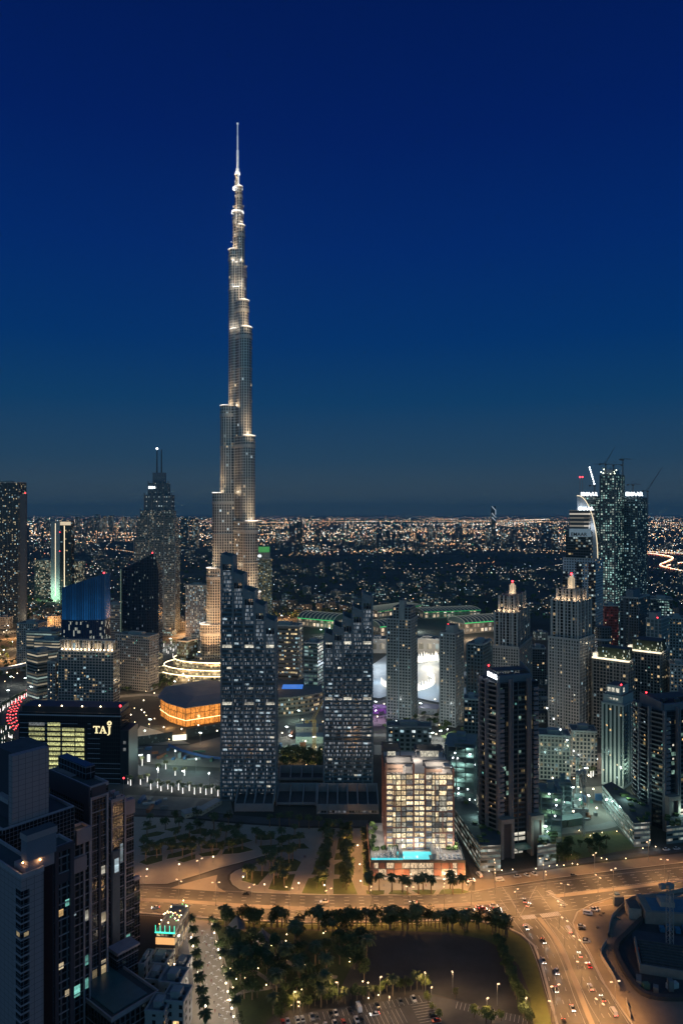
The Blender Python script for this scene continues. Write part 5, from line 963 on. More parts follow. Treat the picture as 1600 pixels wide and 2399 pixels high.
# ================================================================ LAKE, MALL, OPERA HOUSE
n = NT('painted_floodlit_lake'); f = n.noise(.012, n.obj(), 3.0, .55); f3 = n.noise(.25, n.obj(), 3.0)
n.put(n.b.inputs['Base Color'], n.mix(f, (.22, .36, .46), (.62, .58, .50))); n.b.inputs['Roughness'].default_value = .55; bp = n.t.nodes.new('ShaderNodeBump'); bp.inputs['Strength'].default_value = .25; n.t.links.new(f3, bp.inputs['Height']); n.t.links.new(bp.outputs[0], n.b.inputs['Normal'])  # floodlit brightness painted into the water's pale mottled colour
M_lake = n.done(); gpoly('lake', [(862, 1632), (868, 1560), (905, 1535), (985, 1532), (1060, 1534), (1100, 1560), (1110, 1610), (1060, 1652), (1000, 1640), (930, 1622), (890, 1636)], .12, M_lake)
ft = MB(); foam = mat('fountain_spray', (.8, .8, .8), .9, 0, .3, .4, em=(1, .88, .68), es=1.3)
for k in range(64):
    t = k / 63; a = math.pi * (1.02 + 1.2 * t); x, y, _ = gp(955 + 62 * math.cos(a) * 1.0, 1597 + 22 * -math.sin(a)); h = 5 + 7 * abs(math.sin(k * 1.3)) * (.4 + .6 * math.sin(math.pi * t)); ft.bar((x, y, 0), (x, y, h), 2.4, w2=.4, n=5)
for k in range(30): x, y, _ = gp(978 + 50 * k / 30, 1552 - 6 * k / 30 + RG.uniform(-1, 1)); ft.bar((x, y, 0), (x, y, RG.uniform(6, 16)), 2.6, w2=.5, n=5)
tag(ft.build('fountain', foam), 'curving line of lit water jets playing across the lake', 'fountain', kind='stuff')
for u, v, c, p in ((885, 1560, (.8, .9, 1), 1.6e5), (1000, 1546, (1, .88, .7), 4.5e5), (1010, 1566, (1, .88, .7), 3e5), (985, 1590, (1, .8, .55), 2e5), (890, 1600, (.72, .86, 1), 1.6e5), (1005, 1612, (.65, .84, 1), 1.8e5), (985, 1628, (.6, .8, 1), 1e5), (950, 1570, (.9, .92, 1), 2.5e5), (880, 1575, (.8, .9, 1), 1.2e5)): q = gp(u, v); lamp((q[0], q[1], 22), c, p * .17, .5)
def glowstrip(name, lab, pts, w, z, col, es, cat='light strip', group=None, h=.6):
    m = MB(); P = cat_line(pts, 6)
    for i in range(len(P) - 1): m.bar((P[i].x, P[i].y, z), (P[i + 1].x, P[i + 1].y, z), w)
    return m.build(name, glow_mat('strip_%s' % name + str(len(_MC)), col, es), None), lab
# mall: long vaulted halls with ribbed green-edged roofs
def vault(label, p0, p1, wd, h0, rise, colr, seed, es=1.6, walls=True):
    A, B = Vector((*gp(*p0)[:2], 0)), Vector((*gp(*p1)[:2], 0)); d = (B - A); Ln = d.length; ang = math.atan2(d.y, d.x); rt = empty('mall_hall', (A.x, A.y, 0), ang, label, 'shopping hall', 'vaulted mall halls'); N = 10
    P = [(-wd / 2 * math.cos(math.pi * t / N), h0 + rise * math.sin(math.pi * t / N)) for t in range(N + 1)]; m = MB()
    for t in range(N): m.face([(0, P[t][0], P[t][1]), (Ln, P[t][0], P[t][1]), (Ln, P[t + 1][0], P[t + 1][1]), (0, P[t + 1][0], P[t + 1][1])])
    for x in (0, Ln): m.face([(x, p[0], p[1]) for p in P])
    m.build('vaulted_roof', mat('mall_roof_metal', (.06, .10, .11), .5, .1), rt); MB().box(0, Ln, -wd / 2 + .3, wd / 2 - .3, 0, h0, 0, bot=False).build('mall_wall', FM('mall_wall_%d' % (seed % 2), (.3, .26, .22), (.2, .15, .1), 9, 9, .35, .3, .8 if seed % 2 else .4, es=.9, seed=seed, ca=(1, .75, .5), cb=(1, .9, .75)), rt)
    k = int(Ln / 9)
    for i in range(k + 1):
        x = Ln * i / k; m = MB()
        for t in range(0, N): m.bar((x, P[t][0] * 1.01, P[t][1] + .5), (x, P[t + 1][0] * 1.01, P[t + 1][1] + .5), 1.1)
        m.build('roof_rib', mat('lit_roof_rib', (.4, .42, .38), .6, em=(.9, .9, .6), es=.12), rt)
    m = MB()
    for s_ in (-1, 1): m.bar((0, s_ * wd / 2, h0 + .8), (Ln, s_ * wd / 2, h0 + .8), 1.5)
    m.build('eave_light', mat('green_eave_glow_%s' % es, (.1, .3, .1), .5, em=colr, es=es), rt)
    return rt
G_ = (.05, .9, .25)
vault('long vaulted mall hall with lit ribs and green eaves, right of the lakeside tower', (1068, 1480), (1166, 1472), 60, 20, 10, G_, 131, .7); vault('vaulted mall hall with green eaves between the right stepped tower and the lakeside tower', (872, 1490), (912, 1486), 55, 20, 10, G_, 132, .6); vault('long curved-roof mall hall with bright green edge, left of the right stepped tower', (716, 1462), (800, 1470), 60, 16, 12, G_, 133, .6)
vault('flat far mall hall with a green glowing roof line', (980, 1445), (1110, 1440), 70, 14, 5, G_, 134, .3); vault('low far mall hall behind the lakeside tower with dim green edges', (860, 1445), (960, 1430), 70, 14, 5, G_, 135, .2)
lowb('curved pale museum-like wall facing the lake, between the two lakeside towers', 972, 1028, 1036, 1498, 1225, 8, FM('lake_front_wall', (.36, .33, .29), (.2, .18, .14), 14, 16, .45, .4, .9, es=.9, seed=136, ca=(1, .85, .65)), 30, 61, name='lakefront_block'); lowb('pale lakefront block with lit arcade behind the right stepped tower', 862, 906, 914, 1498, 1225, 5, FM('lake_front_wall', (.36, .33, .29)), 30, 62, name='lakefront_block')
for u, v, c, p, z in ((890, 1528, (1, .85, .7), 60000, 8), (1000, 1526, (1, .8, .6), 90000, 8), (1020, 1522, (1, .8, .6), 60000, 10), (1110, 1500, (1, .75, .5), 120000, 16), (760, 1478, (.2, 1, .4), 12000, 20), (1080, 1455, (.2, 1, .4), 12000, 22), (900, 1480, (.2, 1, .4), 12000, 22), (975, 1480, (.8, 1, .95), 40000, 14)): q = gp(u, v); lamp((q[0], q[1], z), c, p, 2)
# opera house: long dhow-shaped glass hall under a swelling roof
YO = 700.0; P = [gp(377, 1677), gp(398, 1692), gp(436, 1704), gp(524, 1690), gp(600, 1674), gp(590, 1644), gp(480, 1636), gp(394, 1652)]; c = Vector((sum(p[0] for p in P) / 8, sum(p[1] for p in P) / 8)); rt = empty('opera_house', (c.x, c.y, 0), 0, 'dhow-shaped opera house with glowing orange glass walls under a swelling grey roof', 'opera house'); Q = [(p[0] - c.x, p[1] - c.y) for p in P]
n = NT('glowing_amber_hall'); u, v = n.uv(); fu = n.math('GREATER_THAN', n.math('FRACT', n.math('DIVIDE', u, 11.0)), .05); fv = n.math('GREATER_THAN', n.math('FRACT', n.math('DIVIDE', v, 7.2)), .07); fine = n.math('MULTIPLY_ADD', n.white(n.comb(n.math('FLOOR', n.math('DIVIDE', u, 1.3)), n.math('FLOOR', n.math('DIVIDE', v, 1.8)), 1)), .7, .45)
nz = n.noise(.12, n.obj(), 3.0); e = n.math('MULTIPLY', n.math('MULTIPLY', fu, fv), n.math('MULTIPLY', fine, n.math('MULTIPLY_ADD', nz, 1.7, .1))); n.put(n.b.inputs['Base Color'], (.1, .05, .02)); n.b.inputs['Roughness'].default_value = .15; n.put(n.b.inputs['Emission Color'], (1, .34, .06)); n.put(n.b.inputs['Emission Strength'], n.math('MULTIPLY', e, 1.05)); AMB = n.done(True)
MB().prism(Q, 0, 22, 0, 0).build('glass_wall', AMB, rt); m = MB(); R1 = [(x * 1.07, y * 1.07) for x, y in Q]; lv = [(1.06, 21.5), (1.075, 22.5), (.86, 25), (.52, 27.2), (.2, 27.8)]
for i in range(len(lv) - 1):
    (s0, z0), (s1, z1) = lv[i], lv[i + 1]
    for j in range(8): a, b_ = Q[j], Q[(j + 1) % 8]; m.face([(a[0] * s0, a[1] * s0, z0), (b_[0] * s0, b_[1] * s0, z0), (b_[0] * s1, b_[1] * s1, z1), (a[0] * s1, a[1] * s1, z1)])
m.face([(x * .2, y * .2, 27.8) for x, y in Q]); m.face([(x * 1.06, y * 1.06, 21.5) for x, y in reversed(Q)]); ro = m.build('swelling_roof', mat('opera_roof_metal', (.14, .16, .19), .55, .1, var=.15, scale=.05), rt)
m = MB()
for j in range(8): a, b_ = Q[j], Q[(j + 1) % 8]; m.bar((a[0] * 1.012, a[1] * 1.012, 7.5), (b_[0] * 1.012, b_[1] * 1.012, 7.5), .5)
m.build('balcony_light', glow_mat('amber_line_glow', (1, .7, .3), 4.5), rt); m = MB()
for j in range(8):
    a, b_ = Q[j], Q[(j + 1) % 8]; nn = max(1, int(math.hypot(a[0] - b_[0], a[1] - b_[1]) / 11))
    for t in range(nn): x, y = a[0] + (b_[0] - a[0]) * t / nn, a[1] + (b_[1] - a[1]) * t / nn; m.bar((x * 1.015, y * 1.015, 0), (x * 1.015, y * 1.015, 22), .5)
apart(m, 'wall_post', M_dark, rt)
for k, (u, v) in enumerate(((398, 1702), (440, 1714), (500, 1704))): q = gp(u, v); lamp((q[0], q[1] - 6, 4), (1, .55, .22), 9000, 1)
# hoarding wall round the opera site
def wall(label, pts, h, m_, name='hoarding', w=.3, z=0, cat='wall', group=None):
    P = cat_line(pts, 1) if len(pts) < 3 else cat_line(pts, 3); c0 = P[0].copy(); b = MB(); ribbon(b, [p - c0 for p in P], 0, w, h, h=h); o = b.build(name, m_, None, (c0.x, c0.y, z)); return tag(o, label, cat, group)
n = NT('printed_hoarding'); f = n.noise(.12, n.obj(), 2.0); g_ = n.math('GREATER_THAN', n.noise(.35, n.obj(), 2.0), .62); n.put(n.b.inputs['Base Color'], n.mix(g_, n.mix(f, (.015, .02, .025), (.05, .06, .06)), (.2, .24, .24))); M_hoard = n.done()
wall('dark printed site hoarding along the plaza below the opera house', [(311, 1748), (362, 1741), (404, 1735)], 9, M_hoard, group='dark printed hoardings'); wall('dark printed site hoarding in front of the glowing opera wall', [(436, 1728), (480, 1720), (530, 1711)], 9, M_hoard, group='dark printed hoardings')
wall('blue site fence curving below the opera car park', [(395, 1748), (430, 1762), (480, 1775), (540, 1782)], 2.6, mat('blue_fence', (.05, .1, .25), .7), cat='fence', name='site_fence')
o = MB().box(0, 14, -.2, .2, 0, 5.5).build('lit_hoarding', glow_mat('lit_panel_glow', (1, .95, .72), 1.6), None, (*gp(405, 1735)[:2], 0), math.radians(14)); tag(o, 'glowing cream hoarding panel at the opera site gate', 'panel')
o = MB().box(-1.3, 1.3, -.2, .2, 0, 6.5).build('advert_panel', glow_mat('advert_panel_glow', (1, 1, .95), 2), None, (*gp(349, 1784)[:2], 0)); tag(o, 'tall white glowing advertising panel beside the boulevard', 'advert panel')
# ================================================================ NEAR LEFT CLUSTER (plan turned 40 degrees)
PANEL = mat('stone_panel', (.30, .22, .235), .7, var=.1, scale=.2); DGL = FM('near_dark_glass', (.17, .16, .19), (.008, .011, .018), 1.7, 1.75, .09, .09, .0, es=1, seed=140); PNL = FM('near_panel_wall', (.12, .09, .10), (.31, .225, .24), 3.0, 2.2, .05, .06, 0, seed=141, gr=.7, wr=.9)
GFL = FM('near_flat_wall', (.10, .085, .095), (.010, .014, .02), 2.6, 3.1, .30, .2, .0, es=.5, seed=142); NAVY = mat('navy_wall', (.05, .042, .06), .7, var=.1); EDGE = mat('pale_edge', (.36, .28, .30), .6)
def near(label, uL, uC, uR, vt, Y, fm, name='near_tower', mats=None, wins=0, seed=1, **kw):
    return block(name, label, 'tower', uL, uC, uR, vt, Y, 40, fm, group='near tower cluster', slabm=EDGE, slab=0 if fm is PNL else 6.2, out=.16, plant=False, wins=0, seed=seed, roofm=M_roofd, **kw)
def edge_fins(rt, L, M_, H, qs, z1=None, w=.35, m_=None):
    m = MB()
    for q in qs: y = M_ * q; m.box(.0, .7, y - w, y + w, 0, (z1 or H) + .4)
    m.build('corner_rib', m_ or EDGE, rt)
def room_panes(rt, items, face='x'):
    """(along, z, width, height, material) panes on the right-hand face"""
    for y, z, w, h, mi in items: MB().box(-.05, .1, -w / 2, w / 2, 0, h).build('window', WIN[mi], rt, (.0, y, z))
YA, YB_, YF2 = 265, 300, 286
rt, L, M_, H = near('paler panelled near tower with a chevron window strip and two amber terrace lamps', -70, 51, 103, 2057, YA, PNL)
m = MB(); m.box(-4.2, .06, -.06, 3.0, 0, H - 5); m.build('corner_glazing', DGL, rt); m = MB(); z = 2
while z < H - 5.5: m.prism([(-4.4, -.5), (.5, -.5), (.5, 3.2), (.06, 3.2), (.06, -.07), (-4.4, -.07)], z, z + .35, bot=True); z += 3.0
m.build('chevron_ribs', EDGE, rt)
for k, (z, w) in enumerate(((H - 22, 0), (H - 22, 1), (H - 58, 0), (H - 58, 1))): MB().box(-3.4 if w == 0 else .07, -1.2 if w == 0 else .16, -.16 if w == 0 else 1, -.07 if w == 0 else 2.7, z, z + 1.5).build('window', WIN[5], rt)
MB().box(-10, 0 - 1.2, 2.2, M_ - .6, H, H + 2.2).build('terrace_wall', PANEL, rt)
o = MB().box(-5.5, -.8, 2.6, 14, H + 4.5, H + 12).build('louvred_penthouse', FM('louvre_wall', (.2, .19, .24), (.13, .13, .17), 40, .45, .0, .45, 0, seed=143, gr=.8), rt); MB().box(-5.8, -.5, 2.3, 14.3, H + 12.01, H + 14.4, 0, 1).build('penthouse_parapet', [PANEL, M_roofd], rt)
MB().box(-5.0, -1.3, 3.2, 13.5, H, H + 4.49).build('penthouse_base', PANEL, rt)
for x, y in ((-3.6, 2.7), (-.9, 8.0)): MB().ball((0, 0, 0), .28).build('wall_lamp', glow_mat('amber_bulb', (1, .6, .22), 30), rt, (x, y - .35, H + 3.6)); lamp((x + .3, y - 1.2, H + 3.4), (1, .58, .22), 55, .15, rt)
rt, L, M_, H = near('broad near tower with a blank panelled roof wall above a dark glass parapet', -130, 7, 173, 1949, YB_, GFL)
MB().prism([(0.02, -.02), (.9, -.02), (.9, M_), (.02, M_)][::1], H - 13, H + .9, 0, 1).build('glass_parapet', [DGL, EDGE], rt)
MB().box(-30, .0, -.9, -.02, H - 26, H + .9, 0, 1).build('glass_parapet', [DGL, EDGE], rt)
_, L2, M2, _t = frame(21, 30, 115, YB_ + 4, 40); zt0 = zat(1772, YB_ + 4); off = Vector((xat(30, YB_ + 4) - xat(7, YB_), 4, 0)); ca_, sa_ = math.cos(_t), math.sin(_t); lx, ly = off.x * ca_ - off.y * sa_, off.x * sa_ + off.y * ca_
MB().box(lx - L2, lx, ly, ly + M2, H, zt0).build('roof_wall', PNL, rt); MB().box(lx - 22, lx - L2 - .01, ly + 2.5, ly + M2 + 2, H, zt0 - .3, 0, 1).build('plant_block', [NAVY, M_roofd], rt); MB().box(lx - 14, lx - L2 - .02, ly - .3, ly + 2.3, zt0 - 21, zt0 - 19).build('tie_beam', EDGE, rt)
MB().box(-6, -1, M_ * .55, M_ * .93, H - 22, H - 13.2).build('lit_loggia', mat('loggia_wall', (.4, .3, .18), .8, em=(1, .66, .25), es=.3), rt); lamp((3, M_ * .8, H - 18), (1, .66, .28), 320, .3, rt)
rt, L, M_, H = near('near tower with a navy portal frame around dark glass, right of the chevron-cornered one', 97, 128, 171, 1993, YF2, GFL)
m = MB(); m.box(0, 1.0, -.1, 1.4, 0, H + 1.3); m.box(0, 1.0, M_ - 1.5, M_ + .1, 0, H + 1.3); m.box(.001, 1.0, 1.41, M_ - 1.51, H - 1, H + 1.3); m.box(.001, .6, 1.41, M_ - 1.51, H - 14, H - 10); m.build('portal_frame', NAVY, rt); MB().box(-L, 0, -.6, -.02, 0, H + 1).build('blank_wall', NAVY, rt)
room_panes(rt, [(M_ * .33, H - 27, 2.4, 2.6, 0), (M_ * .75, H - 24, 2.4, 2.6, 3), (M_ * .33, H - 48, 2.6, 2.4, 1), (M_ * .75, H - 60, 2.6, 2.4, 1), (M_ * .75, H - 78, 2.6, 2.4, 2)])
rt, L, M_, H = near('lower near block with pale panelled terrace parapets and teal-lit rooms', 150, 168, 211, 1956, 326, GFL)
m = MB(); m.box(0, 1.6, M_ * .2, M_ + .2, H - 5, H + 1.5); m.box(0, 1.5, -1, M_ * .75, H - 17.5, H - 11); m.build('parapet_panel', PANEL, rt); edge_fins(rt, L, M_, H, (.02, .66, .98)); lamp((-2, M_ * .5, H + 2), (1, .66, .28), 100, .3, rt)
room_panes(rt, [(M_ * .8, H - 42, 2.2, 5, 2), (M_ * .8, H - 62, 2.2, 4.4, 3), (M_ * .25, H - 74, 4, 5, 3), (M_ * .8, H - 73, 2.2, 5, 3), (M_ * .2, H - 37, 1, .8, 4)])
rt, L, M_, H = near('tall navy near tower with a pale portal frame and rooftop glass plant house', 118, 212, 254, 1849, 345, DGL)
m = MB(); m.box(.0, .9, -.2, .5, 0, H - 4); m.box(0, .9, M_ - 1.3, M_ - .3, 0, H - 4); m.box(.001, .9, .51, M_ - 1.31, H - 4.8, H - 4); m.build('portal_frame', EDGE, rt); m = MB(); m.box(.002, .5, .52, M_ - 1.32, H - 4.02, H + .4); m.box(-L - .2, .3, -.9, -.01, H - 8, H + 1.1); m.box(.002, .6, M_ * .44, M_ * .58, 0, H - 14); m.box(-5, .01, -.5, -.02, 0, H - 8.01); m.build('navy_cladding', NAVY, rt)
_, L2, M2, _t = frame(137, 202, 223, 356, 40); off = Vector((xat(202, 356) - xat(212, 345), 11, 0)); lx, ly = off.x * ca_ - off.y * sa_, off.x * sa_ + off.y * ca_; zt0 = zat(1797, 356)
MB().box(lx - L2, lx, ly, ly + max(M2, 5), H + .5, zt0, 0, 1).build('glass_plant_house', [FM('plant_house_glass', (.2, .22, .28), (.01, .014, .022), 2.9, 3.0, .08, .1, 0, seed=145), mat('dark_glass_roof', (.03, .045, .08), .3)], rt)
m = MB()
for k in range(16): m.box(-L * .93 + k * .95, -L * .93 + k * .95 + .35, 1.5, 6, H + .6, H + .9)
m.build('roof_slat_trim', EDGE, rt)
room_panes(rt, [(M_ * .72, H - 43, 2.0, 4, 2), (M_ * .72, H - 66, 3, 4.5, 1), (M_ * .72, H - 86, 3, 1.6, 1), (M_ * .25, H - 91, 2.4, 4, 5), (M_ * .72, H - 92, 3, 5, 5), (M_ * .25, H - 99, 2.4, 3.6, 0)])
rt, L, M_, H = near('near black-glass tower behind the navy portal, its roof strewn with pale plant boxes', 252, 261, 293, 1880, 370, DGL)
edge_fins(rt, L, M_, H, (.02, .98)); m = MB(); m.box(.001, 1.3, M_ * .0, M_ * .55, 0, H - 25); m.build('grey_panel', mat('grey_panel_wall', (.1, .11, .135), .7), rt); MB().box(1.31, 1.42, M_ * .15, M_ * .45, H - 36, H - 29).build('window', WIN[4], rt); MB().box(.01, .12, M_ * .66, M_ * .86, H - 33, H - 23).build('window', WIN[4], rt)
for k in range(5): MB().box(-8 + 1.7 * k, -7 + 1.7 * k, 3, 6, H + .02, H + 2.5 + (k % 2)).build('roof_unit', EDGE, rt)
MB().bar((-1, M_, H), (-1, M_, H + 9), .25).build('mast', M_steel, rt); beacon(rt, (-1, M_, H + 10), .45)
room_panes(rt, [(M_ * .3, H - 60 - 9 * k, 1.4, 4, mi) for k, mi in enumerate((1, 5, 2, 5, 0))])
rt, L, M_, H = near('near tower with a white parapet panel at the right end of the dark cluster', 286, 292, 314, 1882, 384, DGL)
MB().box(.001, 1.0, -.1, M_ + .2, H - 6.5, H + 1).build('parapet_panel', PANEL, rt); edge_fins(rt, L, M_, H, (.05,)); MB().box(.01, .12, M_ * .2, M_ * .6, H - 76, H - 70).build('window', WIN[3], rt)
for k in range(9): MB().box(.02, .5, 0, M_, H - 12 - 7.6 * k, H - 11.6 - 7.6 * k).build('floor_trim', EDGE, rt)
near('slim lower near tower tucked against the white-parapet one', 312, 316, 328, 2062, 392, DGL)
rt, L, M_, H = near('low glass block at the foot of the near towers with a stepped canopy', 255, 275, 324, 2238, 352, DGL); MB().box(-L, 1.6, -.5, M_, H + .5, H + 1.4).build('canopy', EDGE, rt)
rt, L, M_, H = near('teal-tinted flat roof of a low near block with rows of slats', 150, 262, 372, 2392, 318, GFL); MB().box(-L * .9, -3, 3, M_ - 4, H + .05, H + .5).build('skylight', mat('teal_roof_glass', (.05, .13, .14), .3), rt)
# ================================================================ WHITE VILLAGE BUILDINGS AT THE PROMENADE
VW = FM('village_wall', (.30, .30, .30), (.02, .025, .03), 5, 3.6, .68, .45, .10, es=1.0, seed=150)
for i, (lab, uL, uC, uR, vt, vb) in enumerate((('white village house with a rooftop hut, directly below the green-lit rooftop bar', 345, 388, 412, 2262, 2300), ('tan village house with dark roof terrace, third from the road', 372, 422, 436, 2308, 2372), ('white village house against the low glass block', 325, 338, 372, 2262, 2320), ('flat-roofed village house with blue-grey terrace, lowest in the row', 378, 430, 442, 2352, 2430), ('small white village house behind the tan one', 340, 372, 392, 2300, 2352), ('village house cut by the bottom edge with solar-dark roof', 340, 385, 400, 2375, 2450), ('narrow village house beside the pergola walk', 405, 432, 442, 2276, 2312))):
    Yv = dep(vb); rt, L, M_, H = block('village_house', lab, 'house', uL, uC, uR, vt, Yv, 8, VW, depth=12, group='white village houses', plant=False, slabm=mat('village_render', (.3, .3, .31), .8), roofm=mat('blue_grey_terrace', (.11, .14, .18), .8, var=.2), parapet=1)
    MB().box(-L * .7, -L * .25, 3, 8, H, H + 3).build('roof_hut', mat('village_render', (.3, .3, .31), .8), rt); MB().box(-L * .45, -L * .2, -.12, 0, H * .35, H * .35 + 1.6).build('window', WIN[0 if i % 2 else 5], rt)
    for k in range(2): MB().box(-L * .2 - 1, -L * .2 + .5, 2 + 4 * k, 3.4 + 4 * k, H + .01, H + 1).build('roof_unit', M_dark, rt)
Yv = dep(2262); rt, L, M_, H = block('rooftop_bar', 'rooftop bar building with green neon edge, orange-lit terrace and strings of bulbs', 'bar', 366, 410, 414, 2186, Yv, 5, FM('bar_wall', (.12, .1, .09), (.03, .02, .02), 2.2, 4.4, .2, .4, .8, es=.8, seed=151, ca=(1, .7, .35), cb=(1, .8, .5)), depth=26, plant=False, parapet=.6)
MB().box(-L, 0, -.5, -.1, H - 6, H - 2.6).build('lit_window_band', mat('orange_window_glow', (.3, .2, .1), .4, em=(1, .5, .18), es=1.0, var=.5, scale=1.2), rt); m = MB(); m.box(-L - .3, .3, -.8, -.5, H, H + .5)
for k in range(5): m.box(-L + L * k / 4 - .1, -L + L * k / 4 + .1, -.75, -.55, H + .51, H + 4)
m.build('neon_edge', glow_mat('green_neon', (.05, .9, .55), 2.2), rt)
for k in range(26): MB().ball((0, 0, 0), .27, n=6, k=4).build('bulb', [E_warm, glow_mat('orange_bulb', (1, .45, .15), 8), glow_mat('green_bulb', (.2, .9, .3), 3)][k % 3 if k % 5 else 0], rt, (-L * RG.random(), 1 + 23 * RG.random(), H + 1 + 4.5 * RG.random()))
lamp((-L / 2, 10, H + 6), (1, .6, .3), 1200, .5, rt); lamp((-L / 2, -6, 3), (1, .75, .45), 700, .5, rt)
for k in range(16): q = gp(370 + RG.uniform(0, 44), 2272 + RG.uniform(0, 22)); o = MB().ball((0, 0, 0), .35, n=6, k=4).build('festoon_bulb', E_warm, rt); o.location = (q[0] - rt.location.x, q[1] - rt.location.y, 3.4 + RG.random())
# ================================================================ PLANTS
def crown_mesh(kind, seed):
    r_ = random.Random(seed); m = MB()
    if kind == 'palm':
        for k in range(26):
            a = 6.283 * k / 26 + r_.uniform(-.12, .12); e0 = r_.uniform(-.1, 1.15); Ln = r_.uniform(2.6, 3.4); p = Vector((0, 0, 0)); el = e0; d = 0; w0 = .1
            for s_ in range(5):
                stp = Ln / 5; q = p + Vector((math.cos(a) * math.cos(el), math.sin(a) * math.cos(el), math.sin(el))) * stp; side = Vector((-math.sin(a), math.cos(a), 0)); w1 = (.42, .5, .46, .34, .06)[s_]; dr = Vector((0, 0, -.18))
                m.face([p + side * w0 + dr, q + side * w1 + dr, q, p]); m.face([p, q, q - side * w1 + dr, p - side * w0 + dr]); p = q; w0 = w1; el -= .42
    else:
        blobs = [(r_.uniform(-1.3, 1.3), r_.uniform(-1.3, 1.3), r_.uniform(-.9, 1.3), r_.uniform(.8, 1.35)) for _ in range(9)]
        for x, y, z, rr in blobs:
            for k in range(42):
                a, t = r_.uniform(0, 6.283), r_.uniform(-.8, 1); q = rr * r_.uniform(.6, 1.08); s2 = math.sqrt(1 - t * t); P = Vector((x + q * math.cos(a) * s2, y + q * math.sin(a) * s2, z + q * t * .85)); e = Vector((r_.gauss(0, 1), r_.gauss(0, 1), r_.gauss(0, .7))).normalized() * r_.uniform(.16, .34); g2 = e.orthogonal().normalized() * e.length * .8
                m.face([P - e - g2 * .3, P + e * .2 - g2, P + e + g2 * .4, P - e * .3 + g2])
    return m
def make_plant(kind, seed, name, leaf, trunk, th):
    rt = empty(name, (0, 0, -500)); m = MB()
    if kind == 'palm':
        m.bar((0, 0, 0), (.08, 0, th * .5), .62, w2=.44, n=8); m.bar((.08, 0, th * .5), (0, .05, th), .44, w2=.4, n=8); m.build('trunk', trunk, rt); c = crown_mesh(kind, seed).build('crown', leaf, rt, (0, 0, th))
    else:
        m.bar((0, 0, 0), (.1, 0, th), .4, w2=.25, n=7)
        for a in (0, 1.6, 3.3, 4.8): m.bar((.1, 0, th * .85), (1.1 * math.cos(a), 1.1 * math.sin(a), th + 1.3), .2, w2=.08, n=5)
        m.build('trunk', trunk, rt); crown_mesh(kind, seed).build('crown', leaf, rt, (0, 0, th + 1.2))
    return rt
M_fr2 = mat('painted_lit_fronds', (.16, .16, .07), .7, var=.3, scale=.8); M_leafb = mat('painted_lit_leaves', (.12, .15, .03), .7, var=.4, scale=.6)  # paler copies of the frond and leaf colours, lamplight painted in
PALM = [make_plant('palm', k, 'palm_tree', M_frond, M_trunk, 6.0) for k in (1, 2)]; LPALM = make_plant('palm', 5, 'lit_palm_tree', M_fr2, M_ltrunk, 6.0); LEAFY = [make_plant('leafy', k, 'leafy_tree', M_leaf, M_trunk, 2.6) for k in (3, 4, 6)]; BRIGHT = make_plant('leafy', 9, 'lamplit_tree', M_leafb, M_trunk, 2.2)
def plant(proto, u, v, sc, group, label, cat='tree'):
    o = copy_tree(proto); x, y, _ = gp(u, v); place(o, (x, y, .05), RG.uniform(0, 6.28), label, (sc, sc, sc * RG.uniform(.92, 1.1))); o['category'] = cat; o['group'] = group; return o
lb = 'dark date palm in the grass-panelled plaza west of the pool podium'
for u, v in ((591, 2067), (614, 2052), (632, 2040), (642, 2074), (651, 2057), (666, 2078), (624, 2022), (644, 2018), (659, 2014), (677, 2021), (686, 2017), (635, 1982), (612, 1982), (600, 1976), (677, 1985), (702, 1985), (660, 1972), (690, 1960), (671, 2062), (655, 2040), (640, 2032), (342, 2018), (368, 2010), (352, 1998), (377, 2002), (338, 1996), (345, 1958), (352, 1936), (404, 2004), (428, 2009), (450, 2013), (434, 1990), (412, 1972), (445, 1966), (472, 1998), (498, 2001), (494, 1976), (480, 1978), (508, 1986), (536, 1994), (554, 1983), (568, 1990), (530, 1966), (548, 1972), (420, 1950), (462, 1948), (502, 1943), (518, 1956), (632, 1938), (655, 1938), (678, 1934), (701, 1940), (724, 1942), (747, 1940), (772, 2000)): plant(PALM[RG.randrange(2)], u, v, RG.uniform(1.25, 1.6), 'plaza date palms', lb)
for u, v in ((388, 1945), (410, 1928), (462, 1926), (500, 1930), (536, 1932), (452, 1992), (430, 1986), (545, 2000), (520, 2004), (494, 1996), (400, 1996), (578, 2062), (660, 1990), (470, 1955), (560, 1960)): plant(LEAFY[RG.randrange(3)], u, v, RG.uniform(1.4, 2.0), 'plaza shade trees', 'round dark shade tree among the plaza date palms')
for k in range(30):
    t = k / 29; plant(LEAFY[k % 3] if k % 3 else PALM[k % 2], 771 - 24 * t + RG.uniform(-12, 12), 1944 + 138 * t, RG.uniform(1.1, 1.7), 'trees of the left garden row', 'tree in the left of two dense garden rows beside the pool podium'); plant(LEAFY[(k + 1) % 3] if k % 3 else PALM[k % 2], 808 + 6 * t + RG.uniform(-12, 12), 1944 + 142 * t, RG.uniform(1.1, 1.7), 'trees of the right garden row', 'tree in the right of two dense garden rows beside the pool podium')
for k in range(11): plant(PALM[k % 2], 852 + 1.3 * k, 1966 + 12.5 * k, 1.35, 'palms along the podium flank', 'orange-lit date palm in the single row along the podium flank')
for u, v in ((864, 2089), (888, 2087), (918, 2091), (943, 2091), (954, 2097), (980, 2095), (991, 2087), (1010, 2093), (1054, 2083), (1060, 2095), (1083, 2091)): plant(PALM[RG.randrange(2)], u, v, 1.55, 'palms before the pool podium', 'tall date palm on the lawn in front of the red-screened podium')
lp = 'white-lit palm wrapped in lights along the boulevard'
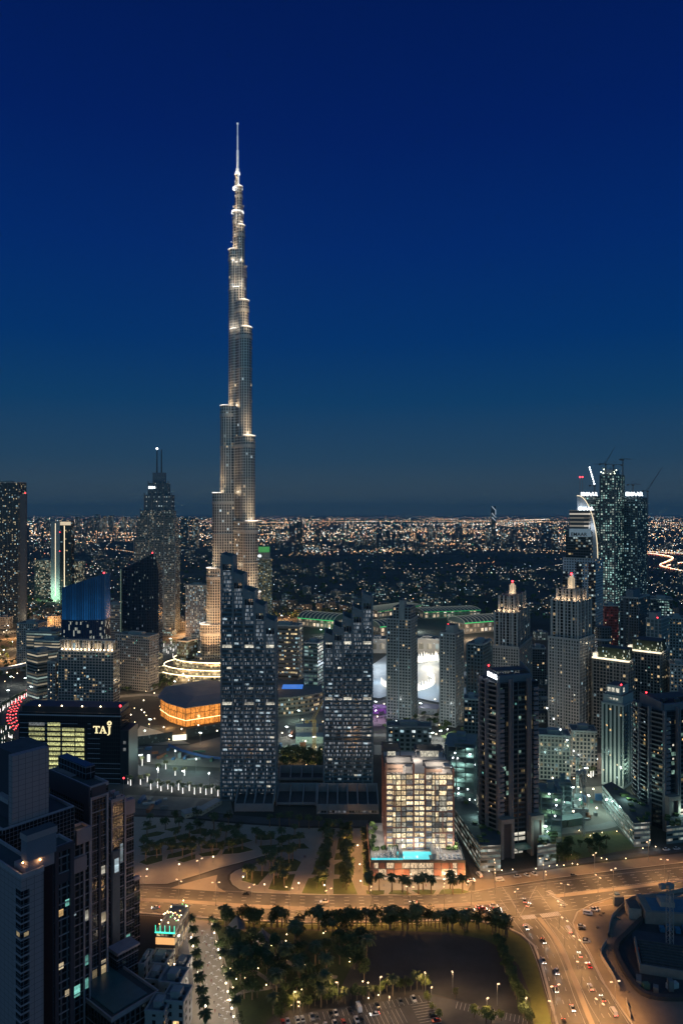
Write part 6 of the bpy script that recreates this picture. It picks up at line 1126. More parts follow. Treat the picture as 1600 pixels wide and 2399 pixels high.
for u, v in ((317, 1791), (334, 1794), (371, 1810), (389, 1802), (411, 1817), (433, 1817), (521, 1822), (301, 1837), (330, 1838), (346, 1833), (354, 1850), (370, 1846), (378, 1853), (394, 1849), (403, 1856), (419, 1851), (429, 1859), (444, 1853), (456, 1861), (470, 1858), (483, 1862), (496, 1859), (511, 1865), (523, 1862), (307, 1840)): plant(LPALM, u, v, 1.12, 'white-lit boulevard palms', lp)
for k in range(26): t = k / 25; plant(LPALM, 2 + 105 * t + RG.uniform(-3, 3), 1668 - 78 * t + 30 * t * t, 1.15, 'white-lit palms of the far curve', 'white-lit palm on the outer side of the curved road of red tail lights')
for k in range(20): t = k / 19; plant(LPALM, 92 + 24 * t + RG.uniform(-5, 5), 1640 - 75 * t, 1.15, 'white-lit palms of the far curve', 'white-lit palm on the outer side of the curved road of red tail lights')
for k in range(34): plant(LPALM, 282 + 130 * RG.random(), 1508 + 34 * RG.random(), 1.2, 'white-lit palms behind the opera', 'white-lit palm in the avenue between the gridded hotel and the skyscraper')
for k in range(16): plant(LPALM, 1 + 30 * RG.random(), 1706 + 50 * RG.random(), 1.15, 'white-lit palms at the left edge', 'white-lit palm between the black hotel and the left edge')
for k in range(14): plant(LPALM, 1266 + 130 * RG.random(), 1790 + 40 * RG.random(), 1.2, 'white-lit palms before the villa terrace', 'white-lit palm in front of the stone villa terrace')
# park, verges
for k in range(90):
    u = RG.uniform(525, 1190); t = (u - 525) / 665; v = 2166 + 6 * math.sin(t * 3) + (22 * max(0, (t - .75) / .25) ** 2) + RG.uniform(-3, 10); plant(LEAFY[k % 3] if k % 5 else PALM[k % 2], u, v, RG.uniform(1.2, 2.0), 'trees along the park edge', 'dark tree in the long belt between the park and the highway')
for k in range(40): t = k / 39; plant(LEAFY[k % 3], 1165 + 75 * t + RG.uniform(-8, 8), 2215 + 190 * t, RG.uniform(.8, 1.3), 'trees along the curved verge', 'shadowy tree on the curved verge left of the branch road')
for k in range(95):
    u, v = RG.uniform(500, 860), RG.uniform(2190, 2345)
    if (u - 640) ** 2 / 900 + (v - 2215) ** 2 / 300 < 1 or abs(v - (2255 + (u - 672) * .3)) < 6 and u > 660: continue
    if u < 500 + (v - 2170) * .35: continue
    plant(LEAFY[k % 3] if k % 4 else PALM[k % 2], u, v, RG.uniform(1.2, 2.1), 'trees scattered through the park', 'dark tree inside the park between lamplit paths')
for k in range(26): t = k / 25; plant((BRIGHT if k % 3 == 0 else LEAFY[k % 3]) if k % 4 else PALM[k % 2], 640 + 350 * t, 2378 - 58 * t + RG.uniform(-8, 5), RG.uniform(.9, 1.4), 'trees above the car park', 'lamp-touched tree in the hedge line above the parked cars')
for u, v, s_ in ((997, 2318, 1.2), (1002, 2352, 1), (1013, 2370, .8), (1066, 2338, .9), (1110, 2385, 1.2), (1138, 2398, 1.6), (1150, 2402, 1.5), (1174, 2392, .9), (1028, 2388, 1.0), (655, 2395, 1.3)): plant(BRIGHT, u, v, s_, 'car park island trees', 'yellow-green lamplit tree on a car park island')
for k in range(9):
    t = k / 8; plant(PALM[k % 2], 448 + 34 * t + (k % 2) * 0, 2182 + 235 * t, 1.35, 'promenade palms', 'date palm on the left side of the lit promenade')
    plant(PALM[k % 2] if k % 2 else LEAFY[0], 500 + 62 * t, 2176 + 235 * t, 1.3, 'promenade edge palms', 'tree on the right side of the lit promenade')
for k in range(42): t = RG.random(); plant(LEAFY[k % 3], 1265 + 160 * t, 1978 + (36 * RG.random() if t < .4 or RG.random() < .5 else 0) + 18 * (1 - t), RG.uniform(.9, 1.5), 'trees of the small lamplit park', 'dark tree around the small lamplit park between the dark pair')
gv = MB()
for n_, fu_, fv_, a_, b_ in ((60, (655, 753), (1764, 1800), 1.2, 1.9), (80, (290, 505), (1560, 1622), 1.2, 2.2), (60, (900, 1110), (1655, 1745), 1, 1.6), (50, (640, 760), (1600, 1640), 1, 1.6), (50, (0, 105), (1500, 1590), 1.2, 2)):
    for k in range(n_):
        x, y, _ = gp(RG.uniform(*fu_), RG.uniform(*fv_)); q = RG.uniform(a_, b_); gv.bar((x, y, 0), (x, y, 3 * q), .4 * q)
        for _k in range(3): leafclump(gv, x + RG.gauss(0, 1.2), y + RG.gauss(0, 1.2), 3.6 * q + RG.gauss(0, .6), 1.8 * q, 40, .55)
tag(gv.build('mid_distance_groves', M_leaf), 'dark groves between the mid-distance blocks, the opera house and the lake', 'trees', kind='stuff')
# ================================================================ STREET LAMPS
def make_lamp(name, h, arms, em, two=False, hs=1.0):
    rt = empty(name, (0, 0, -500)); MB().bar((0, 0, 0), (0, 0, h), .28, w2=.16, n=6).build('pole', M_steel, rt)
    for s_ in ((1, -1) if two else (1,)): MB().bar((0, 0, h - .1), (s_ * arms, 0, h + .25), .14).build('arm', M_steel, rt); MB().box(s_ * arms - .6 * hs, s_ * arms + .6 * hs, -.3 * hs, .3 * hs, h + .1, h + .32 * hs + .1).build('lamp_head', em, rt)
    return rt
SL = make_lamp('street_lamp', 14, 2.0, E_sod, True); PK = make_lamp('parking_lamp', 10, .7, E_sod); GB = empty('globe_lamp', (0, 0, -500)); MB().bar((0, 0, 0), (0, 0, 4), .14).build('pole', M_dark, GB); MB().ball((0, 0, 4.3), .45).build('globe', glow_mat('globe_glow', (1, .84, .6), 5), GB)
PL_ = empty('path_light', (0, 0, -500)); MB().bar((0, 0, 0), (0, 0, 1.2), .12).build('post', M_dark, PL_); MB().ball((0, 0, 1.4), .27).build('glow_head', glow_mat('path_glow', (1, .68, .34), 9), PL_)
def setlamp(proto, u, v, label, group, col=None, p=0, h=3.5, rz=None, dx=0, spot=None):
    o = copy_tree(proto); x, y, _ = gp(u, v); place(o, (x, y, .05), RG.uniform(0, 3) if rz is None else rz, label); o['category'] = 'lamp'; o['group'] = group
    if p: lamp((dx, 0, h), col, p, .5, o, spot=spot)
    return o
SOD = (1, .47, .15); ls = 'tall double-armed street lamp on the highway with orange light'
for u, v, p in ((240, 2112, 1), (336, 2108, 1.0), (420, 2118, 1), (506, 2123, 1.2), (590, 2132, 1), (678, 2136, 1.2), (770, 2141, 1.5), (869, 2138, 1.5), (960, 2134, 1.5), (1040, 2130, 1.4), (1104, 2120, 1.4), (1159, 2095, 1.2), (1209, 2143, 1.3), (1278, 2100, 1.1), (1322, 2127, 1.0), (1400, 2108, .8), (1436, 2090, .7), (1555, 2066, .7), (1392, 2052, .6), (1272, 2064, .7), (1518, 2020, .4), (1620, 2040, .5), (1322, 2215, 1.0), (1310, 2175, 1.0), (1362, 2322, 1.3), (1350, 2262, 1.1), (1404, 2420, 1.5), (1300, 2380, 1.0), (1440, 2370, .8), (468, 2066, .7), (1158, 2070, .8)):
    setlamp(SL, u, v, ls, 'highway street lamps', SOD, 38000 * p, 13.2, spot=152)
for u, v, p in ((700, 2085, 1), (760, 2090, 1), (845, 2080, 2.2), (843, 2040, 2.2), (838, 1995, 1.5), (940, 2078, 1.2), (1040, 2076, 1.2), (1095, 2080, 1.4), (570, 2070, .6), (620, 2088, .6), (345, 2052, .45), (420, 2040, .5), (500, 2022, .35)): setlamp(GB, u, v, 'globe lamp on the plaza paving beside the highway', 'plaza globe lamps', (1, .5, .18), 6500 * p, 6)
for u, v in ((688, 2375), (792, 2352), (890, 2340), (912, 2390), (996, 2330), (1060, 2328), (1010, 2366), (1164, 2356), (1231, 2392), (703, 2400), (1140, 2392), (1290, 2398)): setlamp(PK, u, v, 'slim car park lamp with amber head', 'car park lamps', (1, .60, .28), 3600, 9.4)
for k in range(12): t = k / 11; setlamp(GB, 440 + 46 * t, 2174 + 225 * t, 'white globe lamp in the left row of the promenade', 'promenade globe lamps', (1, .82, .62), 1000, 5); setlamp(GB, 498 + 50 * t, 2184 + 220 * t, 'white globe lamp in the right row of the promenade', 'promenade globe lamps right', (1, .82, .62), 900, 5)
for k, (u, v) in enumerate(((545, 2192), (590, 2190), (505, 2176), (586, 2208), (612, 2240), (636, 2222), (628, 2198), (672, 2195), (740, 2190), (762, 2188), (758, 2192), (795, 2190), (820, 2188), (910, 2186), (672, 2256), (697, 2260), (714, 2267), (733, 2273), (768, 2276), (689, 2240), (758, 2246), (772, 2256), (645, 2276), (716, 2296), (775, 2294), (707, 2325), (715, 2316), (700, 2334), (566, 2254), (574, 2298), (624, 2314), (546, 2320), (534, 2350), (595, 2300), (850, 2306), (862, 2309), (886, 2338), (863, 2345), (748, 2352), (700, 2364), (682, 2362), (820, 2250), (819, 2259), (655, 2300), (605, 2275), (540, 2276), (554, 2300), (670, 2210), (690, 2205))):
    if k % 5 != 3: setlamp(PL_, u, v, 'small amber path light in the dark park', 'park path lights', (1, .66, .32), 170 if k % 3 == 0 else 30, 2.6)
for u, v in ((592, 2217), (606, 2226), (622, 2212)): q = gp(u, v); lamp((q[0], q[1], 5), (1, .74, .48), 900, .5)
for u, v in ((1390, 1957), (1382, 1962), (1410, 1955), (1356, 1950), (1408, 2015), (1420, 2018), (1338, 2008), (1312, 1962), (1444, 1952), (1465, 2016), (1320, 2032), (1352, 2030), (1340, 2028)): setlamp(PL_, u, v, 'small amber light in the lamplit park between the dark pair', 'small park lights', (1, .62, .22), 260, 2.6)
for u, v in ((1145, 2046), (1175, 2044), (1200, 2042), (1255, 2040), (1286, 2034), (1304, 2032), (1505, 1992), (1535, 1988), (1272, 2031), (1520, 1976), (1563, 1976)): setlamp(PL_, u, v, 'bright white ground light before the entrances of the dark pair', 'entrance ground lights', (.85, .95, 1), 240, 2.5)
for u, v in ((672, 1782), (680, 1786), (692, 1789), (705, 1780), (718, 1795), (730, 1770), (742, 1790), (712, 1770), (660, 1779), (735, 1800)): setlamp(PL_, u, v, 'amber path light in the grove between the twin towers', 'grove path lights', (1, .66, .3), 700, 3)
# floodlights of the mid ground: real lamps on masts
FLD = make_lamp('floodlight_mast', 12, .8, glow_mat('flood_head_glow', (.85, 1, .97), 14), True, 1.2); fl_ = 'tall mast with a glaring white floodlight in the mid-distance sites'
TEAL, WHT, AMB_ = (.62, 1, .9), (.92, 1, .97), (1, .7, .4)
for u, v, c, p in ((352, 1712, (1, .9, .62), 3), (411, 1790, TEAL, 3), (672, 1730, WHT, 1.6), (681, 1752, TEAL, 1.4), (722, 1650, WHT, 3), (702, 1462, WHT, 2.5), (752, 1490, WHT, 2.5), (772, 1486, WHT, 2), (27, 1606, WHT, 2), (1012, 1745, WHT, 1.8), (1032, 1740, WHT, 3), (1048, 1736, WHT, 3), (1128, 1748, WHT, 2), (1372, 1832, WHT, 1.5), (1420, 1790, AMB_, 1), (1108, 1880, WHT, 1.6), (1066, 1936, TEAL, 1.6), (1090, 1900, TEAL, 2.4), (1070, 1860, TEAL, 2), (1300, 1870, TEAL, 2), (1340, 1880, TEAL, 2), (1378, 1900, TEAL, 1.8), (1420, 1910, TEAL, 1.4), (1290, 1930, TEAL, 1.4), (960, 1760, TEAL, 1.2), (930, 1716, WHT, 1.5), (880, 1690, (.8, .5, 1), 1.5), (880, 1668, (.75, .35, 1), 2), (985, 1672, WHT, 1.5), (700, 1690, TEAL, 1.5), (690, 1600, TEAL, 2), (735, 1755, TEAL, 1.6), (300, 1520, WHT, 3), (360, 1518, WHT, 3), (400, 1512, WHT, 3), (470, 1560, AMB_, 4), (430, 1600, AMB_, 3), (500, 1590, AMB_, 3), (350, 1612, AMB_, 1.6), (410, 1618, AMB_, 1.6), (20, 1640, WHT, 1.6), (60, 1610, WHT, 1.6), (100, 1590, WHT, 2), (330, 1800, WHT, 1.3), (370, 1835, WHT, 1.4), (430, 1840, WHT, 1.4), (490, 1845, WHT, 1.4), (300, 1830, WHT, 1.2), (460, 1810, TEAL, 1.2), (30, 1520, AMB_, 6), (10, 1540, AMB_, 5), (70, 1530, AMB_, 5), (20, 1480, AMB_, 7), (60, 1440, AMB_, 7), (440, 1490, AMB_, 8), (430, 1470, AMB_, 8), (660, 1455, AMB_, 8), (1500, 1500, (.5, .5, 1), 3), (1580, 1560, WHT, 5), (1420, 1530, WHT, 4), (1130, 1690, AMB_, 1.4), (1270, 1775, AMB_, 1.6), (1310, 1800, (1, .84, .66), 2.2), (1360, 1795, (1, .84, .66), 2.2), (1280, 1810, (1, .84, .66), 1.8), (1395, 1810, (1, .84, .66), 1.6), (1340, 1760, (1, .84, .66), 1.4), (340, 1740, (.6, .6, 1), 1.2), (470, 1745, AMB_, 1), (1590, 1460, AMB_, 4)): setlamp(FLD, u, v, fl_, 'mid-distance floodlight masts', c, 5200 * p, 11)
for i in range(150):
    u, v = RG.choice(((RG.uniform(282, 510), RG.uniform(1560, 1740)), (RG.uniform(640, 757), RG.uniform(1560, 1760)), (RG.uniform(876, 1130), RG.uniform(1648, 1770)), (RG.uniform(1262, 1400), RG.uniform(1730, 1930)), (RG.uniform(0, 130), RG.uniform(1480, 1600)), (RG.uniform(1560, 1600), RG.uniform(1480, 1700)))); o = setlamp(PL_ if i % 2 else GB, u, v, 'small street light in the mid-distance blocks', 'mid-distance street lights'); o.scale = (1.6, 1.6, 1.6)
for k in range(46): t = k / 45; q = (0 + 110 * t, 1578 - 26 * t); o = setlamp(GB, q[0], q[1], 'green-white lamp on the raised road at the left', 'raised road lights'); o.scale = (1.3, 1.3, 1.6)
# ================================================================ VEHICLES
def make_car(name, paint, kind='car'):
    rt = empty(name, (0, 0, -500)); Ln, Wd, H = {'car': (4.5, 1.85, 1.45), 'van': (5.6, 2.05, 2.4), 'suv': (4.8, 1.95, 1.8)}[kind]; a, w = Ln / 2, Wd / 2
    def hull(secs, name_, m_):
        m = MB(); R_ = []
        for x, w0, z0, w1, z1 in secs: R_.append([(x, -w0, z0), (x, -w0 * 1.0, (z0 + z1) / 2), (x, -w1, z1), (x, w1, z1), (x, w0 * 1.0, (z0 + z1) / 2), (x, w0, z0)])
        for p, q in zip(R_, R_[1:]):
            for i in range(6): j = (i + 1) % 6; m.face([p[i], p[j], q[j], q[i]])
        m.face(R_[0]); m.face(list(reversed(R_[-1]))); return m.build(name_, m_, rt)
    if kind == 'van':
        hull([(-a, w * .94, .4, w * .9, 2.3), (a - 1.3, w, .35, w * .9, 2.35), (a - .6, w, .35, w * .88, 1.5), (a, w * .9, .45, w * .8, .95)], 'body', paint); hull([(-a + .4, w * .985, 1.4, w * .96, 1.95), (a - 1.5, w * .985, 1.4, w * .95, 1.95)], 'windows', mat('car_glass', (.01, .012, .015), .06, var=0))
    else:
        hb = .85 if kind == 'car' else 1.0; hull([(-a, w * .88, .42, w * .8, hb - .1), (-a + .35, w, .3, w * .9, hb), (-.9, w, .26, w * .95, hb + .03), (.7, w, .26, w * .94, hb), (a - .5, w * .97, .3, w * .86, hb - .12), (a, w * .8, .42, w * .72, hb - .25)], 'body', paint)
        hull([(-a + .5, w * .86, hb - .05, w * .7, hb), (-a + 1.05, w * .86, hb - .05, w * .68, H - .06), (.15, w * .86, hb - .05, w * .7, H - .03), (1.1, w * .84, hb - .06, w * .7, hb)], 'windows', mat('car_glass', (.01, .012, .015), .06, var=0)); hull([(-a + 1.15, w * .7, H - .1, w * .66, H), (.1, w * .7, H - .1, w * .66, H + .02)], 'roof', paint)
    for x in (-a + .85, a - .9):
        for y in (-w + .02, w - .24):
            m = MB(); c = circ(0, 0, .34, 10); m.face([(p[0], 0, p[1]) for p in c]); m.face([(p[0], .22, p[1]) for p in reversed(c)])
            for i in range(10): p, q = c[i], c[(i + 1) % 10]; m.face([(p[0], 0, p[1]), (p[0], .22, p[1]), (q[0], .22, q[1]), (q[0], 0, q[1])])
            m.build('wheel', mat('tyre', (.02, .02, .02), .8, var=0), rt, (x, y, .34))
    for y in (-w * .68, w * .68): MB().box(a - .12, a + .03, y - .22, y + .22, .55, .74).build('headlight', glow_mat('headlight_glow', (1, .96, .88), 9), rt); MB().box(-a - .03, -a + .1, y - .2, y + .2, .62, .8).build('tail_light', glow_mat('tail_glow', (1, .02, .02), 6), rt)
    return rt
def carpaint(nm, c): return mat('car_paint_' + nm, c, .28, .15, 0)
CARS = {('white', 'car'): 0, ('black', 'car'): 0, ('silver', 'suv'): 0, ('white', 'van'): 0, ('red', 'car'): 0, ('white', 'suv'): 0, ('grey', 'car'): 0}
PC = {'white': (.75, .75, .74), 'black': (.015, .015, .018), 'silver': (.42, .43, .45), 'red': (.35, .03, .02), 'grey': (.12, .13, .14)}
for c, k in list(CARS): CARS[(c, k)] = make_car('van' if k == 'van' else 'parked_car', carpaint(c, PC[c]), k)
def strip_lights(o):
    for ch in list(o.children):
        if ch.name.startswith(('headlight', 'tail_light')): ch.data = ch.data.copy(); ch.data.materials.clear(); ch.data.materials.append(mat('lamp_lens', (.4, .38, .36), .2, var=0))
def car(c, k, x, y, rz, label, group, name=None):
    o = copy_tree(CARS[(c, k)]); place(o, (x, y, .07), rz, label); o['category'] = 'van' if k == 'van' else 'car'; o['group'] = group
    if name: o.name = name
    return o
def along(a, b, t): A, B = gp(*a), gp(*b); return A[0] + (B[0] - A[0]) * t, A[1] + (B[1] - A[1]) * t, math.atan2(B[1] - A[1], B[0] - A[0])
PARK = {}
for key, o in CARS.items(): PARK[key] = copy_tree(o); PARK[key].location = (0, 0, -500); strip_lights(PARK[key])
LIVE = dict(CARS); CARS.update(PARK)
nm = {'white': 'white', 'black': 'black', 'silver': 'silver', 'red': 'red', 'grey': 'dark grey'}; cw = [k for k in CARS]
def parkrow(a, b, n_, slots, sgn, where, group):
    for s_, (c, k) in slots: x, y, an = along(a, b, (s_ + .5) / n_); d = 2.7; car(c, k, x - sgn * math.sin(an) * d, y + sgn * math.cos(an) * d, an + math.pi / 2 * (1 if RG.random() < .5 else -1), '%s %s parked %s' % (nm[c], 'van' if k == 'van' else 'car', where), group)
W_, B_, S_, V_, R_, U_, G_2 = ('white', 'car'), ('black', 'car'), ('silver', 'suv'), ('white', 'van'), ('red', 'car'), ('white', 'suv'), ('grey', 'car')
parkrow((655, 2389), (980, 2332), 30, [(0, R_), (1, W_), (3, U_), (4, W_), (6, S_), (7, G_2), (10, B_), (11, W_), (14, B_), (16, V_), (20, B_), (25, G_2), (28, U_)], -1, 'in the upper bay row under the hedge', 'cars in the upper car park row')
parkrow((720, 2424), (945, 2379), 22, [(0, W_), (2, S_), (4, W_), (6, U_), (8, R_), (11, W_), (12, B_)], 1, 'in the middle row of the car park', 'cars in the middle car park row')
parkrow((985, 2350), (1010, 2399), 8, [(5, B_), (7, R_)], 1, 'beside the island of the car park', 'cars by the car park island')
for u, v, c, k, a, lab in ((1171, 2064, 'white', 'van', .15, 'white van parked before the left dark tower'), (1212, 2055, 'silver', 'suv', .1, 'white car parked before the left dark tower, right of the van'), (1234, 2052, 'white', 'car', -.9, 'white car on the sandy verge, left of two'), (1251, 2050, 'white', 'suv', -.9, 'white car on the sandy verge, right of two'), (1342, 2052, 'grey', 'car', .2, 'dark car alone on the sandy verge right of the junction'),
    (1376, 2142, 'white', 'van', -.25, 'white van parked on the sandy lot beside the junction'), (1390, 2133, 'white', 'suv', -.5, 'white pickup-like car on the sandy lot, left of a pair'), (1397, 2131, 'white', 'car', -.5, 'white car on the sandy lot, right of a pair'), (1361, 2172, 'white', 'suv', .0, 'white car on the sandy lot close to the branch road'), (1362, 2178, 'black', 'car', .0, 'black car beside the white one close to the branch road'), (1372, 2203, 'grey', 'car', .0, 'dark car lower on the sandy lot'), (1372, 2208, 'silver', 'suv', .0, 'silver car lowest on the sandy lot'),
    (577, 2096, 'black', 'car', .0, 'dark car alone on the slip road by the grass-panelled plaza'), (1103, 2063, 'white', 'car', .4, 'white car turning out of the side street by the podium'), (1096, 2072, 'white', 'suv', 1.2, 'white car queuing at the side street by the podium'), (1122, 2052, 'white', 'van', 1.9, 'white bus-like van in the side street with its lights on'), (1560, 1992, 'white', 'suv', .1, 'white car parked before the right dark tower'), (1584, 1990, 'silver', 'suv', .1, 'silver car parked before the right dark tower')):
    x, y, _ = gp(u, v); src = LIVE if 'lights' in lab or 'turning' in lab else PARK; o = copy_tree(src[(c, k)]); place(o, (x, y, .07), a, lab); o['category'] = 'van' if k == 'van' else 'car'
for u, v, c, k, a, lab in ((1102, 2133, 'black', 'car', 0, 'black car waiting at the junction, rear of the lower lane'), (1122, 2127, 'white', 'car', 0, 'white car waiting at the junction, rear of the upper lane'), (1131, 2131, 'red', 'car', 0, 'red-tinged car waiting in the middle lane at the junction'), (1138, 2137, 'grey', 'car', 0, 'dark car waiting at the junction, lowest lane'), (1156, 2124, 'white', 'suv', 0, 'white car first in the upper lane at the junction'), (1164, 2131, 'black', 'car', 0, 'black car first in the middle lane at the junction'), (1166, 2137, 'white', 'car', 0, 'white car first in the lowest lane at the junction'),
    (968, 2116, 'white', 'car', 3.14, 'white car driving left in front of the pool podium'), (760, 2114, 'white', 'suv', 3.14, 'white car driving left past the garden rows'), (365, 2128, 'white', 'car', 3.3, 'white car with lights on near the left end of the highway'), (945, 2138, 'red', 'car', 0, 'red car driving right on the near carriageway'), (1066, 2142, 'white', 'van', 0, 'white van driving right towards the junction'), (1040, 2146, 'red', 'car', 0, 'red car driving right below the white van'),
    (1237, 2122, 'white', 'car', 1.0, 'white car turning left through the junction'), (1228, 2112, 'silver', 'suv', 1.4, 'silver car in the middle of the junction box'), (878, 2378, 'white', 'car', 3.4, 'white car driving through the car park with headlights on')):
    x, y, _ = gp(u, v); o = copy_tree(LIVE[(c, k)]); place(o, (x, y, .07), a, lab); o['category'] = 'van' if k == 'van' else 'car'; o.name = 'moving_car'; d = (math.cos(a), math.sin(a)); lamp((3.4, 0, .8), (1, .95, .85), 160, .2, o, spot=70, tgt=(14, 0, -1.2))
for k, (t, off) in enumerate(((.1, -3.2), (.24, 1.6), (.38, -3.2), (.46, 1.6), (.58, -1.6), (.70, 3.2), (.82, -3.2))):
    i = int(t * (len(brL) - 1)); p = brL[i]; d = (brL[i + 1] - p).normalized(); c, kk_ = [W_, B_, S_, U_, G_2][k % 5]; o = copy_tree(LIVE[(c, kk_)]); place(o, (p.x - d.y * off, p.y + d.x * off, .07), math.atan2(d.y, d.x), '%s car coming down the branch road with headlights on' % nm[c]); o['category'] = 'car'; o['group'] = 'cars coming down the branch road'; o.name = 'moving_car'; lamp((3.4, 0, .8), (1, .95, .85), 700, .2, o, spot=60, tgt=(16, 0, -1.0))
for k, (t, off) in enumerate(((.12, 2), (.28, 0), (.36, 2.6), (.5, -2), (.58, 1), (.72, 2.4), (.85, -1))):
    i = int(t * (len(brR) - 1)); p = brR[i]; d = (brR[i + 1] - p).normalized(); c, kk_ = [V_, W_, R_, U_, G_2][k % 5]; o = copy_tree(LIVE[(c, kk_)]); place(o, (p.x - d.y * off, p.y + d.x * off, .07), math.atan2(-d.y, -d.x), '%s %s climbing the branch road, red tail lights towards the viewer' % (nm[c], 'van' if kk_ == 'van' else 'car')); o['category'] = 'car'; o['group'] = 'cars climbing the branch road'; o.name = 'moving_car'
# the evening queue on the far curve
QL = [cat_line([(104, 1598), (82, 1612), (55, 1632), (36, 1655), (28, 1680), (34, 1700), (46, 1712)], 6)]
gpoly('curved_road', [(112, 1590), (86, 1604), (50, 1622), (20, 1645), (4, 1680), (6, 1712), (30, 1738), (60, 1750), (70, 1735), (46, 1712), (42, 1690), (48, 1665), (64, 1640), (92, 1620), (118, 1604)], .04, M_asph)
brk = empty('queuing_car', (0, 0, -500)); MB().box(-2.2, 2.2, -.9, .9, .3, 1.0).box(-1.6, .6, -.8, .8, 1.0, 1.5).build('body', carpaint('grey', PC['grey']), brk)
for y in (-.62, .62): MB().box(-2.45, -2.2, y - .28, y + .28, .55, 1.0).build('tail_light', glow_mat('brake_glow', (1, .05, .06), 6), brk)
MB().box(-2.3, -2.0, -.7, .7, 1.3, 1.55).build('rear_glow', glow_mat('brake_top_glow', (1, .3, .3), 2.5), brk)
for ln in (-4.5, -1.5, 1.5, 4.5):
    P = QL[0]; acc = RG.uniform(0, 5)
    for i in range(len(P) - 1):
        s_ = (P[i + 1] - P[i]).length; d = (P[i + 1] - P[i]).normalized()
        while acc < s_: q = P[i] + d * acc; o = copy_tree(brk); place(o, (q.x - d.y * ln, q.y + d.x * ln, .07), math.atan2(-d.y, -d.x), 'car with glowing tail lights in the evening queue on the far curve'); o['category'] = 'car'; o['group'] = 'queue of cars on the far curve'; acc += RG.uniform(11, 18)
        acc -= s_
# ================================================================ SITES AND SMALL BUILDINGS
def shell(label, uL, uC, uR, vt, Y, th, seed, name='building_shell', col=(.20, .24, .23), floors=3.9, lights=8, lc=TEAL, lp_=900, depth=24):
    xc, L, M_, t = frame(uL, uC, uR, Y, th); M_ = depth; H = zat(vt, Y); rt = empty(name, (xc, Y, 0), -t, label, 'building site'); cm = mat('raw_concrete', col, .9, var=.25); MB().box(-L * .65, -L * .35, M_ * .35, M_ * .65, 0, H + 3).build('core', cm, rt); k = 0; z = 0
    while z < H: MB().box(-L, 0, 0, M_, z, z + .35).build('floor_slab', cm, rt); z += floors
    n_ = max(2, int(L / 6.5)); nd = max(2, int(M_ / 8))
    for i in range(n_ + 1):
        for j in (0, nd): MB().box(-L + L * i / n_ - .35 + (.4 if i == 0 else -.4 if i == n_ else 0), -L + L * i / n_ + .35 + (.4 if i == 0 else -.4 if i == n_ else 0), M_ * j / nd + (.1 if j == 0 else -.8), M_ * j / nd + (.8 if j == 0 else -.1), .35, z - floors).build('column', cm, rt)
    for k in range(lights): lamp((-L * RG.uniform(.1, .9), M_ * RG.uniform(.15, .6), floors * RG.randrange(0, int(H / floors)) + 2.8), lc, lp_, .4, rt); 
    for k in range(lights): MB().ball((0, 0, 0), .5).build('work_light', E_white, rt, (-L * RG.random(), .6, floors * RG.randrange(0, int(H / floors)) + 3.0))
    for k in range(6): MB().box(-L * RG.uniform(.1, .9), -L * .05, M_ * .1, M_ * RG.uniform(.2, .8), z + .0 - floors + .36, z - floors + RG.uniform(.8, 2.4)).build('formwork', cm, rt) if k < 3 else None
    return rt, L, M_, H
shell('unfinished concrete frame glowing teal between the brown-framed block and the dark tower', 1046, 1112, 1126, 1752, 560, 14, 1, lights=16, lp_=1500)
rt, L, M_, H = shell('long low roof of a glazed hall under construction above the teal concrete frame', 1040, 1112, 1130, 1742, 600, 14, 2, lights=4, lp_=2500, depth=34)
shell('low green-lit concrete frame on the site right of the left dark tower', 1266, 1316, 1322, 1852, 520, 10, 3, lights=7, lc=(.6, 1, .6), lp_=700, depth=18); shell('small concrete frame behind the green-lit one on the same site', 1300, 1340, 1346, 1832, 555, 10, 4, lights=4, lp_=700, depth=14)
crane('latticed crane mast rising from the teal-lit site right of the left dark tower', 1366, 1960, 1812, 530, 20, 6, 0, .6, 50, 0, mat('pale_crane_steel', (.3, .32, .3), .6), z0=0)
crane('white-lit crane jib slanting up in front of the stone villas', 1352, 1812, 1780, 600, 52, 5, 0, 0, 122, 5, mat('pale_crane_steel', (.3, .32, .3), .6), z0=0); crane('yellow tower crane standing between the twin towers', 736, 1760, 1692, 720, 34, 8, 0, .5, 60, 0, mat('yellow_crane_steel', (.55, .4, .12), .6, em=(1, .7, .3), es=.08), z0=0, w=2.4)
crane('dark crane lying low behind the roof of the black hotel', 132, 1640, 1638, 690, 24, 14, 0, 0, 0)
def shed(label, a, b, d, h, m_, roof, name='site_cabin', cat='cabin', lit=False, group=None):
    A, B = Vector(gp(*a)[:2] + (0,)), Vector(gp(*b)[:2] + (0,)); v_ = B - A; ang = math.atan2(v_.y, v_.x); rt = empty(name, (A.x, A.y, 0), ang, label, cat, group); Ln = v_.length; m = MB(); m.box(0, Ln, 0, d, 0, h, bot=False); m.build('wall', m_, rt); m = MB(); m.prism([(-.3, -.3), (Ln + .3, -.3), (Ln + .3, d + .3), (-.3, d + .3)], h, [h + .1, h + .1, h + .7, h + .7]); m.build('roof', roof, rt)
    for k in range(int(Ln / 5)): MB().box(2 + 5 * k, 3.1 + 5 * k, -.06, 0, h * .45, h * .45 + .8).build('window', WIN[1] if lit and k % 2 else M_dark, rt)
    return rt
CRM = mat('cream_cabin', (.42, .42, .33), .8, var=.1)
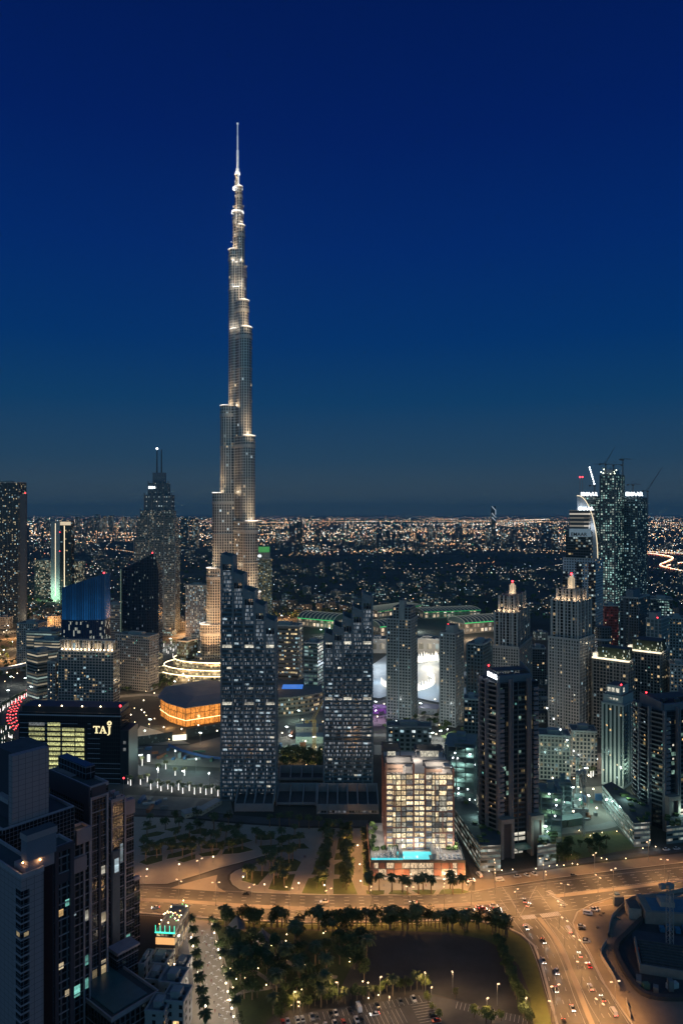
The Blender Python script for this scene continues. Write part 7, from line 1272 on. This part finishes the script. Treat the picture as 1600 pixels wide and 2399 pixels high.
shed('long cream site cabin with slanting roof below the boulevard palms, left end', (434, 1918), (476, 1908), 8, 3.4, CRM, mat('cabin_roof', (.18, .22, .24), .7)); shed('second long cream site cabin running up to the boulevard', (472, 1912), (520, 1884), 6, 3.4, CRM, mat('cabin_roof', (.18, .22, .24), .7)); shed('two-storey cream cabin block between the twin towers, nearer row', (693, 1742), (760, 1742), 12, 7, CRM, mat('cabin_roof', (.18, .22, .24), .7), lit=True); shed('cream cabin block between the twin towers, farther row', (693, 1716), (745, 1716), 10, 6, CRM, mat('cabin_roof', (.18, .22, .24), .7), lit=True)
DKW = mat('dark_green_hoarding', (.03, .06, .055), .7); shed('long dark green marketing pavilion with white panels, left half, on the site', (1264, 1946), (1328, 1938), 7, 5.5, DKW, mat('pale_green_roof', (.25, .32, .29), .7), 'site_pavilion', 'pavilion', group='dark green pavilions'); shed('long dark green marketing pavilion with white panels, right half, on the site', (1330, 1938), (1368, 1932), 7, 5.5, DKW, mat('pale_green_roof', (.25, .32, .29), .7), 'site_pavilion', 'pavilion', group='dark green pavilions')
shed('white octagonal-looking exhibition hall glowing between the twin towers', (688, 1662), (738, 1668), 26, 9, M_white, M_white, 'exhibition_hall', 'hall'); shed('low tan house with amber windows behind the white exhibition hall', (700, 1600), (726, 1600), 14, 9, fm_p, M_roof, 'low_block', 'house'); shed('violet-lit market tent row below the lake, left of the lakeside tower', (872, 1672), (905, 1672), 16, 6, mat('violet_tent', (.3, .12, .4), .8, em=(.7, .15, 1), es=.12, var=.5, scale=.3), mat('tent_roof', (.3, .28, .34), .8), 'market_tent', 'tent'); shed('pale dome-roofed pavilion by the lake between the two lakeside towers', (980, 1672), (1024, 1676), 18, 7, M_white, mat('tent_roof', (.3, .28, .34), .8), 'market_tent', 'tent')
rt = empty('curved_hotel_wing', (xat(650, 880), 880, 0), 0, 'low curved wing with a blue-lit pool deck between the twin towers', 'hotel wing'); cv = [(85 * math.cos(a) - 20, 60 * math.sin(a) + 20) for a in [math.radians(-100 + 9 * k) for k in range(9)]]; MB().prism(cv + [(50, 60), (-60, 60)], 0, 22, 0, 1).build('facade', [FM('curved_wing_wall', (.2, .17, .13), (.04, .035, .03), 3, 5, .15, .5, .4, es=.8, seed=160, ca=(1, .75, .42)), M_roof], rt); MB().box(5, 30, 5, 25, 22.01, 22.8).build('pool_deck', mat('blue_pool_deck', (.02, .1, .4), .3, em=(.08, .3, 1), es=.6, var=.5, scale=.2), rt); lamp((-12, 6, 26), (1, .6, .3), 12000, 1, rt)
m = MB()
# raised road at the left, roads with traffic glow in the far left
rt = empty('raised_road', (0, 0, 0), 0, 'raised road on piers curving past the left edge', 'bridge'); P = cat_line([(-20, 1582), (40, 1575), (90, 1562), (116, 1550)], 4); b = MB(); ribbon(b, P, 0, 13, 9, h=1.6); b.build('deck', M_conc, rt)
for k in (2, 5, 8, 11): p = P[k]; MB().box(p.x - 3.5, p.x + 3.5, p.y - 1, p.y + 1, 0, 7.4).build('pier', M_conc, rt)
for nm_, pts, w, col in (('far_highway', [(-20, 1548), (60, 1545), (140, 1530)], 24, SOD), ('far_avenue', [(-20, 1500), (60, 1492), (130, 1470)], 20, SOD), ('mid_avenue', [(410, 1495), (445, 1480), (480, 1470)], 26, SOD), ('mid_street', [(640, 1452), (700, 1448), (760, 1440)], 16, SOD), ('lake_street', [(876, 1722), (960, 1724), (1100, 1738)], 10, WHT), ('villa_street', [(1255, 1822), (1330, 1812), (1410, 1806)], 12, (1, .85, .68)), ('opera_street', [(280, 1632), (360, 1628), (520, 1640)], 12, AMB_), ('hotel_avenue', [(276, 1540), (350, 1528), (450, 1512)], 24, WHT), ('site_street', [(1270, 1952), (1400, 1938), (1440, 1928)], 9, TEAL)):
    b = MB(); P = cat_line(pts, 5); ribbon(b, P, 0, w, .05); tag(b.build(nm_, mat('worn_asphalt', (.16, .15, .14), .85, var=.3, scale=.05)), kind='structure')
    for k in range(0, len(P), 3): lamp((P[k].x, P[k].y, 13), col, (24000 if nm_.startswith('far') else 11000) * (P[k].y / 900) ** 2 * (w / 18), 1.0)
for nm_, pts in (('sand_lot', [(255, 1892), (300, 1862), (540, 1872), (548, 1908), (420, 1898)]), ('opera_forecourt', [(300, 1742), (330, 1700), (372, 1712), (446, 1742), (380, 1745)]), ('opera_sand', [(300, 1748), (440, 1746), (540, 1720), (640, 1730), (640, 1800), (540, 1800), (300, 1786)]), ('quay_terrace', [(862, 1640), (890, 1642), (930, 1628), (1000, 1645), (1060, 1656), (1110, 1640), (1110, 1700), (862, 1700)]), ('mid_site_ground', [(640, 1640), (760, 1640), (760, 1760), (640, 1760)]), ('villa_plaza', [(1240, 1770), (1410, 1764), (1410, 1812), (1240, 1826)]), ('site_ground', [(1040, 1800), (1128, 1790), (1128, 1940), (1050, 1930)]), ('site_yard', [(1262, 1850), (1440, 1840), (1450, 1930), (1262, 1960)]), ('rear_street', [(876, 1745), (1040, 1748), (1040, 1770), (876, 1768)]), ('plaza_park_lawn', [(1275, 1965), (1440, 1945), (1500, 1985), (1300, 2022)])):
    gpoly(nm_, pts, .018, M_soil if 'sand' in nm_ or 'site' in nm_ else (M_grass if 'lawn' in nm_ else M_pave))
# ================================================================ EXCAVATION AT THE LOWER RIGHT
wf = mat('site_fence_panel', (.28, .26, .24), .8, var=.15)
wall('line of pale site fence panels along the road at the lower right, upper run', [(1600, 2088), (1555, 2098), (1500, 2106), (1476, 2110), (1455, 2128), (1435, 2150), (1428, 2172), (1424, 2196)], 2.4, wf, 'site_fence', cat='fence', group='pale site fences'); wall('line of pale site fence panels beside the branch road, lower run', [(1420, 2210), (1406, 2238), (1418, 2262), (1434, 2288), (1450, 2322)], 2.4, wf, 'site_fence', cat='fence', group='pale site fences'); wall('short end piece of pale site fence at the bottom edge', [(1466, 2348), (1470, 2368), (1477, 2388)], 2.4, wf, 'site_fence', cat='fence', group='pale site fences')
gpoly('excavation', [(1452, 2210), (1500, 2160), (1540, 2140), (1640, 2150), (1660, 2345), (1545, 2340), (1510, 2326), (1475, 2280), (1445, 2240)], .05, mat('pit_soil', (.035, .035, .042), .95, var=.4, scale=.1))
wall('low dark earth bank around the excavation', [(1560, 2120), (1505, 2156), (1470, 2190), (1446, 2214), (1444, 2240), (1470, 2290), (1505, 2330), (1560, 2342), (1640, 2340)], 2.0, mat('dark_bank', (.05, .045, .045), .95, var=.3), 'earth_bank', 2.6, cat='bank')
PX, PYy = gp(1470, 2280)[:2]; rt = empty('foundation_shell', (PX + 6, PYy, 0), math.radians(-16), 'roofless foundation shell with rows of beams inside pale retaining walls', 'foundation'); CW = mat('retaining_wall', (.22, .19, .17), .9, var=.2)
MB().box(0, 60, 0, .8, 0, 4.5).build('retaining_wall', CW, rt); MB().box(0, .8, .81, 26, 0, 4.5).build('retaining_wall', CW, rt); MB().box(-.2, 62, .9, 40, .06, .5).build('pit_floor', mat('pit_slab', (.05, .055, .07), .9, var=.3), rt)
for k in range(9): MB().box(2, 60, 4 + 2.7 * k, 4.9 + 2.7 * k, 2.2, 3.0).build('beam', mat('dark_beam', (.09, .08, .08), .85, var=.3), rt)
for k in range(7): MB().box(4 + 8 * k, 4.8 + 8 * k, 1.2, 28, .5, 2.1).build('cross_beam', mat('dark_beam', (.09, .08, .08), .85), rt)
rt = empty('site_building', (*gp(1530, 2170)[:2], 0), math.radians(-8), 'half-built pale concrete block with blue tarpaulins above the foundation shell', 'building site'); MB().box(-4, 30, 2, 22, 0, 7).build('wall', CW, rt); MB().box(-12, -5, 6, 16, 0, 6).build('pavilion', mat('tan_render', (.3, .27, .24), .9), rt); MB().box(-11.5, -5.5, 6.5, 15.5, 6.01, 6.4).build('roof', M_roofd, rt)
for k in range(6): MB().box(2 + 4.2 * k, 4.6 + 4.2 * k, -6 + (k % 2) * 2, -3 + (k % 2) * 2, .1, 2.6).build('tarpaulin_bale', mat('blue_tarpaulin', (.03, .13, .22), .6), rt)
MB().box(0, 28, 4, 18, 7.01, 7.3).build('blue_deck', mat('blue_tarpaulin', (.03, .13, .22), .6), rt); MB().box(6, 14, 8, 16, 7.3, 10).build('upper_room', mat('tan_render', (.3, .27, .24), .9), rt)
crane('stub of a lattice crane standing at the edge of the excavation', 1568, 2190, 2080, 395, 14, 5, 0, .3, 0, 0, mat('grey_lattice', (.25, .24, .24), .7), z0=0, w=2.6)
o = MB().bar((0, 0, 0), (0, 0, 2.5), 2.4, n=10).build('red_tank', mat('red_tank_paint', (.5, .06, .03), .6), None, (*gp(1492, 2232)[:2], .1)); tag(o, 'small red tank at the corner of the foundation shell', 'tank')
for k in range(16): u, v = RG.uniform(1385, 1470), RG.uniform(2118, 2330); x, y, _ = gp(max(u, 1350 + (v - 2140) * .65), v); s_ = RG.uniform(.4, 1.1); m = MB(); m.prism([(s_ * RG.uniform(.7, 1.2) * math.cos(a), s_ * RG.uniform(.7, 1.2) * math.sin(a)) for a in (0, 1, 2, 3.2, 4.1, 5.2)], 0, s_ * .8); o = m.build('rubble_heap', M_soil, None, (x, y, 0)); tag(o, 'small heap of rubble on the sandy lot by the excavation', 'rubble', 'rubble heaps on the sandy lot')
# promenade furniture, people
PPM = [mat('cloth_%s' % k, c, .8, var=0) for k, c in (('white', (.6, .6, .6)), ('dark', (.03, .03, .04)), ('red', (.3, .05, .05)), ('blue', (.06, .09, .2)))]; skin = mat('skin', (.35, .2, .13), .6, var=0)
def person_mesh(seed):
    r_ = random.Random(seed); m = MB(); st_ = r_.uniform(.12, .3)
    def tube(P):
        for (p, w0), (q, w1) in zip(P, P[1:]): m.bar(p, q, w0, len(m.v) * 0, w1, 8)
    return m, tube, st_
def make_person(seed, cl):
    rt = empty('person', (0, 0, -500)); m, tube, st_ = person_mesh(seed)
    rings = [(0, .10, .10), (.45, .11, .10), (.8, .15, .12), (.95, .17, .12), (1.15, .15, .11), (1.38, .2, .12), (1.46, .12, .08), (1.50, .055, .055), (1.56, .07, .08), (1.65, .085, .1), (1.74, .06, .07), (1.77, .01, .01)]
    L_ = [[(rx * math.cos(a * math.pi / 5), ry * math.sin(a * math.pi / 5), z) for a in range(10)] for z, rx, ry in rings]
    for i in range(len(L_) - 1):
        for j in range(10): m.face([L_[i][j], L_[i][(j + 1) % 10], L_[i + 1][(j + 1) % 10], L_[i + 1][j]], 0 if i < 6 else 1)
    for s_ in (-1, 1): m.bar((s_ * .19, 0, 1.4), (s_ * .25, .03, 1.1), .1, 0, .08, 6); m.bar((s_ * .25, .03, 1.1), (s_ * .24, -.08 * s_, .84), .08, 1, .06, 6)
    m.build('body', [cl, skin], rt); return rt
PEO = [make_person(k, PPM[k % 4]) for k in range(4)]
for k in range(46):
    if k < 30: t = RG.random(); u, v = 458 + 55 * t + RG.uniform(-8, 34), 2172 + 225 * t; lab, g_ = 'person strolling on the lit promenade', 'people on the promenade'
    elif k < 40: u, v = RG.uniform(875, 1085), RG.uniform(2068, 2080); lab, g_ = 'person walking in front of the red-screened podium', 'people before the pool podium'
    else: u, v = RG.choice(((780, 2000), (776, 2046), (775, 2062), (712, 2010), (832, 2056), (777, 1988))); u += RG.uniform(-4, 4); lab, g_ = 'person walking on the plaza paths', 'people on the plaza'
    o = copy_tree(PEO[k % 4]); x, y, _ = gp(u, v); place(o, (x, y, .2), RG.uniform(0, 6.28), lab); o['category'] = 'person'; o['group'] = g_
tb = empty('cafe_table', (0, 0, -500)); MB().bar((0, 0, 0), (0, 0, .72), .1).build('leg', M_dark, tb); MB().prism(circ(0, 0, .6, 10), .72, .77, bot=True).build('table_top', M_white, tb)
for a in (0, 2.1, 4.2): MB().box(math.cos(a) - .22, math.cos(a) + .22, math.sin(a) - .22, math.sin(a) + .22, .38, .45).build('stool', M_white, tb)
for k in range(26): t = (k + .5) / 26; u, v = 474 + 46 * t + (k % 3) * 9, 2180 + 215 * t; o = copy_tree(tb); x, y, _ = gp(u, v); place(o, (x, y, .08), RG.random() * 6, 'white cafe table with stools out on the promenade', 1.0); o['category'] = 'cafe table'; o['group'] = 'cafe tables on the promenade'
rt = empty('pergola_walk', (0, 0, 0), 0, 'long slatted pergola walk along the left side of the promenade', 'pergola'); A, B = Vector((*gp(420, 2160)[:2], 0)), Vector((*gp(440, 2330)[:2], 0))
m = MB()
for k in range(90): p = A.lerp(B, k / 90); m.box(p.x - 3.2, p.x + 3.2, p.y - .12, p.y + .12, 3.2, 3.45)
m.build('pergola_slat_lattice', mat('grey_slat', (.2, .19, .2), .8), rt)
for k in range(12):
    for s_ in (-3, 3): p = A.lerp(B, k / 11.5); MB().bar((p.x + s_, p.y, 0), (p.x + s_, p.y, 3.2), .25).build('post', mat('grey_slat', (.2, .19, .2), .8), rt)
for lab, u, v in (('white sail canopy on a mast in the park, left of two', 555, 2180), ('white sail canopy on a mast over the lit stage in the park', 615, 2212)):
    x, y, _ = gp(u, v); rt = empty('sail_canopy', (x, y, 0), 0, lab, 'canopy', 'sail canopies in the park'); MB().bar((0, 0, 0), (0, 0, 9), .3).build('mast', M_steel, rt); m = MB(); a = [(0, 0, 8.5), (5.5, -4, 3), (2, -5.5, 3.8), (-5.5, -3, 3), (-4, 3, 3.4), (4, 4, 3)]
    for i in range(1, 6): m.face([a[0], a[i], a[i % 5 + 1]])
    m.build('sail', mat('sail_cloth', (.10, .10, .115), .8), rt)
for pr_ in PALM + [LPALM] + LEAFY + [BRIGHT, SL, PK, GB, PL_, FLD, brk, tb] + PEO + list(LIVE.values()) + list(PARK.values()):
    for ch in list(pr_.children): bpy.data.objects.remove(ch)
    bpy.data.objects.remove(pr_)
# ================================================================ MIDDLE DISTANCE: LOW CITY BLOCKS, SITE CLUTTER
CBW = [FM('city_block_wall_%d' % i, c, GLASS, 3.6, 3.7, .4, .4, l, es=.9, seed=170 + i, ca=a_, cb=b_) for i, (c, l, a_, b_) in enumerate((((.26, .23, .2), .28, (1, .8, .5), (1, .9, .7)), ((.18, .2, .2), .3, (.7, 1, .9), (.9, 1, 1)), ((.3, .28, .25), .2, (1, .85, .6), (.8, .95, 1)), ((.12, .14, .15), .4, (1, .85, .6), (.6, 1, .9))))]
rb = random.Random(77); taken = []
for (u0, u1, v0, v1, n_, gr_, lab) in ((0, 140, 1436, 1480, 9, 'blocks beside the far-left highways', 'low block with scattered warm windows beside the far-left highways'), (376, 470, 1440, 1500, 6, 'blocks left of the skyscraper foot', 'low lit block left of the skyscraper foot'), (646, 1150, 1372, 1432, 26, 'villas beyond the mall roofs', 'low pale villa beyond the green-edged mall roofs'), (1246, 1600, 1500, 1600, 20, 'blocks among the tall towers', 'low dark block between the tall towers on the right-hand side'),
        (1420, 1600, 1420, 1500, 12, 'blocks below the unfinished towers', 'low block dotted with teal windows below the unfinished towers'), (1250, 1290, 1600, 1700, 4, 'blocks left of the tallest lantern tower', 'low amber-windowed block left of the tallest lantern tower'), (1090, 1160, 1560, 1640, 5, 'blocks behind the signed dark tower', 'low block behind the signed dark ribbon-balcony tower'), (150, 330, 1400, 1440, 10, 'blocks between the glass towers', 'low block between the two slanted glass towers')):
    for k in range(n_ * 6):
        u, v = rb.uniform(u0, u1), rb.uniform(v0, v1); x, y, _ = gp(u, v); s_ = rb.uniform(14, 26); d = rb.uniform(12, 22)
        if any(abs(x - a) < (s_ + q) * .62 and abs(y - b) < (d + q) * .7 for a, b, q in taken): continue
        taken.append((x, y, s_)); n_ -= 1; h = rb.choice((8, 11, 15, 19, 24)); rt = empty('city_block', (x, y, 0), rb.uniform(-.3, .3), lab, 'building', gr_); cw_ = rb.choice(CBW)
        MB().box(-s_ / 2, s_ / 2, 0, d, 0, h, 0, 1, bot=False).build('facade', [cw_, rb.choice((M_roof, M_roofd))], rt); MB().box(-s_ * .2, s_ * .15, d * .4, d * .7, h, h + 3, bot=False).build('plant_room', M_conc, rt)
        if n_ == 0: break
CC = [mat('container_%s' % k, c, .7, var=.2) for k, c in (('white', (.4, .4, .38)), ('blue', (.04, .1, .2)), ('rust', (.22, .08, .04)), ('green', (.06, .14, .1)), ('grey', (.14, .15, .15)))]; cn = ['white', 'blue', 'rust-red', 'green', 'grey']
for (u0, u1, v0, v1, n_, where) in ((300, 500, 1752, 1784, 16, 'on the bare ground below the opera house'), (650, 752, 1690, 1758, 14, 'on the lit site between the twin towers'), (1270, 1420, 1868, 1928, 22, 'on the teal-lit site between the dark pair'), (330, 420, 1872, 1898, 8, 'on the dark sandy lot beside the boulevard'), (1050, 1110, 1830, 1925, 10, 'beside the teal-lit concrete frame'), (1480, 1590, 2300, 2330, 7, 'in the corner of the excavation'), (1440, 1590, 2108, 2128, 6, 'along the upper site fence'), (885, 1080, 1668, 1715, 14, 'by the lakeside gardens')):
    for k in range(n_):
        i = rb.randrange(5); x, y, _ = gp(rb.uniform(u0, u1), rb.uniform(v0, v1)); L_ = rb.choice((3, 6, 6, 12)); h = rb.choice((1.2, 2.6, 2.6, 5.2)); o = MB().box(-L_ / 2, L_ / 2, -1.2, 1.2, .02, h).build('site_container', CC[i], None, (x, y, 0), rb.choice((0.05, .3, 1.5, 1.2))); tag(o, '%s box container or stacked material %s' % (cn[i], where), 'container', 'containers ' + where)
# ================================================================ HAZE
n = NT('evening_haze'); n.t.nodes.remove(n.b); pv = n.t.nodes.new('ShaderNodeVolumePrincipled'); pv.inputs['Color'].default_value = (.50, .95, .95, 1); pv.inputs['Density'].default_value = 2.9e-5; pv.inputs['Anisotropy'].default_value = .2
n.t.links.new(pv.outputs[0], n.out.inputs['Volume'])
hz = MB().box(-59000, 59000, -1900, 58000, -1, 900).build('haze', n.mat); tag(hz, kind='stuff')
